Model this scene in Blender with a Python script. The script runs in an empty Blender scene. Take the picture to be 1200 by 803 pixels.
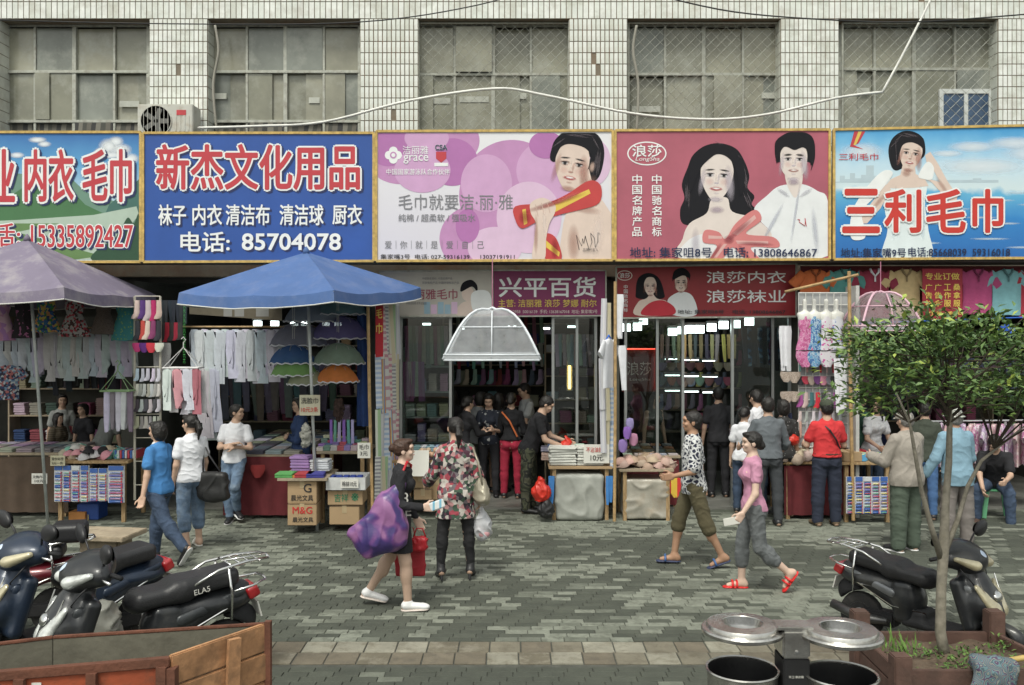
import bpy, bmesh, math, random
import numpy as np
from mathutils import Vector, Matrix, noise
R = math.radians
SC = bpy.context.scene
COL = SC.collection

# ------------------------------------------------------------------ camera, sky, sun, exposure
F = 1080.0; HC = 2.7; HY = 385.0          # focal length in photo pixels, eye height, horizon row
cam = bpy.data.objects.new('camera', bpy.data.cameras.new('camera')); COL.objects.link(cam)
cam.location = (0, 0, HC); cam.rotation_euler = (R(90), 0, 0)
cam.data.sensor_width = 36; cam.data.lens = 36 * F / 1200
cam.data.shift_y = -16.5 / 1200
cam.data.clip_start = .1; cam.data.clip_end = 400
SC.camera = cam
w = bpy.data.worlds.new('World'); SC.world = w; w.use_nodes = True
nt = w.node_tree; bg = nt.nodes['Background']
sky = nt.nodes.new('ShaderNodeTexSky'); sky.sky_type = 'NISHITA'; sky.sun_disc = False
SUN_EL, SUN_AZ = R(58), R(200)            # behind the viewer, high, through cloud
sky.sun_elevation = SUN_EL; sky.sun_rotation = SUN_AZ; sky.air_density = 1.6; sky.dust_density = 3.0
hs = nt.nodes.new('ShaderNodeHueSaturation'); hs.inputs['Saturation'].default_value = .22
tint = nt.nodes.new('ShaderNodeMix'); tint.data_type = 'RGBA'; tint.blend_type = 'MULTIPLY'; tint.inputs[0].default_value = 1; tint.inputs[7].default_value = (1, 1, .93, 1)
nt.links.new(sky.outputs[0], hs.inputs['Color']); nt.links.new(hs.outputs[0], tint.inputs[6]); nt.links.new(tint.outputs[2], bg.inputs[0])
bg.inputs[1].default_value = .13
sun = bpy.data.objects.new('sun', bpy.data.lights.new('sun', 'SUN')); COL.objects.link(sun)
sun.data.energy = 1.5; sun.data.angle = R(16); sun.data.color = (1, .98, .88)
sun.rotation_euler = (R(90) - SUN_EL, 0, R(180) - SUN_AZ)
SC.view_settings.view_transform = 'Standard'; SC.view_settings.look = 'None'
SC.view_settings.exposure = 0.45; SC.view_settings.gamma = 1
SC.cycles.max_bounces = 6; SC.cycles.transparent_max_bounces = 12
SC.cycles.use_denoising = True

def P(px, py, Y): return Vector(((px - 600) * Y / F, Y, HC - (py - HY) * Y / F))
def GY(py): return HC * F / (py - HY)
def GP(px, py):
    Y = GY(py); return Vector(((px - 600) * Y / F, Y, 0))

# ------------------------------------------------------------------ materials
_M = {}
def _base(name, rough, metal):
    m = bpy.data.materials.new(name); m.use_nodes = True
    b = m.node_tree.nodes['Principled BSDF']
    b.inputs['Roughness'].default_value = rough; b.inputs['Metallic'].default_value = metal
    return m, m.node_tree, b
def c4(c): return (c[0], c[1], c[2], 1)
def mul(c, k): return tuple(min(1, x * k) for x in c[:3])
def N(nt, t, **kw):
    n = nt.nodes.new(t)
    for k, v in kw.items():
        if k in n.inputs: n.inputs[k].default_value = v
        else: setattr(n, k, v)
    return n
def _bump(nt, b, co, bump, scale):
    if bump:
        n = N(nt, 'ShaderNodeTexNoise', Scale=scale, Detail=4.0); nt.links.new(co, n.inputs['Vector'])
        bp = N(nt, 'ShaderNodeBump', Strength=min(1, bump), Distance=.01)
        nt.links.new(n.outputs[0], bp.inputs['Height']); nt.links.new(bp.outputs[0], b.inputs['Normal'])
def mat(name, col, rough=.8, metal=0., var=.14, scale=7., bump=.15, bscale=60., dirt=None, dscale=2.5, damt=.5, emit=0, coat=0, alpha=1, world=False):
    key = ('m', name)
    if key in _M: return _M[key]
    m, nt, b = _base(name, rough, metal)
    co = nt.nodes.new('ShaderNodeNewGeometry').outputs['Position'] if world else nt.nodes.new('ShaderNodeTexCoord').outputs['Object']
    n = N(nt, 'ShaderNodeTexNoise', Scale=scale, Detail=5.0, Roughness=.6); nt.links.new(co, n.inputs['Vector'])
    mr = N(nt, 'ShaderNodeMapRange'); mr.inputs[1].default_value = .3; mr.inputs[2].default_value = .7
    nt.links.new(n.outputs[0], mr.inputs[0])
    mx = N(nt, 'ShaderNodeMix', data_type='RGBA'); mx.inputs[6].default_value = c4(mul(col, 1 - var)); mx.inputs[7].default_value = c4(mul(col, 1 + var))
    nt.links.new(mr.outputs[0], mx.inputs[0]); out = mx.outputs[2]
    if dirt is not None:
        n2 = N(nt, 'ShaderNodeTexNoise', Scale=dscale, Detail=8.0, Roughness=.7); nt.links.new(co, n2.inputs['Vector'])
        m2 = N(nt, 'ShaderNodeMapRange'); m2.inputs[1].default_value = .48; m2.inputs[2].default_value = .68; m2.inputs[4].default_value = damt
        nt.links.new(n2.outputs[0], m2.inputs[0])
        mx2 = N(nt, 'ShaderNodeMix', data_type='RGBA'); mx2.inputs[7].default_value = c4(dirt)
        nt.links.new(m2.outputs[0], mx2.inputs[0]); nt.links.new(out, mx2.inputs[6]); out = mx2.outputs[2]
    nt.links.new(out, b.inputs['Base Color'])
    if coat: b.inputs['Coat Weight'].default_value = coat; b.inputs['Coat Roughness'].default_value = .08
    if emit:
        nt.links.new(out, b.inputs['Emission Color']); b.inputs['Emission Strength'].default_value = emit
    if alpha < 1: b.inputs['Alpha'].default_value = alpha
    _bump(nt, b, co, bump, bscale)
    _M[key] = m; return m
def cloth(col, name=None): 
    name = name or 'cloth %02x%02x%02x' % tuple(int(255 * max(0, min(1, c))) for c in col)
    return mat(name, col, .88, 0, .12, 9, .35, 38)
def pmat(name, kind, cols, scale=20., axis=0, rough=.85, bump=.2, thr=.5, warp=0.):
    """printed or woven pattern: stripes, checks, cells (random patches), spots, blobs, lines"""
    key = ('p', name)
    if key in _M: return _M[key]
    m, nt, b = _base(name, rough, 0)
    co = nt.nodes.new('ShaderNodeTexCoord').outputs['Object']
    if warp:
        nz = N(nt, 'ShaderNodeTexNoise', Scale=scale * .35, Detail=2.0); nt.links.new(co, nz.inputs['Vector'])
        va = N(nt, 'ShaderNodeVectorMath', operation='MULTIPLY_ADD'); va.inputs[1].default_value = (warp,) * 3
        nt.links.new(nz.outputs['Color'], va.inputs[0]); nt.links.new(co, va.inputs[2]); co2 = va.outputs[0]
    else: co2 = co
    ramp = N(nt, 'ShaderNodeValToRGB'); ramp.color_ramp.interpolation = 'CONSTANT'
    n = len(cols); els = ramp.color_ramp.elements
    while len(els) < n: els.new(.5)
    for i, c in enumerate(cols): els[i].position = i / n; els[i].color = c4(c)
    if kind == 'stripes':
        sp = N(nt, 'ShaderNodeSeparateXYZ'); nt.links.new(co2, sp.inputs[0])
        a = N(nt, 'ShaderNodeMath', operation='MULTIPLY'); a.inputs[1].default_value = scale; nt.links.new(sp.outputs[axis], a.inputs[0])
        f = N(nt, 'ShaderNodeMath', operation='FRACT'); nt.links.new(a.outputs[0], f.inputs[0]); v = f.outputs[0]
    elif kind == 'cells':
        vo = N(nt, 'ShaderNodeTexVoronoi', Scale=scale); nt.links.new(co2, vo.inputs['Vector'])
        sp = N(nt, 'ShaderNodeSeparateColor'); nt.links.new(vo.outputs['Color'], sp.inputs[0]); v = sp.outputs[0]
    elif kind == 'spots':
        vo = N(nt, 'ShaderNodeTexVoronoi', Scale=scale); nt.links.new(co2, vo.inputs['Vector']); v = vo.outputs['Distance']
        for i, c in enumerate(cols): els[i].position = 0 if i == 0 else thr * i / max(1, n - 1)
    elif kind == 'lines':
        vo = N(nt, 'ShaderNodeTexVoronoi', Scale=scale, feature='DISTANCE_TO_EDGE'); nt.links.new(co2, vo.inputs['Vector']); v = vo.outputs['Distance']
        for i, c in enumerate(cols): els[i].position = 0 if i == 0 else thr * i / max(1, n - 1)
    elif kind == 'blobs':
        nz2 = N(nt, 'ShaderNodeTexNoise', Scale=scale, Detail=1.5); nt.links.new(co2, nz2.inputs['Vector']); v = nz2.outputs[0]
        for i, c in enumerate(cols): els[i].position = 0 if i == 0 else thr + (i - 1) * .07
    elif kind == 'checks':
        ck = N(nt, 'ShaderNodeTexChecker', Scale=scale); nt.links.new(co2, ck.inputs[0]); v = ck.outputs['Fac']
    nt.links.new(v, ramp.inputs[0]); nt.links.new(ramp.outputs[0], b.inputs['Base Color'])
    _bump(nt, b, co, bump, 40); _M[key] = m; return m
def gmat(name, stops, axis=2, lo=0., hi=1., rough=.55, warp=.0, wscale=3.):
    """printed picture whose colour runs along one object axis"""
    key = ('g', name)
    if key in _M: return _M[key]
    m, nt, b = _base(name, rough, 0)
    co = nt.nodes.new('ShaderNodeTexCoord').outputs['Object']
    sp = N(nt, 'ShaderNodeSeparateXYZ'); nt.links.new(co, sp.inputs[0])
    mr = N(nt, 'ShaderNodeMapRange'); mr.inputs[1].default_value = lo; mr.inputs[2].default_value = hi; nt.links.new(sp.outputs[axis], mr.inputs[0])
    v = mr.outputs[0]
    if warp:
        nz = N(nt, 'ShaderNodeTexNoise', Scale=wscale, Detail=4.0); nt.links.new(co, nz.inputs['Vector'])
        a = N(nt, 'ShaderNodeMath', operation='MULTIPLY_ADD'); a.inputs[1].default_value = warp; nt.links.new(nz.outputs[0], a.inputs[0]); nt.links.new(v, a.inputs[2])
        s = N(nt, 'ShaderNodeMath', operation='SUBTRACT'); s.inputs[1].default_value = warp * .5; nt.links.new(a.outputs[0], s.inputs[0]); v = s.outputs[0]
    ramp = N(nt, 'ShaderNodeValToRGB'); els = ramp.color_ramp.elements
    while len(els) < len(stops): els.new(.5)
    for i, (p, c) in enumerate(stops): els[i].position = p; els[i].color = c4(c)
    nt.links.new(v, ramp.inputs[0]); nt.links.new(ramp.outputs[0], b.inputs['Base Color']); _M[key] = m; return m
def glassmat(name, tint=(.85, .9, .88), refl=.12, rough=.02):
    key = ('gl', name)
    if key in _M: return _M[key]
    m = bpy.data.materials.new(name); m.use_nodes = True; nt = m.node_tree; nt.nodes.clear()
    o = N(nt, 'ShaderNodeOutputMaterial'); t = N(nt, 'ShaderNodeBsdfTransparent', Color=c4(tint)); g = N(nt, 'ShaderNodeBsdfGlossy', Roughness=rough)
    fr = N(nt, 'ShaderNodeFresnel', IOR=1.45); a = N(nt, 'ShaderNodeMath', operation='ADD'); a.inputs[1].default_value = refl; nt.links.new(fr.outputs[0], a.inputs[0])
    mx = N(nt, 'ShaderNodeMixShader'); nt.links.new(a.outputs[0], mx.inputs[0]); nt.links.new(t.outputs[0], mx.inputs[1]); nt.links.new(g.outputs[0], mx.inputs[2])
    nt.links.new(mx.outputs[0], o.inputs[0]); _M[key] = m; return m
def sheer(name, col, op=.4):
    key = ('sh', name)
    if key in _M: return _M[key]
    m = bpy.data.materials.new(name); m.use_nodes = True; nt = m.node_tree; nt.nodes.clear()
    o = N(nt, 'ShaderNodeOutputMaterial'); t = N(nt, 'ShaderNodeBsdfTransparent'); d = N(nt, 'ShaderNodeBsdfDiffuse', Color=c4(col)); tl = N(nt, 'ShaderNodeBsdfTranslucent', Color=c4(col))
    ms = N(nt, 'ShaderNodeMixShader'); nt.links.new(d.outputs[0], ms.inputs[1]); nt.links.new(tl.outputs[0], ms.inputs[2])
    co = N(nt, 'ShaderNodeTexCoord').outputs['Object']; nz = N(nt, 'ShaderNodeTexNoise', Scale=9.0, Detail=3.0); nt.links.new(co, nz.inputs['Vector'])
    mr = N(nt, 'ShaderNodeMapRange'); mr.inputs[3].default_value = max(0, op - .18); mr.inputs[4].default_value = op + .18; nt.links.new(nz.outputs[0], mr.inputs[0])
    mx = N(nt, 'ShaderNodeMixShader'); nt.links.new(mr.outputs[0], mx.inputs[0]); nt.links.new(t.outputs[0], mx.inputs[1]); nt.links.new(ms.outputs[0], mx.inputs[2])
    nt.links.new(mx.outputs[0], o.inputs[0]); _M[key] = m; return m

# ------------------------------------------------------------------ objects
def tag(o, label=None, cat=None, group=None, kind=None):
    if label: o['label'] = label
    if cat: o['category'] = cat
    if group: o['group'] = group
    if kind: o['kind'] = kind
    return o
def thing(name, label, cat, loc=(0, 0, 0), rz=0., group=None):
    o = bpy.data.objects.new(name, None); COL.objects.link(o); o.empty_display_size = .1
    o.location = loc; o.rotation_euler = (0, 0, rz)
    return tag(o, label, cat, group)
def origin(o):
    v = Vector((0, 0, 0))
    while o: v += o.location; o = o.parent
    return v
def link(name, me, parent=None, loc=None, mats=None):
    o = bpy.data.objects.new(name, me); COL.objects.link(o)
    if parent: o.parent = parent
    if loc is not None: o.location = loc
    return o
def omat(o, m):
    """own material for an object that shares its mesh"""
    o.material_slots[0].link = 'OBJECT'; o.material_slots[0].material = m; return o
def copy_tree(o, parent=None):
    c = o.copy(); COL.objects.link(c)
    if parent: c.parent = parent
    for ch in [x for x in o.children]: copy_tree(ch, c)
    return c
class MB:
    def __init__(s): s.v = []; s.f = []; s.m = []; s.cur = 0
    def mi(s, i): s.cur = i; return s
    def add(s, vs, fs):
        b = len(s.v); s.v += [tuple(v) for v in vs]; s.f += [tuple(b + i for i in f) for f in fs]; s.m += [s.cur] * len(fs); return s
    def box(s, c, d, rot=None, taper=1.):
        x, y, z = d[0] / 2, d[1] / 2, d[2] / 2; vs = []
        for k, (i, j) in enumerate(((-1, -1), (1, -1), (1, 1), (-1, 1)) * 2):
            t = 1 if k < 4 else taper
            vs.append(Vector((i * x * t, j * y * t, -z if k < 4 else z)))
        if rot is not None: vs = [rot @ v for v in vs]
        vs = [v + Vector(c) for v in vs]
        return s.add(vs, [(3, 2, 1, 0), (4, 5, 6, 7), (0, 1, 5, 4), (1, 2, 6, 5), (2, 3, 7, 6), (3, 0, 4, 7)])
    def b2(s, a, b): # box by two corners
        a = Vector(a); b = Vector(b); return s.box((a + b) / 2, [abs(q) for q in (b - a)])
    def bar(s, a, b, w, h, up=(0, 0, 1)):
        a = Vector(a); b = Vector(b); d = b - a; L = d.length; d.normalize(); u = Vector(up)
        if abs(d.dot(u)) > .98: u = Vector((0, 1, 0))
        x = d.cross(u).normalized(); u = x.cross(d)
        return s.box((a + b) / 2, (L, w, h), Matrix((d, x, u)).transposed())
    def tube(s, pts, r, n=8, cap=True):
        pts = [Vector(p) for p in pts]; m = len(pts); rs = r if isinstance(r, (list, tuple)) else [r] * m
        ref = None; rings = []
        for i, p in enumerate(pts):
            d = (pts[min(i + 1, m - 1)] - pts[max(i - 1, 0)]).normalized()
            if ref is None: ref = Vector((0, 0, 1)) if abs(d.z) < .9 else Vector((1, 0, 0))
            x = d.cross(ref).normalized(); y = x.cross(d); ref = y
            rings.append([p + (x * math.cos(2 * math.pi * k / n) + y * math.sin(2 * math.pi * k / n)) * rs[i] for k in range(n)])
        return s.rings(rings, cap)
    def rings(s, rings, cap=True, close=False):
        n = len(rings[0]); vs = [v for r in rings for v in r]; fs = []
        for i in range(len(rings) - 1):
            for k in range(n): fs.append((i * n + k, i * n + (k + 1) % n, (i + 1) * n + (k + 1) % n, (i + 1) * n + k))
        if cap: fs.append(tuple(range(n - 1, -1, -1))); fs.append(tuple((len(rings) - 1) * n + k for k in range(n)))
        return s.add(vs, fs)
    def lathe(s, prof, n=24, c=(0, 0, 0), axis='z', cap=True):
        c = Vector(c); rings = []
        for r, h in prof:
            ring = []
            for k in range(n):
                a = 2 * math.pi * k / n; u, v = r * math.cos(a), r * math.sin(a)
                ring.append(c + (Vector((u, v, h)) if axis == 'z' else Vector((u, h, v)) if axis == 'y' else Vector((h, u, v))))
            rings.append(ring)
        return s.rings(rings, cap)
    def grid(s, fn, nu, nv):
        vs = [fn(i / nu, j / nv) for j in range(nv + 1) for i in range(nu + 1)]
        return s.add(vs, [(j * (nu + 1) + i, j * (nu + 1) + i + 1, (j + 1) * (nu + 1) + i + 1, (j + 1) * (nu + 1) + i) for j in range(nv) for i in range(nu)])
    def prism(s, poly, y0, y1, xz=True):
        """outline in X,Z given depth from y0 to y1"""
        n = len(poly); vs = [(p[0], y0, p[1]) for p in poly] + [(p[0], y1, p[1]) for p in poly]
        if not xz: vs = [(v[0], v[2], v[1]) for v in vs]
        fs = [tuple(range(n)), tuple(range(2 * n - 1, n - 1, -1))] + [(k, n + k, n + (k + 1) % n, (k + 1) % n) for k in range(n)]
        return s.add(vs, fs)
    def mesh(s, name, mats, smooth=False, off=None, bevel=0):
        me = bpy.data.meshes.new(name); vs = s.v
        if off is not None: vs = [(v[0] - off[0], v[1] - off[1], v[2] - off[2]) for v in vs]
        me.from_pydata(vs, [], s.f)
        for m in (mats if isinstance(mats, (list, tuple)) else [mats]): me.materials.append(m)
        if any(s.m): me.polygons.foreach_set('material_index', s.m)
        bm = bmesh.new(); bm.from_mesh(me)
        if bevel: bmesh.ops.bevel(bm, geom=[e for e in bm.edges if e.is_manifold], offset=bevel, segments=1 if bevel < .004 else 2, affect='EDGES', clamp_overlap=True)
        bmesh.ops.recalc_face_normals(bm, faces=bm.faces); bm.to_mesh(me); bm.free()
        if smooth: me.shade_smooth()
        if smooth and smooth is not True: me.set_sharp_from_angle(angle=R(smooth))
        return me
    def build(s, name, mats, parent=None, smooth=False, world=False, bevel=0, loc=None):
        off = origin(parent) if (world and parent) else None
        return link(name, s.mesh(name, mats, smooth, off, bevel), parent, loc)
def top(mb, name, mats, label, cat, group=None, smooth=False, bevel=0, kind=None, base=None):
    """a one-mesh thing, built in world space, origin moved to its base"""
    vs = np.array(mb.v)
    if base is None: base = ((vs[:, 0].min() + vs[:, 0].max()) / 2, (vs[:, 1].min() + vs[:, 1].max()) / 2, vs[:, 2].min())
    o = link(name, mb.mesh(name, mats, smooth, base, bevel), None, base)
    return tag(o, label, cat, group, kind)
def rotx(a): return Matrix.Rotation(a, 3, 'X')
def roty(a): return Matrix.Rotation(a, 3, 'Y')
def rotz(a): return Matrix.Rotation(a, 3, 'Z')

# ------------------------------------------------------------------ signed-distance shapes turned into one smooth mesh
class SDF:
    def __init__(s): s.ops = []
    def cone(s, a, b, ra, rb, k=.02, sq=None, op='u'):
        a = np.array(a, float); b = np.array(b, float); s.ops.append(('c', a, b, ra, rb, k, sq, op))
        return s
    def ell(s, c, r, k=.02, rot=None, op='u'):
        s.ops.append(('e', np.array(c, float), np.array(r, float), None if rot is None else np.array(rot, float), k, op)); return s
    def box(s, c, h, rad=.01, k=.01, rot=None, op='u'):
        s.ops.append(('b', np.array(c, float), np.array(h, float), rad, None if rot is None else np.array(rot, float), k, op)); return s
    def clip(s, p, n): # keeps the side the normal points to
        n = np.array(n, float); s.ops.append(('p', np.array(p, float), n / np.linalg.norm(n))); return s
    def bounds(s):
        lo = np.full(3, 1e9); hi = -lo
        for o in s.ops:
            if o[0] == 'c' and o[7] == 'u':
                for q, r in ((o[1], o[3]), (o[2], o[4])): lo = np.minimum(lo, q - r * 1.3); hi = np.maximum(hi, q + r * 1.3)
            elif o[0] in 'eb' and o[-1] == 'u':
                h = o[2] if (o[3] if o[0] == 'e' else o[4]) is None else np.full(3, np.linalg.norm(o[2]) if o[0] == 'b' else o[2].max())
                lo = np.minimum(lo, o[1] - h); hi = np.maximum(hi, o[1] + h)
        return lo, hi
    def mesh(s, h=.01, disp=None):
        lo, hi = s.bounds(); lo = lo - 3 * h; hi = hi + 3 * h
        nn = np.ceil((hi - lo) / h).astype(int) + 1
        S = np.full(nn, 1.0, np.float32)
        ax = [(lo[i] + h * np.arange(nn[i])).astype(np.float32) for i in range(3)]
        for o in s.ops:
            if o[0] == 'p':
                d = -((ax[0][:, None, None] - o[1][0]) * o[2][0] + (ax[1][None, :, None] - o[1][1]) * o[2][1] + (ax[2][None, None, :] - o[1][2]) * o[2][2])
                S = np.maximum(S, d); continue
            if o[0] == 'c':
                _, a, b, ra, rb, k, sq, op = o; r = max(ra, rb) * 1.35; bl = np.minimum(a, b) - r; bh = np.maximum(a, b) + r
            elif o[0] == 'e':
                _, c, rr, rot, k, op = o; e = rr if rot is None else np.full(3, rr.max()); bl = c - e; bh = c + e
            else:
                _, c, rr, rad, rot, k, op = o; e = rr if rot is None else np.full(3, np.linalg.norm(rr)); bl = c - e; bh = c + e
            mg = k + 3 * h
            i0 = np.clip(((bl - mg - lo) / h).astype(int), 0, nn); i1 = np.clip(((bh + mg - lo) / h).astype(int) + 2, 0, nn)
            if (i1 <= i0).any(): continue
            X = ax[0][i0[0]:i1[0], None, None]; Y = ax[1][None, i0[1]:i1[1], None]; Z = ax[2][None, None, i0[2]:i1[2]]
            if o[0] == 'c':
                x, y, z = X - a[0], Y - a[1], Z - a[2]; ab = b - a
                f = 1.
                if sq is not None:   # squash along unit vector sq[0:3] by factor sq[3]
                    n = sq[:3]; q = (x * n[0] + y * n[1] + z * n[2]); abn = ab @ np.array(n); g = (1 / sq[3] - 1)
                    x = x + q * n[0] * g; y = y + q * n[1] * g; z = z + q * n[2] * g
                    ab = ab + abn * np.array(n) * g; f = (1 + sq[3]) / 2
                L = max(ab @ ab, 1e-9); t = np.clip((x * ab[0] + y * ab[1] + z * ab[2]) / L, 0, 1)
                d = (np.sqrt((x - t * ab[0]) ** 2 + (y - t * ab[1]) ** 2 + (z - t * ab[2]) ** 2) - (ra + (rb - ra) * t)) * f
            else:
                x, y, z = X - c[0], Y - c[1], Z - c[2]
                if rot is not None:
                    x, y, z = (rot[0, j] * x + rot[1, j] * y + rot[2, j] * z for j in range(3))
                if o[0] == 'e':
                    k0 = np.sqrt((x / rr[0]) ** 2 + (y / rr[1]) ** 2 + (z / rr[2]) ** 2); k1 = np.sqrt((x / rr[0] ** 2) ** 2 + (y / rr[1] ** 2) ** 2 + (z / rr[2] ** 2) ** 2)
                    d = k0 * (k0 - 1) / np.maximum(k1, 1e-6)
                else:
                    qx, qy, qz = abs(x) - rr[0] + rad, abs(y) - rr[1] + rad, abs(z) - rr[2] + rad
                    d = np.sqrt(np.maximum(qx, 0) ** 2 + np.maximum(qy, 0) ** 2 + np.maximum(qz, 0) ** 2) + np.minimum(np.maximum(qx, np.maximum(qy, qz)), 0) - rad
            V = S[i0[0]:i1[0], i0[1]:i1[1], i0[2]:i1[2]]
            if op == 'u': hh = np.maximum(k - abs(V - d), 0) / k; V[...] = np.minimum(V, d) - hh * hh * k * .25
            else: hh = np.maximum(k - abs(V + d), 0) / k; V[...] = np.maximum(V, -d) + hh * hh * k * .25
        S[0] = S[-1] = 1; S[:, 0] = S[:, -1] = 1; S[:, :, 0] = S[:, :, -1] = 1
        return nets(S, lo, h, disp)
    def build(s, name, m, parent=None, h=.01, disp=None, loc=None, label=None):
        v, f = s.mesh(h, disp)
        me = bpy.data.meshes.new(name); me.from_pydata(v.tolist(), [], f.tolist()); me.materials.append(m); me.shade_smooth()
        o = link(name, me, parent, loc)
        if label: o['label'] = label
        return o
def nets(S, lo, h, disp=None):
    neg = S < 0
    nx, ny, nz = S.shape; cnt = np.zeros((nx - 1, ny - 1, nz - 1), np.int8)
    cs = [(i, j, k) for i in (0, 1) for j in (0, 1) for k in (0, 1)]
    sl = lambda A, c: A[c[0]:nx - 1 + c[0], c[1]:ny - 1 + c[1], c[2]:nz - 1 + c[2]]
    for c in cs: cnt += sl(neg, c)
    act = (cnt > 0) & (cnt < 8); I = np.argwhere(act); idx = np.full(act.shape, -1, np.int64); idx[act] = np.arange(len(I))
    acc = np.zeros((len(I), 3)); num = np.zeros(len(I)); V = {c: S[I[:, 0] + c[0], I[:, 1] + c[1], I[:, 2] + c[2]] for c in cs}
    for a in cs:
        for ax in range(3):
            if a[ax] == 0:
                b = list(a); b[ax] = 1; b = tuple(b); va, vb = V[a], V[b]; m = (va < 0) != (vb < 0)
                t = np.where(m, va / np.where(m, va - vb, 1), 0); p = np.array(a, float)[None, :].repeat(len(I), 0); p[:, ax] = t
                acc += p * m[:, None]; num += m
    v = (I + acc / np.maximum(num, 1)[:, None]) * h + lo
    F_ = []
    for ax in range(3):
        A = neg; s0 = [slice(None)] * 3; s1 = [slice(None)] * 3; s0[ax] = slice(0, -1); s1[ax] = slice(1, None)
        ch = A[tuple(s0)] != A[tuple(s1)]; E = np.argwhere(ch); sg = A[tuple(s0)][ch]
        u, w_ = [(1, 2), (2, 0), (0, 1)][ax]
        ok = (E[:, u] > 0) & (E[:, w_] > 0); E = E[ok]; sg = sg[ok]
        q = []
        for du, dw in ((-1, -1), (0, -1), (0, 0), (-1, 0)):
            c = E.copy(); c[:, u] += du; c[:, w_] += dw; q.append(idx[c[:, 0], c[:, 1], c[:, 2]])
        q = np.stack(q, 1); q[~sg] = q[~sg][:, ::-1]; F_.append(q)
    f = np.concatenate(F_); f = f[(f >= 0).all(1)]
    if disp is not None: v = disp(v)
    return v, f
def wrinkle(amp=.004, fr=22., seed=0, stretch=(1, 1, .45)):
    rg = np.random.RandomState(seed)
    D = rg.randn(7, 3) * np.array(stretch); D /= np.linalg.norm(D, axis=1)[:, None]; ph = rg.rand(7) * 6.28; fq = fr * (.5 + rg.rand(7) * 1.4)
    def fn(v):
        c = v.mean(0); n = v - c; n[:, 2] *= .1; n /= np.maximum(np.linalg.norm(n, axis=1), 1e-6)[:, None]
        q = v + .03 * np.sin(v[:, [1, 2, 0]] * fr * .6 + ph[:3]); a = 0
        for i in range(7): a = a + np.sin((q @ D[i]) * fq[i] + ph[i])
        a = (1 - abs(a) / 1.6); a = np.where(a > 0, a, a * .3)
        return v + n * (amp * a)[:, None]
    return fn
# ------------------------------------------------------------------ common materials
rnd = random.Random(5)
WHITE = (.72, .73, .74); OFFW = (.62, .6, .54)
m_tile = [mat('tile ' + str(i), c, .35, 0, .1, 6, .1, 30, dirt=(.3, .27, .2), dscale=3.5, damt=.45) for i, c in enumerate(((.70, .73, .68), (.76, .78, .74), (.62, .64, .58)))]
m_grout = mat('grout', (.20, .17, .13), .95, dirt=(.2, .09, .04), damt=.6)
m_conc = mat('concrete', (.30, .30, .27), .92, 0, .2, 2, .4, 20, dirt=(.12, .11, .09), damt=.7)
m_frame_old = mat('old window frame', (.42, .43, .38), .6, .2, .15, 12, .3, 40, dirt=(.16, .12, .08), dscale=9)
m_wood = pmat('bare wood', 'stripes', ((.36, .24, .12), (.30, .2, .1), (.4, .28, .15)), 14, 0, warp=.3)
m_bamboo = mat('bamboo', (.42, .28, .13), .6, 0, .3, 14, .2, dirt=(.15, .1, .05))
m_plank = mat('weathered plank', (.34, .28, .2), .9, 0, .25, 10, .5, 35, dirt=(.14, .11, .08))
m_steel = mat('galvanised steel', (.45, .46, .46), .35, .8, .15, 10, .1)
m_chrome = mat('chrome', (.75, .75, .74), .12, 1., .05, 6, 0)
m_dark = mat('painted hollow shade', (.03, .03, .028), .9)
m_blk = mat('black plastic', (.018, .018, .02), .45, 0, .2, 9, .15)
m_wirew = mat('white plastic cable', (.7, .7, .66), .5)
m_wireb = mat('black cable', (.02, .02, .02), .6)
m_carton = mat('carton board', (.40, .28, .16), .9, 0, .1, 5, .2, dirt=(.28, .2, .12))
m_white = mat('white fabric', (.70, .71, .75), .9, 0, .07, 8, .4, 30)
m_paper = mat('white paper card', (.66, .65, .6), .8, 0, .05, 5, 0)
m_ink = mat('black ink', (.02, .02, .022), .6)
m_redink = mat('red ink', (.5, .03, .03), .6)

# ------------------------------------------------------------------ ground
gb = MB(); gb.grid(lambda u, v: ((u - .5) * 400, -150 + v * 400, -.14), 8, 8)
o = link('road', gb.mesh('road', mat('asphalt', (.05, .052, .052), .9, 0, .2, 3, .5, 60))); tag(o, kind='structure')
o = link('kerb', MB().b2((-30, 4.3, -.3), (30, 4.5, .0)).mesh('kerb', m_conc, bevel=.015)); tag(o, kind='structure')
pav_mats = [mat('paver ' + str(i), c, .85, 0, .16, 5, .45, 50, dirt=(.085, .093, .072), dscale=(1.6, 1.6, 7, 9)[i], damt=(.5, .5, .8, .95)[i], world=True) for i, c in enumerate(
    ((.06, .067, .053), (.072, .08, .063), (.14, .152, .123), (.205, .22, .18)))]
m_sand = mat('joint sand', (.075, .078, .066), .95, 0, .3, 9, .4)
pave = link('pavement', MB().b2((-30, 4.5, -.3), (30, 13.75, -.012)).mesh('pavement', m_sand)); tag(pave, kind='structure')
STRIP0, STRIP1 = 7.42, 7.96
def brick_mesh(w, d, m, n=0):
    a = MB(); h = .02; t = .004
    a.v = [(-w, -d, -h), (w, -d, -h), (w, d, -h), (-w, d, -h), (-w, -d, -t), (w, -d, -t), (w, d, -t), (-w, d, -t), (-w + t, -d + t, 0), (w - t, -d + t, 0), (w - t, d - t, 0), (-w + t, d - t, 0)]
    a.f = [(0, 1, 5, 4), (1, 2, 6, 5), (2, 3, 7, 6), (3, 0, 4, 7), (4, 5, 9, 8), (5, 6, 10, 9), (6, 7, 11, 10), (7, 4, 8, 11), (8, 9, 10, 11)]; a.m = [0] * 9
    return a.mesh('paver', m)
pm = [brick_mesh(.0975, .048, m) for m in pav_mats]
cells = []
row = 0; y = 5.0
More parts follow.
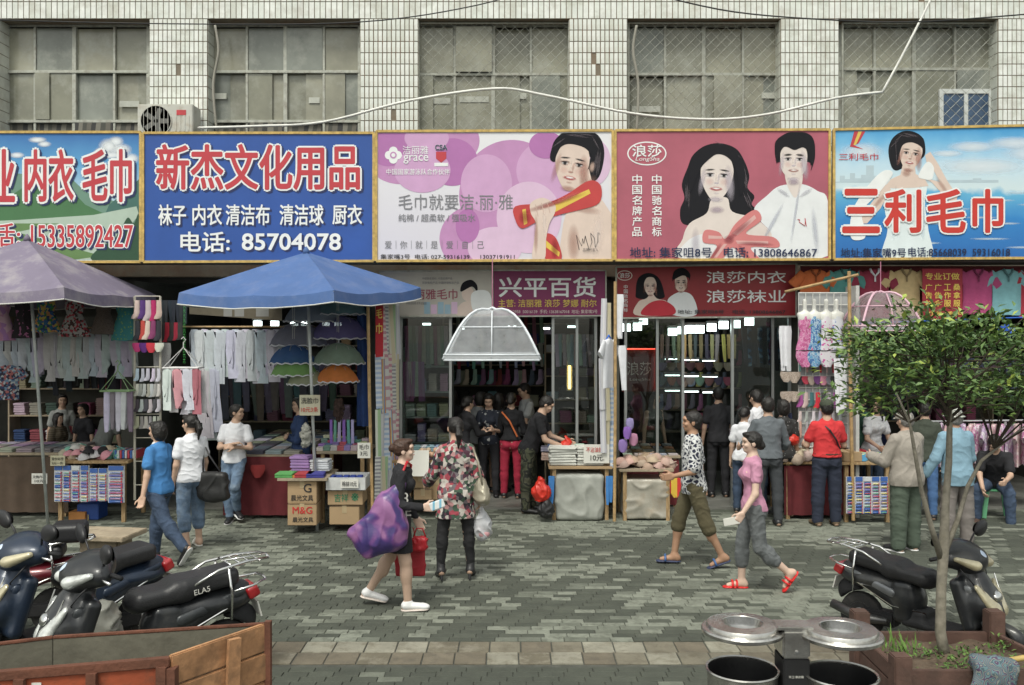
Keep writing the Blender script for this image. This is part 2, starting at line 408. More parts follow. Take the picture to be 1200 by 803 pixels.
while y < 13.72:
    if STRIP0 - .05 < y < STRIP1 - .02: y = STRIP1 + .052; row += 1
    hw = y * .5556 + 1.3; x = -hw + (row % 2) * .1 + rnd.uniform(-.01, .01)
    while x < hw:
        nz = -.02 + .8 * noise.noise(Vector((x * .35, y * .5, 3))) + .45 * noise.noise(Vector((x * 1.1, y * 1.6, 9))) + rnd.gauss(0, .24)
        if y < STRIP0: nz -= .22
        k = 3 if nz > .17 else 2 if nz > .03 else 1 if nz > -.2 else 0
        cells.append((x, y, rnd.uniform(-.0025, .002), rnd.gauss(0, .006), k)); x += .2
    y += .1; row += 1
vis = sorted([c for c in cells if c[1] > 6.9 and abs(c[0]) < c[1] * .556 + .1], key=lambda c: c[1])[:300]; vs_ = set(vis)
for (x, y, z, a, k) in vis:
    o = link('paver', pm[k], pave, (x, y, z)); o.rotation_euler = (0, rnd.gauss(0, .008), a)
st = MB()
for c in cells:
    if c in vs_: continue
    x, y, z, a, k = c; st.mi(k); me = pm[k]; ca, sa = math.cos(a), math.sin(a)
    st.add([(x + v.co.x * ca - v.co.y * sa, y + v.co.x * sa + v.co.y * ca, z + v.co.z) for v in me.vertices], [tuple(p.vertices) for p in me.polygons])
o = st.build('paver_field', pav_mats, pave); tag(o, kind='stuff')
tm = [brick_mesh(.126, .126, mat('strip tile %d' % i, c, .85, 0, .2, 4, .5, 40, dirt=d, dscale=7, damt=.9, world=True)) for i, (c, d) in enumerate((((.175, .16, .12), (.11, .098, .07)), ((.26, .25, .20), (.13, .115, .08)), ((.15, .13, .095), (.10, .09, .07)), ((.14, .125, .09), (.26, .24, .19))))]
for r_ in range(2):
    x = -5.6
    while x < 5.6:
        o = link('tile', rnd.choice(tm), pave, (x + r_ * .02, STRIP0 + .135 + r_ * .265, rnd.uniform(-.003, .003))); o.rotation_euler = (0, 0, rnd.gauss(0, .006)); x += .263

# ------------------------------------------------------------------ building
YW = 14.0
bld = thing('building', 'long tiled building with dusty upper windows above the row of shops', 'building', (0, YW, 0))
def X(px, Y=YW): return (px - 600) * Y / F
def Z(py, Y=YW): return HC - (py - HY) * Y / F
ZT = Z(22)
piers = [(-75 - 245, -75 - 177), (-70, -2), (175, 243), (422, 490), (667, 735), (915, 983), (1170, 1240), (1415, 1485)]
b = MB()
for a, c in piers: b.b2((X(a), YW + .012, 4.9), (X(c), YW + .5, ZT))
b.b2((X(-320), YW + .012, ZT), (X(1485), YW + .5, 9.2))
b.b2((X(-320), YW + .2, 3.5), (X(1485), YW + .5, 4.9))
b.build('wall', m_grout, bld, world=True)
b = MB()
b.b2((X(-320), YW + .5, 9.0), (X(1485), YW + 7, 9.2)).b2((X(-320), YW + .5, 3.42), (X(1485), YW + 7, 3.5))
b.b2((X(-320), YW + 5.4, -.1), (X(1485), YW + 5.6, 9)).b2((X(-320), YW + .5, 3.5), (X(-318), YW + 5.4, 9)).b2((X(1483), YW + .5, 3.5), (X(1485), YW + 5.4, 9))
b.build('inner_wall', mat('shade-darkened plaster', (.07, .07, .062), .9, 0, .2, 2, .3, dirt=(.03, .03, .03)), bld, world=True)  # interior shade put into the plaster colour of walls and ceiling
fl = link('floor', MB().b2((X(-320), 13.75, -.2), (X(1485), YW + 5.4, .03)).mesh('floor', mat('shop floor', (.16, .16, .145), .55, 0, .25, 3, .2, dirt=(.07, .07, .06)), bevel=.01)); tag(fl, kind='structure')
# tiles: individual ones on the two middle piers, the rest as one mesh of real tiles
TW, TH = .0655, .172
tme = [MB().box((0, 0, 0), (TW - .013, .012, TH - .014), taper=1).mesh('wall_tile', m) for m in m_tile]
rest = MB(); npart = 0
def put_tile(x, z, single, w=TW, h=TH):
    global npart
    k = min(2, max(0, int(1 + rnd.gauss(0, .7))))
    if rnd.random() < .006: return
    if single and npart < 300:
        o = link('tile', tme[k], bld, (x, rnd.uniform(-.001, .002) + .007, z)); npart += 1; o.rotation_euler = (0, rnd.gauss(0, .006), 0)
    else:
        rest.mi(k); rest.box((x, YW + rnd.uniform(-.001, .002) + .007, z), (w - .013, .012, h - .014))
for a, c in piers:
    x0, x1 = X(a), X(c); n = int((x1 - x0) / TW); tw = (x1 - x0) / n
    z = ZT - TH / 2
    while z > 5.1:
        for i in range(n): put_tile(x0 + (i + .5) * tw, z, a in (422, 667), tw)
        z -= TH
for r_ in range(8):
    z = ZT + .13 + r_ * .26
    for i in range(int((X(1485) - X(-320)) / .085)): put_tile(X(-320) + (i + .5) * .085, z, False, .085, .26)
o = rest.build('tile_field', m_tile, bld, world=True); tag(o, kind='stuff')
b = MB()
for a, c in piers:  # side returns of the piers
    for x in (X(a), X(c)):
        for i in range(12): b.box((x, YW + .25, ZT - TH * (i + .5)), (.012, .44, TH - .012))
tag(b.build('pier_return', m_tile[2], bld, world=True), kind='stuff')
m_pane = [mat('dusty pane %d' % i, c, .16, 0, .25, 1.6, .05, 20, dirt=(.40, .41, .36), dscale=2.2, damt=.6) for i, c in enumerate(((.235, .235, .185), (.28, .275, .215), (.20, .215, .19), (.22, .22, .17)))]
m_rustlath = mat('brown lath', (.24, .1, .04), .9)
m_bluepane = mat('blue pane', (.05, .09, .16), .15, 0, .3, 5, .1)
m_putty = mat('pale tape', (.46, .47, .42), .9)
m_curt = pmat('room behind', 'stripes', ((.08, .08, .07), (.14, .13, .11), (.05, .05, .05), (.2, .19, .16)), 3.7, 0, warp=.3)
YP = YW + .3
def window(a, c, cols, hz, fence, low=True, seed=0):
    rg = random.Random(seed); cx = X((a + c) / 2)
    xs = [X(a, YP)] + [X(p, YP) for p in cols] + [X(c, YP)]
    zs = [ZT - .03] + [Z(q, YP) for q in hz] + [4.92]
    f = MB()
    f.b2((xs[0], YP - .02, zs[0]), (xs[-1], YP + .03, zs[0] + .09))
    for i, x in enumerate(xs):
        wd = .03 if i % 2 == 0 else .018
        f.b2((x - wd, YP - .035 - .002 * i, zs[-1]), (x + wd, YP + .03, zs[0]))
    for j, z in enumerate(zs[1:-1]): f.b2((xs[0], YP - .05, z - .022), (xs[-1], YP + .028, z + .022))
    fr = f.build('window', m_frame_old, bld, world=True, bevel=.004)
    for i in range(len(xs) - 1):
        for j in range(len(zs) - 1):
            mm = rg.choice(m_pane); split = j == 1 and rg.random() < .75
            parts = [(xs[i] + .02, xs[i + 1] - .02, 0)]
            if split:
                q = xs[i] + (xs[i + 1] - xs[i]) * rg.uniform(.3, .75); parts = [(xs[i] + .02, q + .05, 0), (q - .03, xs[i + 1] - .02, .012)]
            for (u0, u1, dy) in parts:
                o = MB().b2((u0, YP + dy - .004, zs[j + 1] + .024), (u1, YP + dy, zs[j] - .024)).build('pane', m_curt if j == 2 else (rg.choice(m_pane) if split else mm), fr, world=True)
                o.location.y += rg.uniform(-.0, .003); o.rotation_euler.x = rg.gauss(0, .004)
            if j == 1 and rg.random() < .5:
                u0, u1, dy = rg.choice(parts); zz = zs[1] - .35 - rg.random() * .25
                MB().b2((u0 + .05, YP - .012, zz), (u1 - .05, YP - .006, zz + .09)).build('tape', (m_rustlath if (seed == 1 and i == 1) else m_putty), fr, world=True)
    if fence:
        g = MB(); yf = YP - .16; x0, x1, z0, z1 = xs[0], xs[-1], zs[-1], ZT - .02; s = .125; hgt = z1 - z0
        d = x0 - hgt
        def seg(xa, za, xb, zb, y):
            # wavy links
            L = math.hypot(xb - xa, zb - za); n = max(1, int(L / s)); 
            g.tube([(xa + (xb - xa) * t / n, y + (.006 if t % 2 else -.006), za + (zb - za) * t / n) for t in range(n + 1)], .0035, 4, False)
        while d < x1:
            a0, b0 = d, z0
            t0 = max(0, x0 - d); t1 = min(hgt, x1 - d)
            if t1 > t0 + .02:
                seg(d + t0, z0 + t0, d + t1, z0 + t1, yf); seg(d + t0, z1 - t0, d + t1, z1 - t1, yf - .004)
            d += s * 1.25
        for (p, q) in (((x0, z0), (x0, z1)), ((x1, z0), (x1, z1)), ((x0, z1), (x1, z1))): g.tube([(p[0], yf, p[1]), (q[0], yf, q[1])], .016, 6)
        g.build('wire_mesh', m_frame_old, fr, world=True)
    return fr
window(-5, 175, (42, 88, 135), (85, 143), 0, seed=1)
window(243, 422, (290, 335, 380), (85, 143), 0, seed=4)
window(490, 667, (533, 578, 622), (88,), 1, seed=3)
window(735, 915, (779, 824, 870), (88,), 1, seed=5)
w5 = window(983, 1170, (1024, 1070, 1118), (82,), 1, seed=8)
window(-250, -70, (-205, -160, -115), (85,), 0, seed=6)
window(1240, 1415, (1285, 1330, 1375), (85,), 0, seed=7)
f = MB(); x0, x1, z0, z1 = X(1098, YP), X(1160, YP), Z(156, YP), Z(106, YP); ym = YP - .09
for q in ((x0, x0 + .06), ((x0 + x1) / 2 - .03, (x0 + x1) / 2 + .03), (x1 - .06, x1)): f.b2((q[0], ym, z0), (q[1], ym + .05, z1))
f.b2((x0 + .06, ym + .003, z1 - .07), (x1 - .06, ym + .047, z1)).b2((x0 + .06, ym + .003, z0), (x1 - .06, ym + .047, z0 + .06))
wn = f.build('window', mat('white vinyl', (.62, .64, .62), .5), bld, world=True)
for u, v in ((x0 + .06, (x0 + x1) / 2 - .03), ((x0 + x1) / 2 + .03, x1 - .06)): MB().b2((u, ym + .02, z0 + .06), (v, ym + .03, z1 - .07)).build('pane', m_bluepane, wn, world=True)
# partitions between shops
PART = [-12.5, X(150, 13.9), X(440, 13.9), X(718, 13.9), X(935, 13.9), 9.3, 13]
for x in PART: MB().b2((x - .1, 13.9, .03), (x + .1, YW + 5.4, 3.42)).build('partition', mat('dim plaster', (.07, .07, .06), .9, dirt=(.07, .07, .06)), bld, world=True)  # plaster colour darkened to deepen the shade inside the shops
# bracket frame that carries the signboards
b = MB()
for px in (-60, 60, 168, 300, 440, 580, 720, 850, 975, 1090, 1230):
    x = X(px, 13.3)
    b.bar((x, 13.16, 3.74), (x, 14.0, 3.74), .05, .05).bar((x, 13.16, 5.3), (x, 14.0, 5.3), .05, .05).bar((x + .06, 13.2, 3.72), (x + .06, 14.0, 4.7), .035, .035)
b.bar((X(-70, 13.3), 13.25, 3.78), (X(1240, 13.3), 13.25, 3.78), .05, .06)
top(b, 'steel_bracket_frame', mat('rusty angle iron', (.1, .08, .065), .8, .3), 'rusty steel bracket frame carrying the long row of billboards', 'bracket', None)
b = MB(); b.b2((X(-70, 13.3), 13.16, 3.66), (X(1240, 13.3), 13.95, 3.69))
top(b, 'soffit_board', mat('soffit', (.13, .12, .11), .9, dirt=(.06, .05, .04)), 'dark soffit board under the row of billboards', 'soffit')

# ------------------------------------------------------------------ cables and air conditioner
def cable(pts, r, m, label, cat='cable', sub=6, name='cable'):
    p = [Vector(q) for q in pts]; out = []
    for i in range(len(p) - 1):
        p0, p1, p2, p3 = p[max(i - 1, 0)], p[i], p[i + 1], p[min(i + 2, len(p) - 1)]
        for k in range(sub):
            t = k / sub; out.append(.5 * ((2 * p1) + (p2 - p0) * t + (2 * p0 - 5 * p1 + 4 * p2 - p3) * t * t + (3 * p1 - p0 - 3 * p2 + p3) * t ** 3))
    out.append(p[-1]); return top(MB().tube(out, r, 6), name, m, label, cat, smooth=True)
cable([P(232, 150, 13.7), P(300, 148, 13.7), P(380, 143, 13.6), P(480, 118, 13.6), P(580, 104, 13.6), P(640, 112, 13.6), P(740, 133, 13.6), P(830, 140, 13.6), P(900, 134, 13.6), P(980, 115, 13.6), P(1034, 108, 13.6)], .02, m_wirew, 'white cable looping across the facade above the billboards')
cable([P(1034, 108, 13.6), P(1060, 60, 13.6), P(1100, -20, 13.6), P(1140, -110, 13.6)], .018, m_wirew, 'white cable rising steeply past the right window')
cable([P(-60, 22, 12.4), P(200, 28, 12.4), P(420, 26, 12.4), P(560, 6, 12.4), P(640, -20, 12.4)], .008, m_wireb, 'thin black cable crossing the left windows')
cable([P(760, -8, 12.6), P(860, 14, 12.6), P(985, 24, 12.6), P(1090, 25, 12.6), P(1260, 12, 12.6)], .01, m_wireb, 'thin black cable crossing the right windows')
cable([P(746, 30, 13.95), P(742, 60, 13.95), P(748, 100, 13.95), P(746, 155, 13.95)], .022, mat('dull hose', (.28, .27, .23), .7), 'pale drain hose hanging beside the fourth window', 'hose', name='hose')
cable([P(252, 30, 13.95), P(256, 60, 13.95), P(250, 100, 13.95), P(254, 155, 13.95)], .02, mat('dull hose', ()), 'pale hose hanging beside the second window', 'hose', name='hose')
ac = thing('air_conditioner', 'white outdoor air conditioner unit with round fan on tiled wall', 'air conditioner', P(193, 155, 13.75))
a0, a1 = P(161, 122, 13.6), P(226, 160, 13.6)
m_ac = mat('cream enamel', (.52, .52, .47), .5, 0, .08, 5, .1, dirt=(.3, .22, .13), dscale=6)
MB().b2((a0.x, 13.6, a1.z), (a1.x, 13.95, a0.z)).build('casing', m_ac, ac, world=True, bevel=.012)
cx, cz = P(183, 142, 13.6).x, P(183, 142, 13.6).z
MB().lathe([(.0, 13.597), (.225, 13.597)], 28, (cx, 0, cz), 'y').build('fan_recess_shade', m_dark, ac, world=True)  # flat dark disc, painted as the shade of the fan hollow
g = MB(); g.tube([(cx + .228 * math.cos(t * .2618), 13.588, cz + .228 * math.sin(t * .2618)) for t in range(25)], .008, 5)
for k in range(-3, 4):
    dz = math.sqrt(.05 - (k * .06) ** 2); g.tube([(cx + k * .06, 13.585, cz - dz), (cx + k * .06, 13.585, cz + dz)], .005, 5)
g.build('fan_grille', m_ac, ac, world=True)
g = MB()
for k in range(5): g.box((cx + .11 * math.cos(k * 1.257), 13.592, cz + .11 * math.sin(k * 1.257)), (.16, .005, .07), roty(-k * 1.257) @ rotx(.02))
g.build('fan_blade', mat('grey fan', (.14, .14, .13), .6), ac, world=True)
MB().b2((P(207, 0, 13.6).x, 13.594, P(0, 135, 13.6).z), (P(218, 0, 13.6).x, 13.599, P(0, 129, 13.6).z)).build('badge', mat('red badge', (.5, .05, .06), .5), ac, world=True)
b = MB()
for k in range(4): b.b2((P(205 + 5 * k, 0, 13.6).x, 13.594, a1.z + .08), (P(207 + 5 * k, 0, 13.6).x, 13.6, a0.z - .17))
b.build('side_grille', m_ac, ac, world=True)
# ------------------------------------------------------------------ signboards: flat printed sheets with lettering
def text_mesh(s, off=0., spacing=1.):
    c = bpy.data.curves.new('t', 'FONT'); c.body = s; c.offset = off; c.resolution_u = 3; c.space_character = spacing
    o = bpy.data.objects.new('t', c); COL.objects.link(o)
    me = bpy.data.meshes.new_from_object(o.evaluated_get(bpy.context.evaluated_depsgraph_get()))
    bpy.data.objects.remove(o); bpy.data.curves.remove(c); return me
def text(s, box, Y, m, parent, off=0., outline=None, shadow=None, olw=.03, name='lettering', slant=0., layer=3):
    """box = px0, py0, px1, py1 in photo pixels on the plane at depth Y"""
    x0, z1, x1, z0 = X(box[0], Y), Z(box[1], Y), X(box[2], Y), Z(box[3], Y)
    me = text_mesh(s); vs = np.array([v.co for v in me.vertices]); lo, hi = vs.min(0), vs.max(0)
    sx = (x1 - x0) / (hi[0] - lo[0]); sz = (z1 - z0) / (hi[1] - lo[1])
    u0 = np.zeros_like(vs); u0[:, 0] = x0 + (vs[:, 0] - lo[0]) * sx + slant * (vs[:, 1] - lo[1]) * sz; u0[:, 2] = z0 + (vs[:, 1] - lo[1]) * sz; u0 -= np.array(origin(parent))
    fs = [tuple(p.vertices) for p in me.polygons]; nv = len(vs); res = None
    for kind, mm, oo, dy in (('shadow', shadow, (off + olw) if outline else off, -1), ('outline', outline, off + olw, 0), ('', m, off, 1)):
        if mm is None: continue
        r_ = oo * sz * .8; V_ = []; F2 = []; nc = 1 if r_ == 0 else 5 if r_ < .012 else 9
        for c_ in range(nc):
            u = u0.copy(); an = c_ * 2 * math.pi / max(1, nc - 1) + .78
            if c_: u[:, 0] += r_ * math.cos(an); u[:, 2] += r_ * math.sin(an)
            u[:, 1] += Y - .002 * (layer + dy) - .00012 * c_
            if kind == 'shadow': u[:, 0] += .028; u[:, 2] -= .024
            V_ += u.tolist(); F2 += [tuple(i + c_ * nv for i in f) for f in fs]
        k = bpy.data.meshes.new(name); k.from_pydata(V_, [], F2); k.materials.append(mm)
        res = link(name + ('_' + kind if kind else ''), k, parent)
    return res
_ac = 0
def smooth_poly(pts, n=5):
    out = []; m = len(pts)
    for i in range(m):
        p0, p1, p2, p3 = [Vector((*pts[(i + j) % m], 0)) for j in (-1, 0, 1, 2)]
        for k in range(n):
            t = k / n; q = .5 * ((2 * p1) + (p2 - p0) * t + (2 * p0 - 5 * p1 + 4 * p2 - p3) * t * t + (3 * p1 - p0 - 3 * p2 + p3) * t ** 3); out.append((q.x, q.y))
    return out
def art(parent, Y, layer, m, *polys, name='print', sm=True, clip=None):
    if len(polys) > 1 and name in ('cloud', 'disc', 'wave', 'mist', 'note'):
        for i_, p_ in enumerate(polys): o_ = art(parent, Y, layer + i_ * .01, m, p_, name=name, sm=sm, clip=clip)
        return o_
    global _ac
    _ac += 1; g = MB(); y = Y - .001 * layer - (_ac % 45) * .00002
    for p in polys:
        y -= .000006
        q = smooth_poly(p) if sm else p
        if clip: q = [(min(max(a, clip[0]), clip[2]), min(max(b_, clip[1]), clip[3])) for a, b_ in q]
        g.add([(X(a, Y), y, Z(b_, Y)) for a, b_ in q], [tuple(range(len(q)))])
    return g.build(name, m, parent, world=True)
def ellp(cx, cy, rx, ry, n=14, a=0): return [(cx + rx * math.cos(t) * math.cos(a) - ry * math.sin(t) * math.sin(a), cy + rx * math.cos(t) * math.sin(a) + ry * math.sin(t) * math.cos(a)) for t in [2 * math.pi * k / n for k in range(n)]]
def ink(c, name): return mat('print ' + name, c, .5, 0, .06, 4, 0)
i_red = ink((.50, .045, .06), 'red'); i_white = ink((.78, .8, .8), 'white'); i_blk = ink((.02, .02, .03), 'black'); i_navy = ink((.01, .02, .07), 'navy'); i_shadow = ink((.015, .025, .1), 'letter shadow')
i_skin = ink((.68, .55, .48), 'skin'); i_skin2 = ink((.55, .38, .32), 'skin tone'); i_lip = ink((.55, .08, .1), 'lips'); i_hair = mat('print hair', (.006, .006, .01), .9, 0, .06, 4, 0); i_grey = ink((.2, .2, .22), 'grey'); i_pale = ink((.70, .62, .58), 'pale skin'); i_pink = ink((.60, .48, .50), 'pink shade')
i_yel = ink((.68, .5, .1), 'yellow')
m_soft = bpy.data.materials.new('soft print'); m_soft.use_nodes = True
_n = m_soft.node_tree; _b = _n.nodes['Principled BSDF']; _b.inputs['Roughness'].default_value = .5; _a = _n.nodes.new('ShaderNodeVertexColor'); _a.layer_name = 'Col'
_n.links.new(_a.outputs[0], _b.inputs['Base Color']); _n.links.new(_a.outputs[1], _b.inputs['Alpha'])
def soft(par, Y, L, blobs, name='tone'):
    """soft edged printed tones: cx, cy, rx, ry, angle, colour, strength"""
    for i_, (cx, cy, rx, ry, an, col, al) in enumerate(blobs):
        vs, fs, cs = [(X(cx, Y), Z(cy, Y))], [], [(*col, al)]; n = 18; ys = Y - .001 * L - i_ * .00012; ca, sa = math.cos(an), math.sin(an)
        for j, (q, k) in enumerate(((.45, .78), (.75, .36), (1, 0))):
            for t in range(n):
                u, v = rx * q * math.cos(6.2832 * t / n), ry * q * math.sin(6.2832 * t / n); vs.append((X(cx + u * ca - v * sa, Y), Z(cy + u * sa + v * ca, Y))); cs.append((*col, al * k))
        for t in range(n):
            t2 = (t + 1) % n; fs.append((0, 1 + t, 1 + t2))
            for j in range(2): fs.append((1 + j * n + t, 1 + (j + 1) * n + t, 1 + (j + 1) * n + t2, 1 + j * n + t2))
        o_ = origin(par); me = bpy.data.meshes.new(name); me.from_pydata([(x - o_.x, ys - o_.y, z - o_.z) for x, z in vs], [], fs); me.materials.append(m_soft)
        at = me.color_attributes.new('Col', 'FLOAT_COLOR', 'POINT'); at.data.foreach_set('color', [c for q in cs for c in q]); link(name, me, par)
def face(par, Y, cx, cy, s, L, skin, shade, tilt=0., male=False, smile=True, tone=(.42, .2, .16)):
    """printed face: cx,cy centre, s = half height in photo pixels"""
    ca, sa = math.cos(tilt), math.sin(tilt); q = lambda x, y: (cx + (x * ca - y * sa) * s, cy + (x * sa + y * ca) * s)
    T = lambda pts: [q(x, y) for x, y in pts]; jw = .5 if male else .42
    art(par, Y, L, skin, T([(-.64, -.4), (-.4, -.9), (0, -1.02), (.4, -.9), (.64, -.4), (.64, .05), (jw + .06, .52), (.2, .92), (0, 1), (-.2, .92), (-jw - .06, .52), (-.64, .05)]), name='face')
    B = lambda x, y, rx, ry, c, a, an=0: (*q(x, y), rx * s, ry * s, tilt + an, c, a); dk = (.015, .012, .014); lt = (.85, .76, .7)
    bl = [B(.52, .25, .22, .8, tone, .6, -.15), B(-.58, .2, .14, .65, tone, .45, .15), B(0, .93, .35, .14, tone, .55), B(-.28, .22, .2, .18, (.7, .25, .22), .16), B(.3, .22, .2, .18, (.7, .25, .22), .16),
          B(-.28, -.06, .22, .13, tone, .5), B(.28, -.06, .22, .13, tone, .5), B(.07, .08, .06, .22, tone, .35), B(-.03, .02, .035, .22, lt, .4), B(0, .27, .13, .05, tone, .7), B(0, .68, .14, .05, tone, .35)]
    for sx in (-1, 1):
        bl += [B(sx * .28, -.04, .16, .06, (.85, .85, .85), .9), B(sx * .28, -.045, .085, .085, dk, 1.), B(sx * .28, -.045, .06, .06, dk, 1.), B(sx * .28, -.10, .21, .04, dk, 1., sx * .08), B(sx * .29, -.26, .23, .045 if not male else .07, dk, .95, sx * .1)]
    bl += [B(0, .5, .27, .10, (.5, .05, .07) if not male else (.42, .16, .14), 1.), B(-.02, .5, .3, .05, (.5, .05, .07) if not male else (.4, .15, .13), .8), B(0, .485, .2, .05, (.88, .86, .84), 1. if smile else .2)]
    soft(par, Y, L + 1, bl, 'face_tone')
def strands(par, Y, L, pts, n, seed, w=.9):
    """locks of printed hair along a path"""
    rg = random.Random(seed)
    for k in range(n):
        i = rg.randrange(len(pts) - 1); (x0, y0), (x1, y1) = pts[i], pts[i + 1]; t = rg.random(); an = math.atan2(y1 - y0, x1 - x0); d = math.hypot(x1 - x0, y1 - y0)
        soft(par, Y, L, [(x0 + (x1 - x0) * t + rg.uniform(-3, 3), y0 + (y1 - y0) * t + rg.uniform(-2, 2), d * .5, w, an, (.16, .13, .15), .55)], 'hair_lock')
m_gold = mat('yellow timber batten', (.55, .38, .12), .7, 0, .3, 12, .3, dirt=(.2, .13, .06), dscale=14)
def board(label, q, m, Y=13.05, name='billboard', cat='billboard', frame=m_gold, fw=.035, dep=.09):
    """q = px0, px1, top-left, top-right, bottom-left, bottom-right rows"""
    a, c, tl, tr, bl, br = q; t = thing(name, label, cat, (X((a + c) / 2, Y), Y, Z((bl + br) / 2, Y)))
    cr = [(X(a, Y), Z(bl, Y)), (X(c, Y), Z(br, Y)), (X(c, Y), Z(tr, Y)), (X(a, Y), Z(tl, Y))]
    MB().prism(cr, Y, Y + dep).build('panel', m, t, world=True)
    g = MB()
    for i in range(4):
        p, r_ = cr[i], cr[(i + 1) % 4]; h = i % 2 == 0; d = fw / 2
        g.bar((p[0], Y + (.0 if h else -.004), p[1]), (r_[0], Y + (.0 if h else -.004), r_[1]), fw, fw, (0, 1, 0))
    if frame: g.build('frame', frame, t, world=True)
    return t
# 1: left billboard, landscape with underwear and towel lettering
Y = 13.05
OZ = lambda py: (Z(py, Y))
def zrel(t, py): return Z(py, Y) - t.location.z
q = (-75, 165, 155, 155, 307, 307)
t = board('leftmost billboard with mountain lake picture and red underwear and towel lettering', q, gmat('print landscape sky', ((0, (.5, .62, .68)), (.45, (.5, .68, .78)), (.75, (.1, .33, .6)), (1, (.03, .14, .4))), 2, 0, 1.85, warp=.12))
C1 = (-73, 157, 163, 305)
art(t, Y, 1, ink((.14, .26, .2), 'far hill'), [(-75, 215), (-20, 200), (40, 205), (62, 188), (100, 225), (163, 245), (163, 262), (-75, 262)], sm=False, clip=C1, name='far_hill')
art(t, Y, 2, ink((.06, .17, .07), 'green hill'), [(-75, 235), (-30, 225), (0, 238), (30, 218), (52, 190), (75, 214), (100, 240), (125, 252), (100, 262), (-75, 268)], sm=False, clip=C1, name='green_hill')
art(t, Y, 2, ink((.05, .14, .12), 'right hill'), [(128, 240), (150, 222), (163, 210), (163, 258), (120, 258)], sm=False, clip=C1, name='right_hill')
art(t, Y, 3, ink((.4, .5, .42), 'river'), [(-75, 262), (20, 258), (110, 252), (160, 242), (163, 252), (150, 268), (163, 285), (163, 304), (60, 304), (-75, 290)], sm=False, clip=C1, name='river')
art(t, Y, 4, ink((.12, .22, .08), 'near bank'), [(-75, 268), (10, 262), (70, 262), (20, 272), (60, 284), (120, 300), (90, 304), (-75, 304)], sm=False, clip=C1, name='river_bank')
art(t, Y, 5, ink((.02, .07, .035), 'dark bush'), [(108, 305), (120, 288), (132, 283), (142, 268), (150, 255), (157, 262), (163, 252), (163, 305)], clip=C1, name='dark_bush')
cw_ = (.8, .84, .87); soft(t, Y, 2, [(*q_, 0, cw_, 1) for q_ in ((128, 172, 14, 11), (142, 176, 14, 9), (120, 178, 11, 6), (154, 186, 10, 7), (136, 166, 10, 7), (44, 164, 12, 4), (52, 169, 9, 4), (20, 182, 10, 4), (-20, 172, 20, 6), (130, 182, 16, 5), (128, 172, 9, 7), (142, 176, 9, 6))], 'cloud')
text('业', (-16, 176, 17, 236), Y, i_red, t, .02, i_white, i_shadow, .05, layer=5)
text('内衣', (30, 176, 86, 236), Y, i_red, t, .02, i_white, i_shadow, .05, layer=5)
text('毛巾', (98, 176, 154, 236), Y, i_red, t, .02, i_white, i_shadow, .05, layer=5)
text('话:', (-10, 262, 24, 289), Y, i_red, t, .015, i_white, i_shadow, .05, layer=5)
text('15335892427', (37, 264, 156, 290), Y, i_red, t, .015, i_white, i_shadow, .04, layer=5)
# 2: blue billboard
t = board('blue billboard with large red and white lettering and a telephone number', (168, 438, 156, 156, 307, 306), mat('print royal blue', (.022, .082, .33), .45, 0, .12, 1.2, 0))
text('新杰文化用品', (184, 170, 421, 222), Y, i_red, t, .025, i_white, i_shadow, .045)
text('袜子', (186, 240, 218, 264), Y, i_white, t, .02, None, i_shadow)
text('内衣', (226, 240, 260, 264), Y, i_white, t, .02, None, i_shadow)
text('清洁布', (265, 240, 316, 264), Y, i_white, t, .02, None, i_shadow)
text('清洁球', (328, 240, 379, 264), Y, i_white, t, .02, None, i_shadow)
text('厨衣', (390, 240, 424, 263), Y, i_white, t, .02, None, i_shadow)
text('电话:', (212, 272, 269, 295), Y, i_white, t, .025, None, i_shadow)
text('85704078', (284, 274, 399, 293), Y, i_white, t, .03, None, i_shadow)
# 3: towel advertisement with woman
C3 = (443, 156, 716, 304)
t = board('pale billboard with purple discs and woman wrapped in a red towel', (441, 718, 154, 153, 306, 305), gmat('print lilac white', ((0, (.62, .6, .68)), (1, (.75, .75, .78))), 2, 0, 1.8, warp=.2))
pk = [ink(c, 'petal%d' % i) for i, c in enumerate(((.42, .16, .4), (.5, .25, .47), (.58, .34, .56), (.66, .47, .64), (.36, .11, .33)))]
art(t, Y, 1, pk[1], ellp(470, 178, 45, 38), ellp(520, 165, 42, 32), clip=C3, name='disc'); art(t, Y, 2, pk[0], ellp(455, 170, 25, 25), ellp(530, 190, 30, 28), clip=C3, name='disc')
art(t, Y, 3, pk[2], ellp(495, 200, 33, 26), ellp(500, 162, 26, 16), clip=C3, name='disc')
art(t, Y, 1, pk[1], ellp(600, 230, 62, 66), ellp(560, 280, 45, 40), clip=C3, name='disc'); art(t, Y, 2, pk[2], ellp(570, 215, 30, 34), ellp(655, 200, 50, 40), clip=C3, name='disc')
art(t, Y, 3, pk[3], ellp(620, 255, 38, 42), ellp(580, 290, 32, 24), ellp(690, 190, 26, 30), clip=C3, name='disc'); art(t, Y, 4, pk[0], ellp(640, 170, 20, 16), ellp(548, 265, 14, 20), clip=C3, name='disc')
art(t, Y, 5, i_hair, [(648, 190), (647, 172), (654, 160), (666, 153), (688, 152), (702, 160), (708, 176), (706, 196), (700, 210), (690, 214), (684, 206), (690, 182)], clip=C3, name='hair')
art(t, Y, 6, i_skin, [(672, 216), (690, 198), (696, 222), (708, 238), (716, 250), (716, 304), (660, 304), (656, 290), (660, 262), (666, 240)], clip=C3, sm=False, name='shoulder')
face(t, Y, 670, 194, 30, 7, i_skin, None, .16)
art(t, Y, 9, i_hair, [(650, 186), (649, 171), (656, 160), (674, 154), (694, 157), (702, 170), (702, 186), (696, 194), (693, 182), (684, 173), (668, 169), (658, 172), (653, 180)], clip=C3, name='hair')
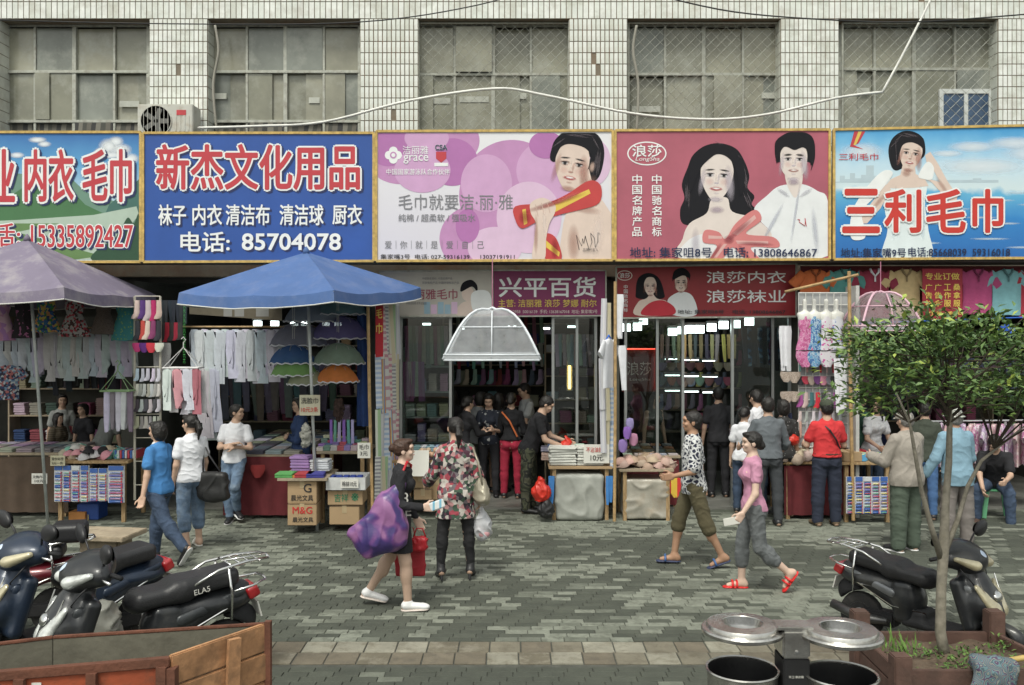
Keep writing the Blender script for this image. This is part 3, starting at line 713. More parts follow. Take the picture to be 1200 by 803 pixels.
soft(t, Y, 10, [(694, 196, 4, 7, .2, (.6, .42, .35), .8), (690, 225, 10, 22, .3, (.42, .22, .17), .5), (700, 275, 8, 30, .1, (.85, .75, .7), .5), (672, 285, 8, 24, 0, (.45, .25, .2), .5), (684, 245, 22, 6, .2, (.4, .2, .16), .4)])
strands(t, Y, 10.5, [(652, 170), (670, 157), (692, 160), (702, 178), (698, 205)], 12, 3)
tw = ink((.5, .05, .05), 'red towel'); twy = ink((.7, .5, .08), 'towel stripe')
art(t, Y, 13, tw, [(604, 242), (640, 238), (664, 228), (690, 212), (704, 218), (702, 238), (680, 246), (655, 252), (630, 260), (612, 268), (604, 258)], [(640, 274), (652, 280), (658, 304), (640, 304), (636, 290)], clip=C3, name='towel')
art(t, Y, 14, twy, [(612, 246), (616, 245), (618, 262), (614, 264)], [(640, 244), (690, 222), (692, 227), (648, 250)], [(640, 282), (656, 296), (655, 301), (640, 290)], sm=False, name='towel_stripe')
art(t, Y, 15, i_skin, [(622, 238), (636, 232), (650, 240), (650, 250), (644, 262), (640, 280), (638, 304), (624, 304), (626, 280), (628, 262), (622, 250)], clip=C3, name='arm')
art(t, Y, 16, ink((.55, .4, .34), 'finger line'), [(627, 240), (628, 240), (631, 254), (630, 254)], [(634, 238), (635, 238), (638, 252), (637, 252)], [(641, 238), (642, 238), (645, 250), (644, 250)], sm=False, name='finger_lines')
soft(t, Y, 16.5, [(650, 238, 40, 4, -.3, (.25, .01, .02), .55), (660, 234, 30, 3, -.4, (.7, .2, .15), .5), (628, 275, 3, 26, 0, (.42, .22, .17), .5), (638, 262, 3, 20, 0, (.85, .75, .7), .5), (615, 255, 8, 9, 0, (.25, .01, .02), .5), (650, 292, 5, 14, 0, (.25, .01, .02), .5)])
text('毛巾就要洁·丽·雅', (467, 228, 601, 246), Y, i_grey, t, .0)
text('纯棉 / 超柔软 / 强吸水', (467, 251, 557, 260), Y, i_grey, t, .01)
text('爱│你│就│是│爱│自│己', (451, 282, 567, 292), Y, i_grey, t, .0)
text('集家嘴3号  电话: 027-59316139     13037191911', (446, 298, 603, 304), Y, i_blk, t, .01)
text('洁丽雅', (472, 171, 502, 181), Y, i_white, t, .0, layer=4); text('grace', (473, 182, 502, 192), Y, i_white, t, .01, layer=4)
text('中国国家游泳队合作伙伴', (453, 198, 527, 205), Y, i_white, t, .01, layer=4)
art(t, Y, 5, i_white, *[ellp(461 + 5 * math.cos(k * 1.57), 182 + 5 * math.sin(k * 1.57), 5, 5, 10) for k in range(4)], name='emblem'); art(t, Y, 7, pk[1], ellp(461, 182, 4, 4), name='emblem'); art(t, Y, 8, i_white, ellp(461, 182, 2.3, 2.3), name='emblem')
text('CSA', (510, 170, 524, 176), Y, i_navy, t, .03, i_white, layer=5); art(t, Y, 6, i_red, [(511, 178), (523, 178), (523, 186), (517, 191), (511, 186)], sm=False, name='shield'); art(t, Y, 6, i_white, [(509, 191), (525, 191), (525, 195), (509, 195)], sm=False, name='shield')
def squig(t, Y, x, y, w_, h_, n, m, rw=.012, seed=0):
    rg = random.Random(seed); pts = [(X(x + w_ * (i / n) + rg.uniform(-3, 3), Y), Y - .009, Z(y + rg.uniform(-.5, .5) * h_ - 2 * i / n, Y)) for i in range(n)]
    return MB().tube(pts, rw * .4, 4).build('signature', m, t, world=True)
squig(t, Y, 676, 284, 30, 20, 16, i_blk, seed=2); text('品牌代言人', (683, 291, 701, 295), Y, i_blk, t, 0, layer=12)
# 4: couple advertisement
C4 = (722, 155, 970, 303)
t = board('crimson billboard with smiling couple and a pink bow', (721, 972, 153, 152, 305, 304), mat('print rose red', (.40, .105, .15), .5, 0, .12, 1.5, 0))
art(t, Y, 1, i_hair, [(800, 262), (797, 246), (802, 232), (799, 216), (806, 196), (812, 182), (826, 171), (844, 168), (862, 174), (872, 188), (878, 206), (876, 220), (884, 230), (881, 240), (890, 248), (878, 254), (884, 262), (866, 262), (820, 264)], clip=C4, name='hair')
art(t, Y, 2, i_pale, [(798, 304), (800, 280), (808, 262), (828, 250), (834, 234), (852, 232), (858, 248), (884, 256), (904, 274), (912, 304)], clip=C4, name='shoulder')
face(t, Y, 840, 207, 29, 4, i_pale, None, .05, tone=(.55, .5, .58))
art(t, Y, 7, i_hair, [(808, 226), (808, 196), (816, 180), (832, 170), (852, 171), (866, 184), (873, 206), (868, 230), (864, 208), (859, 192), (850, 183), (840, 181), (832, 186), (822, 196), (815, 212)], clip=C4, name='hair')
art(t, Y, 2.6, ink((.74, .74, .76), 'white gown'), [(800, 304), (804, 284), (826, 274), (850, 282), (872, 276), (898, 286), (908, 304)], clip=C4, name='dress')
strands(t, Y, 7.6, [(806, 250), (806, 225), (810, 200), (822, 180), (842, 171), (862, 182), (872, 206), (876, 230), (884, 250)], 26, 5)
art(t, Y, 2, ink((.74, .76, .78), 'white shirt'), [(884, 244), (898, 230), (914, 218), (940, 216), (958, 224), (970, 236), (970, 300), (912, 304), (904, 274), (890, 258)], clip=C4, name='shirt')
art(t, Y, 3, i_pale, [(921, 200), (938, 198), (940, 214), (932, 232), (922, 216)], clip=C4, name='neck')
art(t, Y, 4, i_hair, [(910, 192), (908, 172), (916, 160), (928, 155), (942, 156), (953, 166), (955, 184), (950, 200), (948, 190), (914, 190)], clip=C4, name='hair')
face(t, Y, 930, 188, 24, 5, i_pale, None, .02, True, tone=(.55, .5, .58))
art(t, Y, 8, i_hair, [(911, 188), (908, 168), (920, 157), (936, 154), (951, 160), (955, 176), (950, 194), (948, 180), (941, 173), (931, 176), (920, 172), (914, 179)], clip=C4, name='hair')
strands(t, Y, 8.6, [(912, 178), (920, 162), (936, 158), (950, 168), (952, 186)], 10, 7)
soft(t, Y, 8.8, [(932, 250, 2, 40, .15, (.5, .52, .6), .6), (905, 262, 3, 30, .5, (.5, .52, .6), .6), (955, 270, 4, 30, -.1, (.5, .52, .6), .5), (918, 226, 10, 3, .6, (.5, .5, .55), .6), (944, 226, 10, 3, -.6, (.5, .5, .55), .6), (840, 246, 10, 5, 0, (.4, .32, .4), .6), (815, 285, 6, 20, 0, (.45, .4, .48), .4), (930, 214, 8, 4, 0, (.4, .32, .4), .6)])
bow = ink((.6, .2, .2), 'bow'); bow2 = ink((.66, .4, .38), 'bow light')
art(t, Y, 9, bow, [(850, 280), (862, 262), (884, 246), (892, 258), (874, 274), (906, 278), (912, 290), (880, 290), (890, 304), (872, 302), (858, 290), (846, 304), (832, 304), (840, 288), (824, 284), (826, 270), (842, 272)], clip=C4, name='bow')
art(t, Y, 10, bow2, [(858, 274), (884, 252), (886, 256), (864, 276)], [(862, 282), (900, 283), (900, 286), (864, 286)], [(852, 286), (840, 302), (836, 302), (848, 286)], [(830, 276), (846, 277), (846, 280), (830, 280)], sm=False, name='bow_folds')
soft(t, Y, 10.5, [(866, 270, 20, 4, -.7, (.35, .08, .1), .6), (885, 286, 24, 3, .05, (.35, .08, .1), .6), (838, 296, 14, 3, -1., (.35, .08, .1), .6), (872, 296, 12, 3, .9, (.35, .08, .1), .6), (854, 281, 7, 6, 0, (.3, .06, .08), .7)])
art(t, Y, 3, i_white, ellp(758, 180, 23, 14, 20), name='oval_logo'); art(t, Y, 4, ink((.42, .1, .14), 'rose red flat'), ellp(758, 180, 21.5, 12.5, 20), name='oval_logo')
text('浪莎', (741, 170, 775, 184), Y, i_white, t, .02, layer=4); text('LongSha', (744, 184, 772, 190), Y, i_white, t, 0, slant=.3, layer=4)
for k, ch in enumerate('中国名牌产品'): text(ch, (741, 205 + 12.3 * k, 752, 215.5 + 12.3 * k), Y, i_white, t, .02)
for k, ch in enumerate('中国驰名商标'): text(ch, (764, 205 + 12.3 * k, 775, 215.5 + 12.3 * k), Y, i_white, t, .02)
text('地址: 集家咀8号   电话: 13808646867', (738, 290, 957, 302), Y, i_navy, t, .015, layer=8)
squig(t, Y, 936, 262, 12, 12, 8, i_red, seed=4)
# 5: sea billboard
C5 = (979, 152, 1262, 303)
t = board('blue sea billboard with woman holding a white towel and big red lettering', (977, 1265, 152, 146, 304, 302), gmat('print sea sky', ((0, (.02, .13, .42)), (.3, (.03, .22, .55)), (.5, (.12, .42, .66)), (.54, (.6, .72, .76)), (.72, (.5, .68, .8)), (.9, (.16, .45, .72)), (1, (.05, .3, .62))), 2, 0, 1.85, warp=.14))
art(t, Y, 1, ink((.45, .56, .62), 'skyline'), [(979, 213), (984, 213), (984, 206), (990, 206), (990, 210), (996, 210), (996, 203), (1002, 203), (1002, 209), (1009, 209), (1009, 205), (1015, 205), (1015, 194), (1024, 194), (1024, 206), (1036, 206), (1036, 211), (1140, 211), (1140, 209), (1150, 209), (1150, 211), (1170, 211), (1170, 214), (979, 214)], sm=False, name='skyline')
soft(t, Y, 1, [(x_, y_, w_, 1.6, 0, (.6, .74, .84), .7) for x_, y_, w_ in ((1150, 255, 24), (1180, 262, 18), (1100, 262, 20), (1210, 240, 20), (1160, 280, 26), (1060, 258, 8), (1192, 226, 14), (1230, 275, 20), (1120, 245, 22), (1090, 285, 14), (1200, 290, 24), (1175, 235, 16))], 'wave')
soft(t, Y, 1, [(x_, y_, w_ * 1.5, h_ * 1.5, 0, (.8, .86, .9), .75) for x_, y_, w_, h_ in ((1140, 172, 22, 5), (1190, 168, 25, 6), (1215, 180, 30, 8), (1110, 180, 14, 3), (1150, 195, 40, 8), (1010, 178, 18, 8))], 'mist')
art(t, Y, 2, ink((.70, .78, .8), 'white dress'), [(1036, 216), (1046, 210), (1078, 210), (1086, 218), (1084, 240), (1088, 270), (1090, 303), (1036, 303), (1040, 270), (1036, 240)], clip=C5, name='dress')
art(t, Y, 3, i_skin, [(1036, 220), (1044, 210), (1055, 205), (1058, 192), (1072, 192), (1073, 204), (1084, 210), (1088, 218), (1074, 220), (1050, 221)], sm=False, name='shoulders')
art(t, Y, 3.2, i_skin, [(1082, 208), (1092, 214), (1112, 236), (1120, 238), (1122, 230), (1110, 212), (1098, 190), (1090, 178), (1084, 182), (1086, 192), (1094, 200), (1102, 214), (1096, 212)], sm=False, name='arm')
art(t, Y, 3.2, i_skin, [(1036, 214), (1044, 222), (1032, 244), (1016, 262), (1004, 262), (1012, 250), (1024, 234)], sm=False, name='arm')
art(t, Y, 2, i_hair, [(1044, 194), (1041, 176), (1046, 162), (1058, 154), (1072, 155), (1082, 163), (1084, 178), (1080, 186), (1060, 196), (1050, 200)], name='hair')
face(t, Y, 1067, 181, 20, 5, i_skin, None, .15)
art(t, Y, 7, i_hair, [(1051, 188), (1049, 170), (1056, 160), (1070, 156), (1082, 163), (1084, 180), (1079, 172), (1068, 167), (1058, 170), (1054, 180)], name='hair'); strands(t, Y, 7.5, [(1048, 190), (1047, 170), (1060, 158), (1078, 162)], 9, 9, .7)
soft(t, Y, 7.6, [(1062, 203, 6, 5, 0, (.42, .22, .17), .5), (1048, 250, 3, 34, .05, (.45, .55, .65), .5), (1080, 250, 4, 34, -.05, (.45, .55, .65), .6), (1064, 230, 10, 3, 0, (.5, .6, .68), .6), (1104, 218, 3, 16, -.6, (.42, .22, .17), .4), (1030, 236, 3, 16, .7, (.42, .22, .17), .4)])
art(t, Y, 6, i_white, [(1036, 200), (1046, 204), (1030, 226), (1010, 248), (1014, 270), (1012, 280), (998, 280), (996, 262), (1002, 240), (1020, 214)], [(1076, 206), (1086, 190), (1094, 196), (1092, 210), (1082, 210)], name='towel')
for k, ch in enumerate('三利毛巾'): text(ch, ((988, 1037, 1086, 1140)[k], 223, (1029, 1078, 1130, 1174)[k], 272), Y, ink((.55, .04, .03), 'bright red'), t, .03, i_white, None, .045, layer=7)
text('三利毛巾', (983, 180, 1029, 188), Y, i_red, t, .01)
art(t, Y, 3, i_red, [(1001, 154), (1006, 154), (1000, 170), (1012, 175), (996, 172)], [(1010, 154), (1014, 154), (1006, 168), (1002, 170)], sm=False, name='emblem'); art(t, Y, 3, i_yel, [(1006, 154), (1010, 154), (1003, 170), (1000, 170)], sm=False, name='emblem')
text('地址:集家嘴9号', (985, 291, 1061, 302), Y, i_navy, t, .02, layer=7); text('电话:85668039  59316018', (1064, 290, 1183, 301), Y, i_navy, t, .02, layer=7)
# lower signs over the shop doors
Y = 13.62
C6 = (445, 319, 577, 370)
t = board('beige door sign with woman and folded towels left of the purple sign', (445, 577, 318, 317, 371, 371), mat('print beige', (.5, .47, .42), .6, 0, .08, 3, 0), Y, 'shop_sign', 'sign', m_frame_old, .02)
art(t, Y, 1, i_skin, [(536, 370), (540, 356), (556, 352), (572, 356), (576, 370)], ellp(548, 344, 7, 9), name='figure'); art(t, Y, 2, i_hair, [(540, 342), (542, 332), (552, 328), (559, 334), (559, 342), (553, 336)], name='hair'); art(t, Y, 3, i_white, [(552, 346), (562, 340), (574, 344), (576, 366), (556, 366)], name='towel')
for k in range(5): art(t, Y, 1, rnd.choice((pk[2], i_white, ink((.3, .45, .55), 'towel blue'), pk[3])), [(497 + k * 8, 354 + k % 2 * 3), (504 + k * 8, 354 + k % 2 * 3), (504 + k * 8, 368), (497 + k * 8, 368)], sm=False, name='folded_towel')
text('洁丽雅毛巾', (473, 339, 536, 351), Y, ink((.3, .06, .1), 'dark rose'), t, .015); text('中国驰名商标  中国名牌产品', (495, 325, 530, 328), Y, i_grey, t, 0); text('国家免检产品 中国环境标志产品', (495, 330, 538, 333), Y, i_grey, t, 0); text('中国洁丽雅·世界洁丽雅', (476, 354, 500, 357), Y, i_grey, t, 0)
t = board('purple shop sign with white and gold lettering over the middle shop', (577.5, 710, 317, 317, 371, 370), mat('print magenta', (.20, .018, .095), .5, 0, .12, 2, 0), Y, 'shop_sign', 'sign', m_frame_old, .02)
text('兴平百货', (585, 325, 698, 348), Y, i_white, t, .025); text('主营: 洁丽雅 浪莎 梦娜 耐尔', (584, 351, 699, 360), Y, i_yel, t, .01); text('电话: 85712958  50016139  手机: 13638167018  地址: 集家嘴3号', (582, 363, 700, 367.5), Y, i_pale, t, .0)
C7 = (723, 312, 932, 372)
t = board('red stocking shop sign with couple and white lettering over the third shop', (722, 933, 313, 309, 373, 371), mat('print deep red', (.26, .018, .025), .5, 0, .15, 2, 0), Y, 'shop_sign', 'sign', m_frame_old, .025)
art(t, Y, 1, i_hair, [(745, 342), (748, 326), (760, 320), (772, 326), (778, 342), (776, 350), (748, 350)], name='hair'); face(t, Y, 762, 336, 11, 3, i_skin, i_skin2)
art(t, Y, 2, i_skin, [(744, 369), (748, 354), (757, 350), (764, 344), (770, 350), (782, 354), (782, 369)], name='shoulder'); art(t, Y, 6, ink((.5, .02, .04), 'red gown'), [(752, 369), (760, 356), (776, 352), (790, 360), (788, 369)], name='gown')
art(t, Y, 2, ink((.74, .76, .78), 'white shirt'), [(782, 354), (788, 346), (800, 342), (812, 348), (816, 369), (788, 369)], name='shirt'); face(t, Y, 798, 332, 11, 4, i_skin, i_skin2, 0, True); art(t, Y, 3, i_hair, [(788, 330), (790, 318), (800, 314), (808, 320), (808, 330), (806, 325), (792, 325)], name='hair'); art(t, Y, 8, i_hair, [(788, 328), (791, 318), (800, 315), (808, 320), (808, 326), (800, 323)], name='hair')
text('浪莎内衣', (828, 318, 921, 332), Y, i_white, t, .012, ); text('浪莎袜业', (828, 340, 921, 355), Y, i_white, t, .012)
text('地址: 集家咀8号    电话: 13808646867', (794, 363, 920, 368), Y, i_blk, t, .01, layer=8)
art(t, Y, 1, i_pale, ellp(732, 323, 9, 6), name='oval_logo'); art(t, Y, 2, mat('print deep red', (0, 0, 0)), ellp(732, 323, 8, 5), name='oval_logo'); text('浪莎', (726, 320, 738, 326), Y, i_white, t, .01)
for k, ch in enumerate('中国驰名商标'): text(ch, (731, 334 + 5.4 * k, 735.5, 338.6 + 5.4 * k), Y, i_white, t, .0)
# red banner among hanging shirts on the right
t = board('dark red banner with yellow lettering hanging among the polo shirts', (1081, 1128, 315, 315, 376, 376), mat('print banner red', (.27, .02, .035), .7, 0, .12, 3, .1), 13.3, 'banner', 'banner', None, dep=.01)
Y = 13.3
text('专业订做', (1084, 320, 1124, 328), Y, i_yel, t, .02)
for c_, s in ((1084, '广告衫'), (1095, '广告伞'), (1106, '工作服'), (1117, '桑拿服')):
    for k, ch in enumerate(s): text(ch, (c_, 333 + k * 9.4, c_ + 8, 340.5 + k * 9.4), Y, i_yel, t, .02)
text('印字 绣字', (1084, 365, 1126, 371), Y, i_yel, t, .02)
# ------------------------------------------------------------------ people: one continuous skinned surface plus clothing and hair
m_skin = mat('skin', (.50, .33, .24), .55, 0, .06, 9, .1, 60); m_skin_pale = mat('pale skin', (.60, .43, .34), .55, 0, .05, 9, .1, 60); m_skin_tan = mat('tan skin', (.38, .22, .14), .55, 0, .07, 9, .1, 60)
m_hair = mat('black hair', (.013, .011, .010), .45, 0, .4, 40, .6, 120); m_hair_br = mat('brown hair', (.05, .022, .012), .5, 0, .4, 40, .6, 120); m_hair_gr = mat('grey hair', (.2, .19, .18), .7, 0, .3, 40, .6, 120)
m_eye = mat('dark eye', (.015, .01, .01), .3); m_lips = mat('lip', (.40, .14, .12), .5)
nrm = lambda v: np.array(v, float) / max(1e-9, np.linalg.norm(v))
class Body:
    def __init__(s, H=1.65, pose=None, fem=False, build=1.):
        p = dict(lean=(0, 0, 1), side=(0, 1, 0), LT=(0, .04, -1), LS=(0, .02, -1), RT=(0, -.04, -1), RS=(0, -.02, -1), LU=(0, .2, -1), LF=(.14, .12, -1), RU=(0, -.2, -1), RF=(.14, -.12, -1),
                 lf=(1, .12, 0), rf=(1, -.12, 0), hy=0, hp=0, z0=None, curl=.5, LH=None, RH=None, LPN=None, RPN=None)
        p.update(pose or {}); s.p = p; s.H = H; s.fem = fem; s.b = build
        g = lambda k: nrm(p[k]); u = g('lean'); l = nrm(p['side']); l = nrm(l - u * (l @ u)); f = np.cross(l, u); s.u, s.l, s.f = u, l, f
        J = {}; J['pel'] = np.zeros(3); hw = .052 * H * (1.05 if fem else 1); sw = (.086 if fem else .096) * H * build ** .4
        pl = nrm(np.array([p['side'][0] * .5, 1, 0]));
        for S, sg in (('L', 1), ('R', -1)):
            J[S + 'h'] = pl * sg * hw + [0, 0, -.01 * H]; J[S + 'k'] = J[S + 'h'] + g(S + 'T') * .245 * H; J[S + 'a'] = J[S + 'k'] + g(S + 'S') * .242 * H
            J[S + 's'] = u * .273 * H + l * sg * sw; J[S + 'e'] = J[S + 's'] + g(S + 'U') * .178 * H; J[S + 'w'] = J[S + 'e'] + g(S + 'F') * .148 * H
        J['wst'] = u * .085 * H; J['chs'] = u * .21 * H; J['nb'] = u * .315 * H; ny = nrm(u * .8 + np.array([0, 0, .2])); J['nt'] = J['nb'] + ny * .04 * H
        c, s_ = math.cos(p['hy']), math.sin(p['hy']); f0 = nrm(np.array([f[0], f[1], 0])); l0 = np.array([-f0[1], f0[0], 0]); hf = f0 * c + l0 * s_; hl = np.cross([0, 0, 1], hf)
        cp, sp = math.cos(p['hp']), math.sin(p['hp']); hu = np.array([0, 0, cp]) + hf * -sp * -1; hf = hf * cp - np.array([0, 0, 1]) * sp; hu = np.cross(hf, hl); s.hf, s.hl, s.hu = hf, hl, hu
        J['hd'] = J['nt'] + hu * .055 * H + hf * .012 * H
        s.fd = {'L': g('lf'), 'R': g('rf')}
        low = 1e9
        for S in 'LR':
            d = s.fd[S]; un = nrm(np.cross(np.cross(d, [0, 0, 1]), d)); s.fd[S + 'u'] = un
            J[S + 'heel'] = J[S + 'a'] - d * .022 * H - un * .045 * H; J[S + 'toe'] = J[S + 'a'] + d * .105 * H - un * .045 * H
            low = min(low, J[S + 'heel'][2], J[S + 'toe'][2])
        lift = -low + .006 if p['z0'] is None else p['z0']; s.lift = lift
        s.low = low
        for k in J: J[k] = J[k] + [0, 0, lift]
        s.J = J
    def torso(s, q, inf=0., k=.04, hips=True):
        J, H, b = s.J, s.H, s.b; sq = (*s.f, .7)
        rot = np.stack([s.f, s.l, s.u], 1)
        if hips: q.ell(J['pel'] + s.u * .0 * H, ((.062 * b) * H + inf, (.092 if s.fem else .086) * H * b + inf, .07 * H + inf), k, rot)
        q.ell(J['wst'], (.052 * H * b + inf, (.068 if s.fem else .078) * H * b + inf, .085 * H), k, rot)
        q.ell(J['chs'] + s.f * .004 * H, (.062 * H * b + inf, (.082 if s.fem else .092) * H * b + inf, .095 * H + inf * .5), k, rot)
        
        for S in 'LR': q.cone(J['nb'] - s.u * .022 * H, J[S + 's'] - (J[S + 's'] - J['chs']) * .08, .034 * H + inf * .5, .024 * H + inf * .6, k)
        q.cone(J['nb'] + s.u * -.02 * H, J['nb'] + s.u * .008 * H, .05 * H + inf * .6, .034 * H + inf * .3, k)
        if s.fem:
            for sg in (1, -1): q.ell(J['chs'] + s.f * .05 * H + s.l * sg * .036 * H + s.u * .0 * H, (.03 * H + inf * .8, .034 * H, .036 * H), .03)
        if hips:
            for S, sg in (('L', 1), ('R', -1)): q.ell(J['pel'] - s.f * .034 * H + s.l * sg * .04 * H - s.u * .025 * H, (.045 * H + inf * .7, .045 * H + inf * .7, .052 * H), .04)
        return q
    def leg(s, q, S, inf=0., t1=1., wide=0., k=.025, foot=False):
        J, H, b = s.J, s.H, s.b; h, kn, a = J[S + 'h'], J[S + 'k'], J[S + 'a']
        r = lambda x: x * H * b + inf
        if t1 <= 1: q.cone(h, h + (kn - h) * t1, r(.052), r(.052 - .019 * t1) + wide, k); return q
        q.cone(h, kn, r(.052), r(.034) + wide * .5, k); t = t1 - 1; e = kn + (a - kn) * t; q.cone(kn, e, r(.033) + wide * .5, r(.033 - .011 * t) + wide, k)
        c = kn + (a - kn) * .3; bk = nrm(np.cross(s.l, a - kn)); q.ell(c + bk * -.0, (r(.034) + wide * .5, r(.033) + wide * .5, r(.06)), .03) if t > .3 else 0
        return q
    def arm(s, q, S, inf=0., t1=2., wide=0., k=.02):
        J, H, b = s.J, s.H, s.b; sh, e, w_ = J[S + 's'], J[S + 'e'], J[S + 'w']; r = lambda x: x * H * b ** .7 + inf
        if t1 <= 1: q.cone(sh, sh + (e - sh) * t1, r(.028), r(.025) + wide, k); return q
        q.cone(sh, e, r(.0275), r(.0215) + wide * .5, k); t = t1 - 1; q.cone(e, e + (w_ - e) * t, r(.022) + wide * .5, r(.022 - .007 * t) + wide, k); return q
    def hand(s, q, S):
        J, H, p = s.J, s.H, s.p; w_ = J[S + 'w']; d = nrm(p[S + 'H']) if p[S + 'H'] is not None else nrm(J[S + 'w'] - J[S + 'e']); sg = 1 if S == 'L' else -1
        n = nrm(p[S + 'PN']) if p[S + 'PN'] is not None else nrm(-sg * s.l + .15 * s.f); n = nrm(n - d * (n @ d)); x = np.cross(d, n); th = x if (x @ (s.f + np.array([0, 0, .5]))) > 0 else -x
        q.box(w_ + d * .028 * H, (.030 * H, .024 * H, .010 * H), .01, .015, np.stack([d, x, n], 1)); s.palm = w_ + d * .05 * H
        c = p['curl']
        for i, (o_, L) in enumerate(((.0185, .040), (.0065, .046), (-.0055, .043), (-.017, .034))):
            a = w_ + d * .05 * H + th * o_ * H; d1 = nrm(d * math.cos(c) + n * math.sin(c)); m1 = a + d1 * L * .5 * H; c2 = c * 2 + .1; d2 = nrm(d * math.cos(c2) + n * math.sin(c2)); e = m1 + d2 * L * .5 * H
            q.cone(a, m1, .0062 * H, .0056 * H, .004); q.cone(m1, e, .0056 * H, .0045 * H, .004)
        a = w_ + d * .015 * H + th * .018 * H; m1 = a + nrm(d * .7 + th * .75 + n * .2) * .028 * H; e = m1 + nrm(d + n * .4 + th * .1) * .022 * H
        q.cone(a, m1, .0085 * H, .0065 * H, .01); q.cone(m1, e, .0065 * H, .005 * H, .004)
    def head(s, q):
        J, H = s.J, s.H; c = J['hd']; rot = np.stack([s.hf, s.hl, s.hu], 1); A = lambda x, y, z: c + (s.hf * x + s.hl * y + s.hu * z) * H
        q.cone(J['nb'] - s.u * .01 * H, J['nt'] + s.hu * .015 * H, .034 * H * s.b ** .5 * (.92 if s.fem else 1), .031 * H * (.9 if s.fem else 1), .03)
        q.ell(A(-.008, 0, .014), (.057 * H, .046 * H, .052 * H), .02, rot); q.ell(A(.012, 0, -.022), (.038 * H, .035 * H, .045 * H), .02, rot); q.ell(A(.03, 0, -.05), (.018 * H, .018 * H, .013 * H), .02, rot)
        q.ell(A(.047, 0, .018), (.012 * H, .03 * H, .016 * H), .02, rot)
        for sg in (1, -1):
            q.ell(A(.051, sg * .019, .002), (.012 * H, .011 * H, .008 * H), .008, rot, op='s'); q.ell(A(.038, sg * .024, -.018), (.014 * H, .012 * H, .012 * H), .015, rot); q.ell(A(-.004, sg * .047, -.006), (.013 * H, .006 * H, .019 * H), .005, rot)
        q.cone(A(.047, 0, .002), A(.0555, 0, -.016), .005 * H, .0068 * H, .008)
        q.ell(A(.049, 0, -.034), (.0075 * H, .014 * H, .0055 * H), .006, rot); return A
    def bare(s, parent, m, h, hands='LR'):
        q = SDF(); s.torso(q); 
        for S in 'LR':
            s.leg(q, S, t1=2.); s.arm(q, S)
            d, un = s.fd[S], s.fd[S + 'u']; J = s.J; q.cone(J[S + 'a'] - d * .01 * s.H - un * .018 * s.H, J[S + 'toe'] + un * .012 * s.H - d * .02 * s.H, .026 * s.H, .014 * s.H, .03); q.cone(J[S + 'a'], J[S + 'heel'] + un * .02 * s.H, .02 * s.H, .02 * s.H, .02)
            if S in hands: s.hand(q, S)
        A = s.head(q); s.A = A; q.build('body', m, parent, h)
        H = s.H; hl = s.hl; g = MB()
        for sg in (1, -1):
            c = A(.047, sg * .019, .003); g2 = MB(); rr = .006 * H
            g2.rings([[Vector(c) + Vector(s.hl) * rr * math.cos(t * .785) * k + Vector(s.hu) * rr * .5 * math.sin(t * .785) * k + Vector(s.hf) * rr * w_ for t in range(8)] for k, w_ in ((1, 0), (.6, .45), (.1, .6))]); g2.build('eye', m_eye, parent)
            g3 = MB(); a = A(.0535, sg * .010, .017); b = A(.050, sg * .028, .018); g3.bar(a, b, .004 * H, .003 * H, tuple(s.hu)); g3.build('eyebrow', m_hair, parent)
        g = MB(); g.tube([A(.053, .011, -.034), A(.0565, .004, -.0325), A(.0565, -.004, -.0325), A(.053, -.011, -.034)], [.001 * H, .003 * H, .003 * H, .001 * H], 6); g.build('mouth', m_lips, parent, smooth=True)
    def hair(s, parent, style, m, h):
        H = s.H; A = s.A; rot = np.stack([s.hf, s.hl, s.hu], 1); q = SDF(); g = .01
        q.ell(A(-.012, 0, .018), (.060 * H, .051 * H, .056 * H), .02, rot)
        if style in ('bob', 'long'): q.ell(A(-.02, 0, -.02), (.05 * H, .054 * H, .06 * H), .03, rot)
        if style == 'short': q.ell(A(-.03, 0, -.008), (.038 * H, .046 * H, .045 * H), .02, rot); q.clip(A(.018 , 0, -.004), s.hf * -.75 + s.hu * .66)
        elif style == 'bob': q.clip(A(.014, 0, -.01), s.hf * -.86 + s.hu * .42)
        elif style == 'long': q.clip(A(.02, 0, -.02), s.hf * -.9 + s.hu * .4)
        else: q.clip(A(.024, 0, 0), s.hf * -.72 + s.hu * .68)
        if style != 'short':
            q.ell(A(.03, 0, .052), (.028 * H, .038 * H, .016 * H), .02, rot)
        if style == 'ponytail': q.ell(A(-.068, 0, .018), (.018 * H, .018 * H, .018 * H), .01); q.cone(A(-.075, 0, .01), A(-.092, 0, -.035), .017 * H, .022 * H, .015); q.cone(A(-.092, 0, -.035), A(-.08, .0, -.12), .022 * H, .006 * H, .01)
        if style == 'bun': q.ell(A(-.066, 0, .022), (.026 * H, .028 * H, .026 * H), .01)
        if style == 'lowbun': q.ell(A(-.062, 0, -.015), (.028 * H, .034 * H, .03 * H), .02)
        if style == 'long':
            for sg in (1, -1): q.cone(A(-.01, sg * .045, -.03), A(.012, sg * .05, -.13), .02 * H, .014 * H, .03, (*s.hf, .8))
            q.cone(A(-.04, 0, -.02), A(-.045, 0, -.13), .045 * H, .034 * H, .03, (*s.hf, .55))
        q.build('hair', m, parent, h, wrinkle(.0055, 75, 3, (1, 1, .3)))
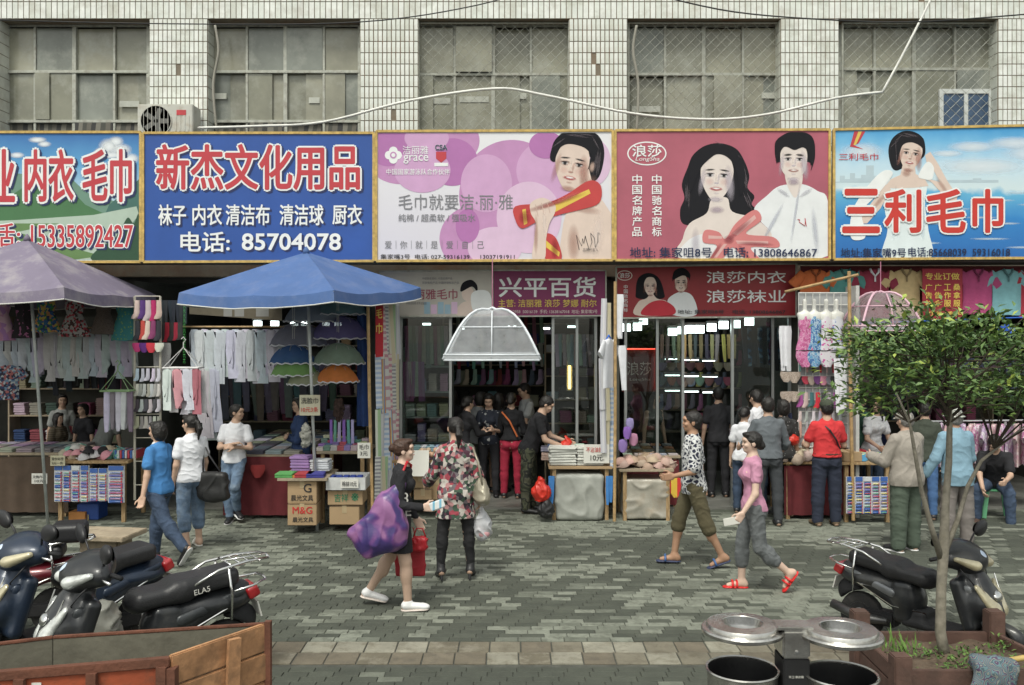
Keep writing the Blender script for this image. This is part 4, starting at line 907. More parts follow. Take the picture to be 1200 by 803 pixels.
    def top_garment(s, parent, name, m, h, inf=.012, sleeve=.6, hem=-.03, wide=.012, seed=0, collar=None, flare=0., loose=None, extra=None):
        q = SDF(); J, H = s.J, s.H; s.torso(q, inf); q.ell(J['pel'] - s.f * .008 * H, (.066 * s.b * H + inf + .008, (.094 if s.fem else .09) * H * s.b + inf + .008, .09 * H), .04, np.stack([s.f, s.l, s.u], 1)); sl = sleeve if isinstance(sleeve, (tuple, list)) else (sleeve, sleeve)
        if not s.fem or loose: q.cone(J['chs'], J['pel'] + s.u * (hem - .03) * H, .082 * H * s.b + inf, .086 * H * s.b + inf + (loose or .004), .04, (*s.f, .74))
        if flare: q.cone(J['wst'], J['pel'] + s.u * (hem - .02) * H, .075 * H * s.b + inf, .095 * H * s.b + inf + flare, .03, (*s.f, .72))
        for S, t in (('L', sl[0]), ('R', sl[1])):
            if t: s.arm(q, S, inf * (1 if t <= 1 else .9), t, wide)
        q.clip(J['pel'] + s.u * hem * H, s.u)
        q.ell(J['nb'] + s.u * .035 * H + s.f * .02 * H, (.05 * H, .044 * H, .036 * H), .01, np.stack([s.f, s.l, s.u], 1), 's')
        if extra: extra(q, s)
        o = q.build(name, m, parent, h, wrinkle(.006, 36, seed, (.7, .7, 1.)))
        if collar is not None:
            g = MB(); n = 20; r1, r2 = .042 * H, .036 * H; c = J['nb'] + s.u * .004 * H
            rg = [[Vector(c + s.f * (.008 * H + r * 1.05 * math.cos(a)) + s.l * r * math.sin(a) + s.u * (z * H + .012 * H * -math.cos(a))) for a in [6.283 * k / n for k in range(n)]] for r, z in ((r1 * 1.12, -.006), (r2, .018), (r2 * .93, .017), (r1, -.008))]
            g.rings(rg, False); g.build('collar', collar, parent, smooth=True)
        return o
    def trousers(s, parent, name, m, h, inf=.01, length=1.92, wide=.01, waist=.055, seed=1):
        q = SDF(); J, H = s.J, s.H
        rot = np.stack([s.f, s.l, s.u], 1); b = s.b
        q.ell(J['pel'], (.062 * b * H + inf, (.092 if s.fem else .086) * H * b + inf, .075 * H), .03, rot); q.ell(J['wst'] - s.u * .02 * H, (.054 * H * b + inf, .08 * H * b + inf, .05 * H), .03, rot)
        for S, sg in (('L', 1), ('R', -1)): q.ell(J['pel'] - s.f * .034 * H + s.l * sg * .04 * H - s.u * .025 * H, (.045 * H + inf * .7, .045 * H + inf * .7, .052 * H), .03); s.leg(q, S, inf, length, wide, .02)
        q.clip(J['pel'] + np.array([0, 0, max(waist * H, .03 + .055 * H * (nrm(s.p['LT'])[2] > -.3))]), (0, 0, -1))
        return q.build(name, m, parent, h, wrinkle(.006, 42, seed, (.6, .6, 1.)))
    def skirt(s, parent, name, m, h, L=.2, flare=.03, seed=2, waist=.05):
        q = SDF(); J, H = s.J, s.H; mid = (J['Lk'] + J['Rk']) / 2; d = nrm(mid - J['pel'] + [0, 0, -.1]); s.torso(q, .016)
        q.cone(J['pel'], J['pel'] + d * L * H, .085 * H, .09 * H + flare, .03, (*s.f, .85)); [s.leg(q, S, .022, min(1, L / .245 + .15), 0, .07) for S in 'LR']; q.clip(J['pel'] + s.u * waist * H, -s.u); q.clip(J['pel'] + d * L * H, -d)
        return q.build(name, m, parent, h, wrinkle(.006, 25, seed, (1, 1, .2)))
    def shoes(s, parent, kind, m, sole=None, h=.008):
        H, J = s.H, s.J
        for S in 'LR':
            d, un = s.fd[S], s.fd[S + 'u']; sd = np.cross(un, d); rot = np.stack([d, sd, un], 1); he, to = J[S + 'heel'], J[S + 'toe']; q = SDF()
            if kind in ('sneaker', 'shoe', 'boot'):
                q.cone(he + un * .026 * H + d * .01 * H, to + un * .018 * H - d * .02 * H, .029 * H, .024 * H, .02, (*un, .8)); q.ell(to + un * .014 * H - d * .005 * H, (.03 * H, .026 * H, .018 * H), .02, rot)
                q.cone(he + un * .03 * H + d * .012 * H, J[S + 'a'] + un * (.0 if kind != 'boot' else .09 * H), .028 * H, .027 * H, .02)
                q.clip(he - un * .001 * H, un); o = q.build('shoe' if kind != 'boot' else 'boot', m, parent, h)
                if sole is not None:
                    q = SDF(); q.cone(he + d * .008 * H, to - d * .01 * H, .032 * H, .03 * H, .02, (*un, .25)); q.build('sole', sole, o, h * .8)
                if kind == 'boot': q = SDF(); q.cone(he + d * .004 * H + un * .02 * H, he - d * .004 * H - un * .03 * H, .014 * H, .007 * H, .01); q.build('heel', m, o, h * .7)
            else:
                q.cone(he + d * .004 * H, to - d * .012 * H, .027 * H, .031 * H, .02, (*un, .3)); o = q.build('sandal', m, parent, h)
                g = MB(); c = to - d * .045 * H
                for off_ in ((0, .028) if kind == 'slide' else (0,)):
                    cc = c - d * off_ * H; g.tube([cc + sd * .031 * H * math.cos(a) + un * (.004 + .038 * math.sin(a)) * H for a in [math.pi * k / 8 for k in range(9)]], .0075 * H, 6)
                g.build('strap', m if kind == 'slide' else sole, o, smooth=True)
def person(label, px, py, H=1.65, heading=0., pose=None, fem=False, build=1., skin=None, h=.012, hair='short', hairm=None, Y=None, hands='LR', group=None):
    loc = GP(px, py) if Y is None else Vector(((px - 600) * Y / F, Y, 0))
    t = thing('person', label, 'person', loc, R(heading), group)
    B = Body(H, pose, fem, build); B.t = t; B.h = h; B.bare(t, skin or m_skin, h, hands)
    if hair: B.hair(t, hair, hairm or m_hair, h)
    return t, B
# ------------------------------------------------------------------ hanging goods
class _:
    pass
def drape(sections, n=14, fold=.01, depth=.03, seed=0, nf=4):
    """flattened tube of cloth hanging from z=0 down; sections (z, x-centre, half width)"""
    rg = random.Random(seed); ph = [rg.uniform(0, 6.28) for i in range(4)]; g = MB(); rings = []
    for i, (z, xc, w_) in enumerate(sections):
        t = i / max(1, len(sections) - 1); r_ = []
        for k in range(n):
            a = 2 * math.pi * k / n; x = math.cos(a) * w_; u = math.cos(a)
            y = math.sin(a) * depth + fold * (.3 + .7 * t) * math.sin(u * nf + ph[0] + t * 1.5) + fold * .5 * math.sin(u * nf * 2.3 + ph[1])
            r_.append(Vector((xc + x, y, z + fold * .5 * t * math.sin(u * 5 + ph[2]) * (i == len(sections) - 1))))
        rings.append(r_)
    g.rings(rings); return g
def garment(kind, seed=0, s=1.):
    rg = random.Random(seed); g = None; J = lambda a: a * rg.uniform(.94, 1.06)
    if kind == 'shirt':   # body, sleeves, neck
        g = drape([(0, 0, .07), (-.03, 0, .15), (-.10, 0, .225), (-.2, 0, .21), (-.45, 0, .21), (J(-.66), 0, .22)], 16, .014, .035, seed)
        for sg in (1, -1):
            h = MB(); d = drape([(0, 0, .07), (-.12, 0, .075), (-.24, 0, .085)], 10, .005, .03, seed + 3); M = roty(R(-sg * 42)); g.add([M @ Vector(v) + Vector((sg * .16, 0, -.055)) for v in d.v], d.f)
    elif kind == 'polo':
        g = garment('shirt', seed)
    elif kind == 'longjohn': # hanging long underwear top with two long sleeves folded together
        g = drape([(0, 0, .05), (-.06, .0, .085), (-.25, .0, .075), (-.5, .01, .07), (J(-.62), .01, .05)], 12, .014, .035, seed)
        d = drape([(0, 0, .05), (-.3, .01, .036), (-.5, .03, .03), (J(-.7), .04, .032)], 8, .008, .02, seed + 1); g.add([Vector(v) + Vector((.05 * rg.choice((1, -1)), -.02, -.03)) for v in d.v], d.f)
    elif kind == 'sock': g = drape([(0, 0, .028), (-.08, 0, .03), (-.15, .0, .034), (-.19, -.015, .045), (-.22, -.03, .035)], 8, .003, .012, seed)
    elif kind == 'stocking': g = drape([(0, 0, .03), (-.12, 0, .032), (-.3, .0, .03), (-.42, 0, .02)], 8, .008, .015, seed)
    elif kind == 'brief': g = drape([(0, 0, .085), (-.05, 0, .09), (-.1, 0, .07), (-.15, 0, .035)], 10, .005, .018, seed)
    elif kind == 'dress': g = drape([(0, 0, .05), (-.03, 0, .11), (-.14, 0, .12), (-.22, 0, .095), (-.3, 0, .13), (-.45, 0, .19), (J(-.52), 0, .2)], 16, .018, .05, seed, 6)
    elif kind == 'towel': g = drape([(0, 0, .055), (-.3, 0, .055), (-.7, 0.005, .058), (J(-1.0), .01, .06)], 8, .008, .012, seed)
    elif kind == 'legging': g = drape([(0, 0, .06), (-.1, 0, .07), (-.35, 0, .055), (J(-.75), .01, .04)], 10, .012, .02, seed)
    elif kind == 'swimsuit':
        g = drape([(0, 0, .05), (-.07, 0, .10), (-.14, 0, .105), (-.22, 0, .08), (-.34, 0, .10), (-.44, 0, .13), (-.5, 0, .14)], 14, .012, .055, seed, 6)
    elif kind == 'pillow': g = drape([(0, 0, .03), (-.02, 0, .09), (-.12, 0, .11), (-.24, 0, .1), (-.3, 0, .05)], 12, .01, .05, seed)
    if s != 1: g.v = [(v[0] * s, v[1] * s, v[2] * s) for v in g.v]
    return g
_G = {}
def hang_item(name, kind, loc, m, label, cat, group=None, s=1., rz=0., var=3, parts=None):
    k = (kind, s, rnd.randrange(var))
    if k not in _G: _G[k] = garment(kind, k[2] * 7 + 1, s).mesh(kind, m_white, 60)
    o = link(name, _G[k], None, loc); omat(o, m); o.rotation_euler = (rnd.gauss(0, .02), rnd.gauss(0, .03), rz + rnd.gauss(0, .12)); o.scale = (rnd.uniform(.9, 1.08), 1, rnd.uniform(.93, 1.07)); tag(o, label, cat, group); return o
def shade(c, k=.12): return cloth(tuple(min(.8, max(.01, x * (1 + rnd.uniform(-k, k)))) for x in c))
def shelf_table(name, label, x0, x1, y0, y1, zt, mt=None, leg=True, mskirt=None, thick=.04, cat='table'):
    cx, cy = (x0 + x1) / 2, (y0 + y1) / 2; t = thing(name, label, cat, (cx, cy, 0))
    MB().b2((x0, y0, zt - thick), (x1, y1, zt)).build('tabletop', mt or m_wood, t, world=True, bevel=.006)
    if leg:
        for u in (x0 + .08, x1 - .08):
            for v in (y0 + .06, y1 - .06): MB().bar((u, v, .0), (u, v, zt - thick), .05, .05).build('leg', m_wood, t, world=True)
    if mskirt:
        g = MB(); n = 30
        def fn(u, v):
            x = x0 + .02 + (x1 - x0 - .04) * u; return Vector((x, y0 + .03 + .018 * math.sin(u * 37 + 2 * math.sin(u * 9)) * (1 - v * .7), .06 + (zt - .12) * v))
        g.grid(fn, 60, 4); g.build('cloth_skirt', mskirt, t, smooth=True, world=True)
    return t
# ---- big square parasols
def parasol(label, X0, Y0, m, rad, ang, z_edge, z_top, tilt=(0, 0), pole_base=None, m_under=None):
    t = thing('parasol', label, 'parasol', (*(pole_base or (X0, Y0)), 0)); g = MB(); n = 8; Cn = []
    cor = [R(ang + 90 * k) for k in range(4)]
    def edge(u):  # u 0..4 round the square
        k = int(u) % 4; f_ = u - int(u); a, b_ = cor[k], cor[(k + 1) % 4]
        p = Vector((math.cos(a), math.sin(a), 0)) * (1 - f_) + Vector((math.cos(b_), math.sin(b_), 0)) * f_
        return p * rad
    NU = 32; rings = []
    for j in range(9):
        s_ = j / 8
        ring = []
        for i in range(NU):
            u = i * 4 / NU; p = edge(u) * s_; f_ = u - int(u); sag = .05 * s_ * math.sin(math.pi * ((f_ * 2) % 1)) + (.09 * math.sin(math.pi * f_) * s_ * s_)
            z = z_top - (z_top - z_edge) * (s_ ** 1.03) - sag * .55
            ring.append(Vector((X0 + p.x, Y0 + p.y, z + tilt[0] * p.x + tilt[1] * p.y)))
        rings.append(ring)
    g.rings(rings[::1], cap=False); val = []
    for (dz, off) in ((0, 0), (-.07, .012), (-.145, .02)):
        ring = []
        for i, v in enumerate(rings[-1]):
            d = Vector((v.x - X0, v.y - Y0, 0)).normalized(); ring.append(v + d * (off + .012 * math.sin(i * 2.1) * (-dz * 6)) + Vector((0, 0, dz + (.012 * math.sin(i * 1.3) if dz < -.1 else 0))))
        val.append(ring)
    g.rings(val, cap=False); g.build('canopy', m, t, world=True, smooth=40)
    h = MB(); h.tube([v for v in val[-1]] + [val[-1][0]], .008, 5, False); h.build('hem', mat('pale hem', (.6, .6, .56), .8), t, world=True)
    top_ = Vector((X0, Y0, z_top)); pb = Vector((*(pole_base or (X0, Y0)), 0))
    MB().tube([pb, pb * .4 + top_ * .6, top_], .021, 10).build('pole', mat('white painted steel', (.55, .58, .57), .45, .3, .1, 5, .1, dirt=(.2, .3, .27), dscale=6), t, world=True, smooth=True)
    MB().lathe([(.0, 0), (.05, 0), (.04, .05), (.012, .09), (0, .1)], 10, top_ - Vector((0, 0, .02))).build('finial', m, t, world=True, smooth=True)
    hub = top_ - Vector((0, 0, .5))
    for k in range(8):
        e = rings[8][k * 4] - Vector((0, 0, .02)); MB().tube([top_ - Vector((0, 0, .03)), (top_ + e) / 2 + Vector((0, 0, -.01)), e], .009, 5).build('rib', m_steel, t, world=True)
    return t
pur = mat('faded purple canvas', (.19, .165, .23), .85, 0, .1, 2.2, .25, 60, dirt=(.33, .31, .32), dscale=2.2, damt=.8)
blu = mat('blue canvas', (.065, .13, .31), .8, 0, .1, 2.2, .25, 60, dirt=(.13, .18, .33), dscale=2.5, damt=.7)
parasol('faded purple parasol shading the left stall', -6.55, 12.45, pur, 1.72, -49, 3.2, 3.9, (-.0, .0), (-6.42, 12.75))
parasol('blue parasol standing over the carton stack', -2.78, 12.45, blu, 1.62, -66, 3.22, 3.73, (.02, .05), (-2.6, 12.3))
def sign_card(label, box, Y, lines, name='price_card', cat='price card', m=m_paper, ms=None, parent=None):
    g = MB().b2(P(box[0], box[3], Y), P(box[2], box[1], Y) + Vector((0, .012, 0))); c = P((box[0] + box[2]) / 2, box[3], Y)
    t = thing(name, label, cat, c); g.build('card', m, t, world=True)
    for (s, bx, mm) in lines: text(s, bx, Y, mm, t, .01)
    return t
# ---- left stall 1 (behind the purple parasol)
LF = 12.95
dark_dress = [pmat('pink on black', 'blobs', ((.02, .015, .02), (.02, .015, .02), (.35, .12, .25)), 17, thr=.56), pmat('blue yellow flowers', 'cells', ((.03, .12, .25), (.03, .1, .28), (.5, .42, .1), (.5, .25, .1), (.05, .2, .06), (.02, .05, .15)), 30), pmat('red white flowers', 'cells', ((.35, .34, .33), (.35, .04, .06), (.3, .3, .3), (.05, .02, .02)), 38), pmat('brown lace', 'spots', ((.16, .13, .1), (.07, .05, .045), (.1, .08, .07)), 50), pmat('lilac pink', 'cells', ((.5, .25, .4), (.4, .2, .45), (.6, .4, .5)), 14), pmat('teal green dots', 'spots', ((.2, .35, .1), (.04, .2, .2), (.04, .2, .22)), 26)]
names = ['black dress with pink flowers', 'blue and yellow flowered dress', 'dress with red flowers on white and black hem', 'brown lace dress with black sash', 'lilac and pink dress', 'teal dress with green dots']
for px, k in ((2, 4), (27, 0), (54, 1), (87, 2), (121, 3), (146, 5)):
    hang_item('dress', 'dress', P(px, 348, 13.0), dark_dress[k], names[k] + ' hanging under the purple parasol', 'dress', 'dresses in a row under the purple parasol', 1.08)
bar_ = MB().tube([P(-30, 350, 13.02), P(160, 350, 13.02)], .012, 6); top(bar_, 'hanging_rail', m_bamboo, 'bamboo rail carrying the dresses under the purple parasol', 'rail')
top(MB().tube([P(-40, 384, 13.35), P(165, 384, 13.35)], .012, 6), 'hanging_rail', m_bamboo, 'bamboo rail carrying grey long johns in the left stall', 'rail')
for i in range(24):
    hang_item('long_underwear', 'longjohn', P(-20 + i * 7.6, 386, 13.35), shade((.40, .41, .45), .1), 'grey white long underwear hanging in a row in the left stall', 'underwear', 'grey long underwear behind the dresses', .95)
for i in range(16): hang_item('trousers', 'legging', P(58 + i * 6.2, 392, 14.0), shade((.03, .03, .035), .3), 'dark leggings hanging behind the long underwear in the left stall', 'leggings', 'dark leggings in the left stall', 1.1)
# shelf wall at the back left
def shelf_unit(label, x0, x1, y, zs, dep=.35, m=m_plank):
    t = thing('shelf_unit', label, 'shelf', ((x0 + x1) / 2, y, .03))
    for z in zs: MB().b2((x0, y, z - .02), (x1, y + dep, z)).build('shelf', m, t, world=True)
    for x in (x0 - .012, x1 + .012): MB().b2((x - .012, y, .03), (x + .012, y + dep, max(zs) + .3)).build('upright', m, t, world=True)
    MB().b2((x0 - .02, y + dep, .03), (x1 + .02, y + dep + .02, max(zs) + .3)).build('back_panel', mat('shelf back', (.07, .07, .06), .9), t, world=True)
    return t
shelf_unit('tall shelf of folded goods at the left edge of the left stall', -8.4, -5.95, 15.4, (.8, 1.25, 1.7, 2.15, 2.6))
pal_d = [(.05, .05, .06), (.08, .09, .1), (.3, .3, .3), (.25, .05, .06), (.02, .04, .12), (.35, .3, .2), (.3, .12, .2), (.12, .2, .22), (.45, .45, .47)]
cb = lambda c, n='': None
def folded_mesh(w_, d, h, seed): 
    g = MB(); rg = random.Random(seed); nl = max(2, int(h / .035)); z = 0
    for i in range(nl):
        hh = h / nl; g.box((rg.uniform(-.006, .006), rg.uniform(-.006, .006), z + hh / 2), (w_ * rg.uniform(.95, 1), d * rg.uniform(.94, 1), hh * .93), rotz(rg.gauss(0, .02))); z += hh
    return g.mesh('folded', m_white, bevel=.008)
_FM = [folded_mesh(.24, .24, .12, 1), folded_mesh(.2, .25, .2, 2), folded_mesh(.24, .28, .08, 3), folded_mesh(.17, .22, .28, 4)]
def stack(loc, k, m, label, cat='folded stack', group=None, name='folded_stack', s=(1, 1, 1)):
    o = link(name, _FM[k], None, loc); omat(o, m); o.scale = s; o.rotation_euler.z = rnd.gauss(0, .05); return tag(o, label, cat, group)
for z in (.8, 1.25, 1.7, 2.15):
    for i in range(9): stack((-8.25 + i * .27, 15.55, z), rnd.choice((1, 3)), shade(rnd.choice(pal_d), .2), 'stack of folded goods on the tall shelf in the left stall', 'folded stack', 'folded goods on the tall left shelf')
shelf_table('counter', 'long dark counter of flat packets at the left edge', -8.6, -6.35, 13.2, 14.1, .92, m_plank, True, mat('dull brown cloth', (.10, .07, .05), .95), cat='counter')
for i in range(8):
    for j in range(3): stack((-8.35 + i * .27, 13.35 + j * .28, .92), 2, shade(rnd.choice(((.4, .4, .4), (.3, .22, .3), (.15, .15, .16), (.3, .3, .26))), .2), 'flat packet stack on the dark counter at the left edge', 'packet stack', 'packets on the left counter', 'packet_stack', (1, 1, .7))
hang_item('shirt', 'shirt', P(10, 428, 13.3), pmat('blue leaf print', 'cells', ((.03, .05, .12), (.12, .2, .3), (.35, .38, .4), (.02, .02, .04), (.3, .1, .1)), 34), 'blue leaf patterned top hanging at the left edge', 'top', None, .8)
# toothbrush style blister display cards
c_blister = [mat('pack ' + n_, c, .35, 0, .06, 9, 0) for n_, c in (('blue', (.06, .14, .42)), ('white', (.62, .64, .66)), ('yellow', (.6, .52, .12)), ('red', (.5, .07, .1)), ('green', (.12, .4, .3)), ('lilac', (.32, .25, .5)), ('pink', (.6, .32, .4)))]
def blister_rack(label, x0, x1, z0, z1, y, cols, rows, mix, vertical=False):
    t = thing('display_rack', label, 'display rack', ((x0 + x1) / 2, y, z0)); cw = (x1 - x0) / cols
    MB().b2((x0, y + .012, z0), (x1, y + .03, z1)).build('backing_board', c_blister[1], t, world=True)
    rh = (z1 - z0 - .07) / rows; hdr = MB(); pk_me = {}
    for c_ in range(cols):
        MB().b2((x0 + c_ * cw + .01, y - .004, z1 - .06), (x0 + (c_ + 1) * cw - .01, y + .01, z1)).build('header_card', c_blister[0] if c_ % 3 != 2 else c_blister[1], t, world=True)
        for r_ in range(rows):
            k = rnd.choice(mix); key = (round(cw, 4), round(rh, 4))
            if key not in pk_me:
                g = MB(); g.box((0, .004, 0), (cw - .03, .012, rh * .86)); g.mi(1); g.tube([(-cw * .36, -.008, 0), (0, -.012, rh * .06), (cw * .3, -.009, 0)], [.005, .007, .006], 5); g.mi(2); g.box((cw * .36, -.006, 0), (cw * .09, .012, rh * .7)); pk_me[key] = g.mesh('blister_pack', [c_blister[1], c_blister[0], c_blister[3]])
            o = link('blister_pack', pk_me[key], t, Vector((x0 + (c_ + .5) * cw, y, z1 - .075 - (r_ + .5) * rh)) - t.location)
            for sl in (0, 1): o.material_slots[sl].link = 'OBJECT'
            o.material_slots[0].material = rnd.choice((c_blister[1], c_blister[1], c_blister[0], c_blister[5])); o.material_slots[1].material = c_blister[k]
    return t
ya = 12.75
A = lambda px: X(px, ya)
tb = shelf_table('stall_table', 'trestle table with blister racks and bras under the purple parasol', A(60), A(148), 12.8, 13.6, .86, cat='table')
blister_rack('blue and white rack of blister packs hung under the bras', A(63), A(104), Z(588, ya), Z(546, ya), ya, 4, 9, (0, 3, 4, 2, 0))
blister_rack('white rack of yellow striped packs beside the blue rack', A(105), A(126), Z(587, ya), Z(549, ya), ya - .01, 2, 8, (2, 0, 5))
blister_rack('narrow rack of red and blue packs at the table end', A(127), A(146), Z(589, ya), Z(546, ya), ya - .02, 1, 11, (0, 3, 6))
g = MB(); z9 = .9
for i in range(9): g.mi(i % 3); g.box((A(128) + i * .036, 13.1, .93), (.026, .3, .11))
t = top(g, 'toothbrush_box', [c_blister[0], c_blister[1], c_blister[3]], 'row of upright blue and white packets behind the bras', 'packets', kind='stuff')
def bra_pile(label, x0, x1, y0, y1, z, n, cols, seed=0, s=1.):
    rg = random.Random(seed)
    if 'bra' not in _G:
        g = MB()
        for sx in (-.075, .075): g.lathe([(.085, 0), (.08, .03), (.06, .06), (.03, .078), (0.004, .083)], 12, (sx, 0, 0))
        g.tube([(-.14, -.02, .01), (-.18, .05, .02), (-.1, .12, .01)], .008, 4); g.tube([(.14, -.02, .01), (.17, .06, .02), (.08, .12, .01)], .008, 4); _G['bra'] = g.mesh('bra', m_white, 50)
    for i in range(n):
        o = link('bra', _G['bra'], None, (rg.uniform(x0, x1), rg.uniform(y0, y1), z + rg.uniform(0, .07))); omat(o, shade(rg.choice(cols), .1)); o.scale = (s,) * 3; o.rotation_euler = (rg.uniform(-.2, .9), rg.uniform(-.4, .4), rg.uniform(-1, 1)); tag(o, label, 'bra', label[:60])
bra_pile('moulded bra in the pastel heap on the trestle table', A(62), A(124), 12.9, 13.3, .88, 26, ((.55, .28, .33), (.2, .45, .4), (.5, .38, .3), (.6, .58, .55), (.02, .02, .02)), 3)
sign_card('handwritten card leaning on the bras', (37, 555, 55, 567), 12.7, [('文胸内裤', (38.5, 557, 53.5, 560.5), m_ink), ('10元', (41, 562, 52, 565.5), m_ink)])
sign_card('yellowed handwritten card under the bra heap', (59, 534, 76, 546), 12.7, [('清仓处理', (60.5, 536, 74.5, 539.5), m_ink), ('5元一件', (61, 541, 74, 544.5), m_ink)], m=mat('yellowed card', (.5, .47, .33), .9))
b = thing('crate', 'blue plastic crate with number 21 under the trestle table', 'crate', P(100, 607, 12.95)); b.location.z = 0
g = MB(); x0, x1 = A(80), A(106); g.b2((x0, 13.0, .0), (x1, 13.3, .22)); g.build('crate_body', mat('crate blue', (.02, .07, .3), .5), b, world=True, bevel=.01); text('21', (96, 603, 104, 610), 12.99, i_yel, b)
o = top(MB().b2((A(72), 12.95, 0), (A(92), 13.2, .12)), 'carton', mat('orange carton', (.45, .2, .06), .8), 'small orange carton on the ground beneath the blister racks', 'carton', bevel=.005)
# drying hanger with white socks
def peg_hanger(label, px, py, Y, w_, d, mm):
    t = thing('clip_hanger', label, 'clip hanger', P(px, py, Y)); g = MB()
    g.tube([(-w_, -d, 0), (w_, -d, 0), (w_, d, 0), (-w_, d, 0), (-w_, -d, 0)], .012, 6); 
    for k in (-.33, .33): g.tube([(w_ * k, -d, 0), (w_ * k, d, 0)], .007, 5)
    g.build('clip_frame', mm, t)
    g = MB()
    for a_, b_ in ((-1, -1), (1, -1), (1, 1), (-1, 1)): g.tube([(w_ * a_, d * b_, 0), (0, 0, .28)], .005, 5)
    g.tube([(0, 0, .28), (0, 0, .34), (.03, 0, .38), (.0, 0, .42), (-.03, 0, .39)], .008, 6); g.build('hook', mm, t); return t
gh = mat('pale green plastic', (.22, .34, .17), .5)
peg_hanger('pale green plastic clip hanger with white socks in the left stall', 138, 458, 12.7, .2, .1, gh)
for i in range(9): hang_item('leg_warmer', 'stocking', P(125 + i * 3.4, 459, 12.66 + (i % 2) * .1), shade((.55, .56, .6) if i % 3 < 2 else (.2, .18, .24), .12), 'white and grey stocking clipped to the green hanger', 'stocking', 'stockings on the pale green hanger', 1.25)
# tall sock rack between the two left stalls
t = thing('sock_rack', 'tall wire rack of socks between the purple and blue parasols', 'sock rack', P(172, 0, 12.9)); t.location.z = 0
xa, xb = X(158, 12.9), X(188, 12.9); g = MB()
for x in (xa, xb): g.tube([(x, 12.9, .3), (x, 12.9, 3.15)], .017, 6)
for k in range(9): g.tube([(xa, 12.9, 3.15 - k * .33), (xb, 12.9, 3.15 - k * .33)], .008, 5)
g.build('rack_frame', mat('cream painted steel', (.45, .43, .36), .5), t, world=True)
rows = [(352, ((.6, .5, .45), (.1, .04, .2), (.6, .45, .5), (.45, .03, .14), (.5, .4, .35)), 'sock', 5, 1.25), (376, ((.04, .04, .05), (.5, .08, .06), (.65, .6, .45), (.25, .05, .15)), 'sock', 5, 1.2), (402, ((.55, .05, .22), (.12, .03, .2), (.6, .04, .06), (.65, .6, .55)), 'brief', 4, .9), (432, ((.55, .6, .7), (.6, .6, .65)), 'sock', 5, .8), (450, ((.6, .62, .62), (.4, .38, .36)), 'sock', 7, .8), (468, ((.1, .1, .12), (.55, .55, .58)), 'sock', 6, .8), (488, ((.5, .48, .4), (.3, .3, .3)), 'sock', 6, .8)]
for j, (py, cs, kd, n_, s_) in enumerate(rows):
    for i in range(n_): hang_item(kd, kd, P(161 + i * (25 / (n_ - 1)), py, 12.85), shade(cs[i % len(cs)], .1), '%s in row %s of the tall wire rack' % (('coloured sock', 'striped sock', 'pink or red brief', 'white ankle sock', 'thin white sock', 'dark grey sock', 'beige sock')[j], ('top', 'second', 'third', 'fourth', 'fifth', 'sixth', 'lowest')[j]), kd, 'rack goods row %s' % ('one', 'two', 'three', 'four', 'five', 'six', 'seven')[j], s_)
for i in range(7): hang_item('legging', 'legging', P(190 + i * 4.5, 352, 13.1), shade((.02, .025, .035), .2), 'dark leggings hanging right of the sock rack', 'leggings', 'dark leggings beside the sock rack', .5)
for i in range(5): hang_item('sock', 'sock', P(191 + i * 5, 378, 13.05), shade(((.03, .03, .03), (.35, .02, .04))[i % 2], .2), 'dark and red sock hanging right of the sock rack', 'sock', 'dark socks beside the sock rack', 1.2)
for i in range(3): hang_item('legging', 'legging', P(186 + i * 4, 402, 13.0), pmat('leopard grey', 'spots', ((.03, .03, .03), (.32, .3, .3), (.3, .3, .3)), 45, thr=.3), 'leopard spotted legging beside the sock rack', 'leggings', 'spotted leggings', 1.15)
# ---- left stall 2 under the blue parasol
top(MB().tube([P(205, 383, 13.3), P(420, 383, 13.3)], .014, 6), 'hanging_rail', m_bamboo, 'bamboo rail of white long underwear under the blue parasol', 'rail')
for i in range(19): hang_item('long_underwear', 'longjohn', P(228 + i * 6, 386 + (i % 2), 13.3 - .04 * (i % 2)), shade((.56, .57, .63), .07), 'white long underwear top hanging in a row under the blue parasol', 'underwear', 'white long underwear under the blue parasol', .95)
for i in range(3): hang_item('long_underwear', 'longjohn', P(236 + i * 6, 432, 13.25), shade((.5, .52, .58), .07), 'grey white long underwear in the lower row beside the bloomers', 'underwear', 'lower row of long underwear', 1.25)
g = MB(); 
for i in range(26): g.lathe([(.014, -.004), (.018, 0), (.014, .004)], 6, P(216, 352 + i * 2.9, 12.6), 'y' if i % 2 else 'z', False)
top(g, 'chain', mat('green plastic chain', (.06, .4, .08), .5), 'green plastic chain hanging from the corner of the blue parasol', 'chain')
peg_hanger('clip hanger of white ruffled bloomers hanging on the green chain', 215, 431, 12.6, .24, .12, mat('white plastic', (.6, .6, .6), .5))
for i in range(8): hang_item('bloomers', 'longjohn', P(196 + i * 5.6, 432, 12.5 + (i % 2) * .1), shade((.62, .63, .67) if i not in (2, 6) else ((.6, .3, .35) if i == 2 else (.4, .15, .18)), .05), 'white pink or red ruffled bloomers on the clip hanger', 'bloomers', 'ruffled bloomers on the chain hanger', .78)
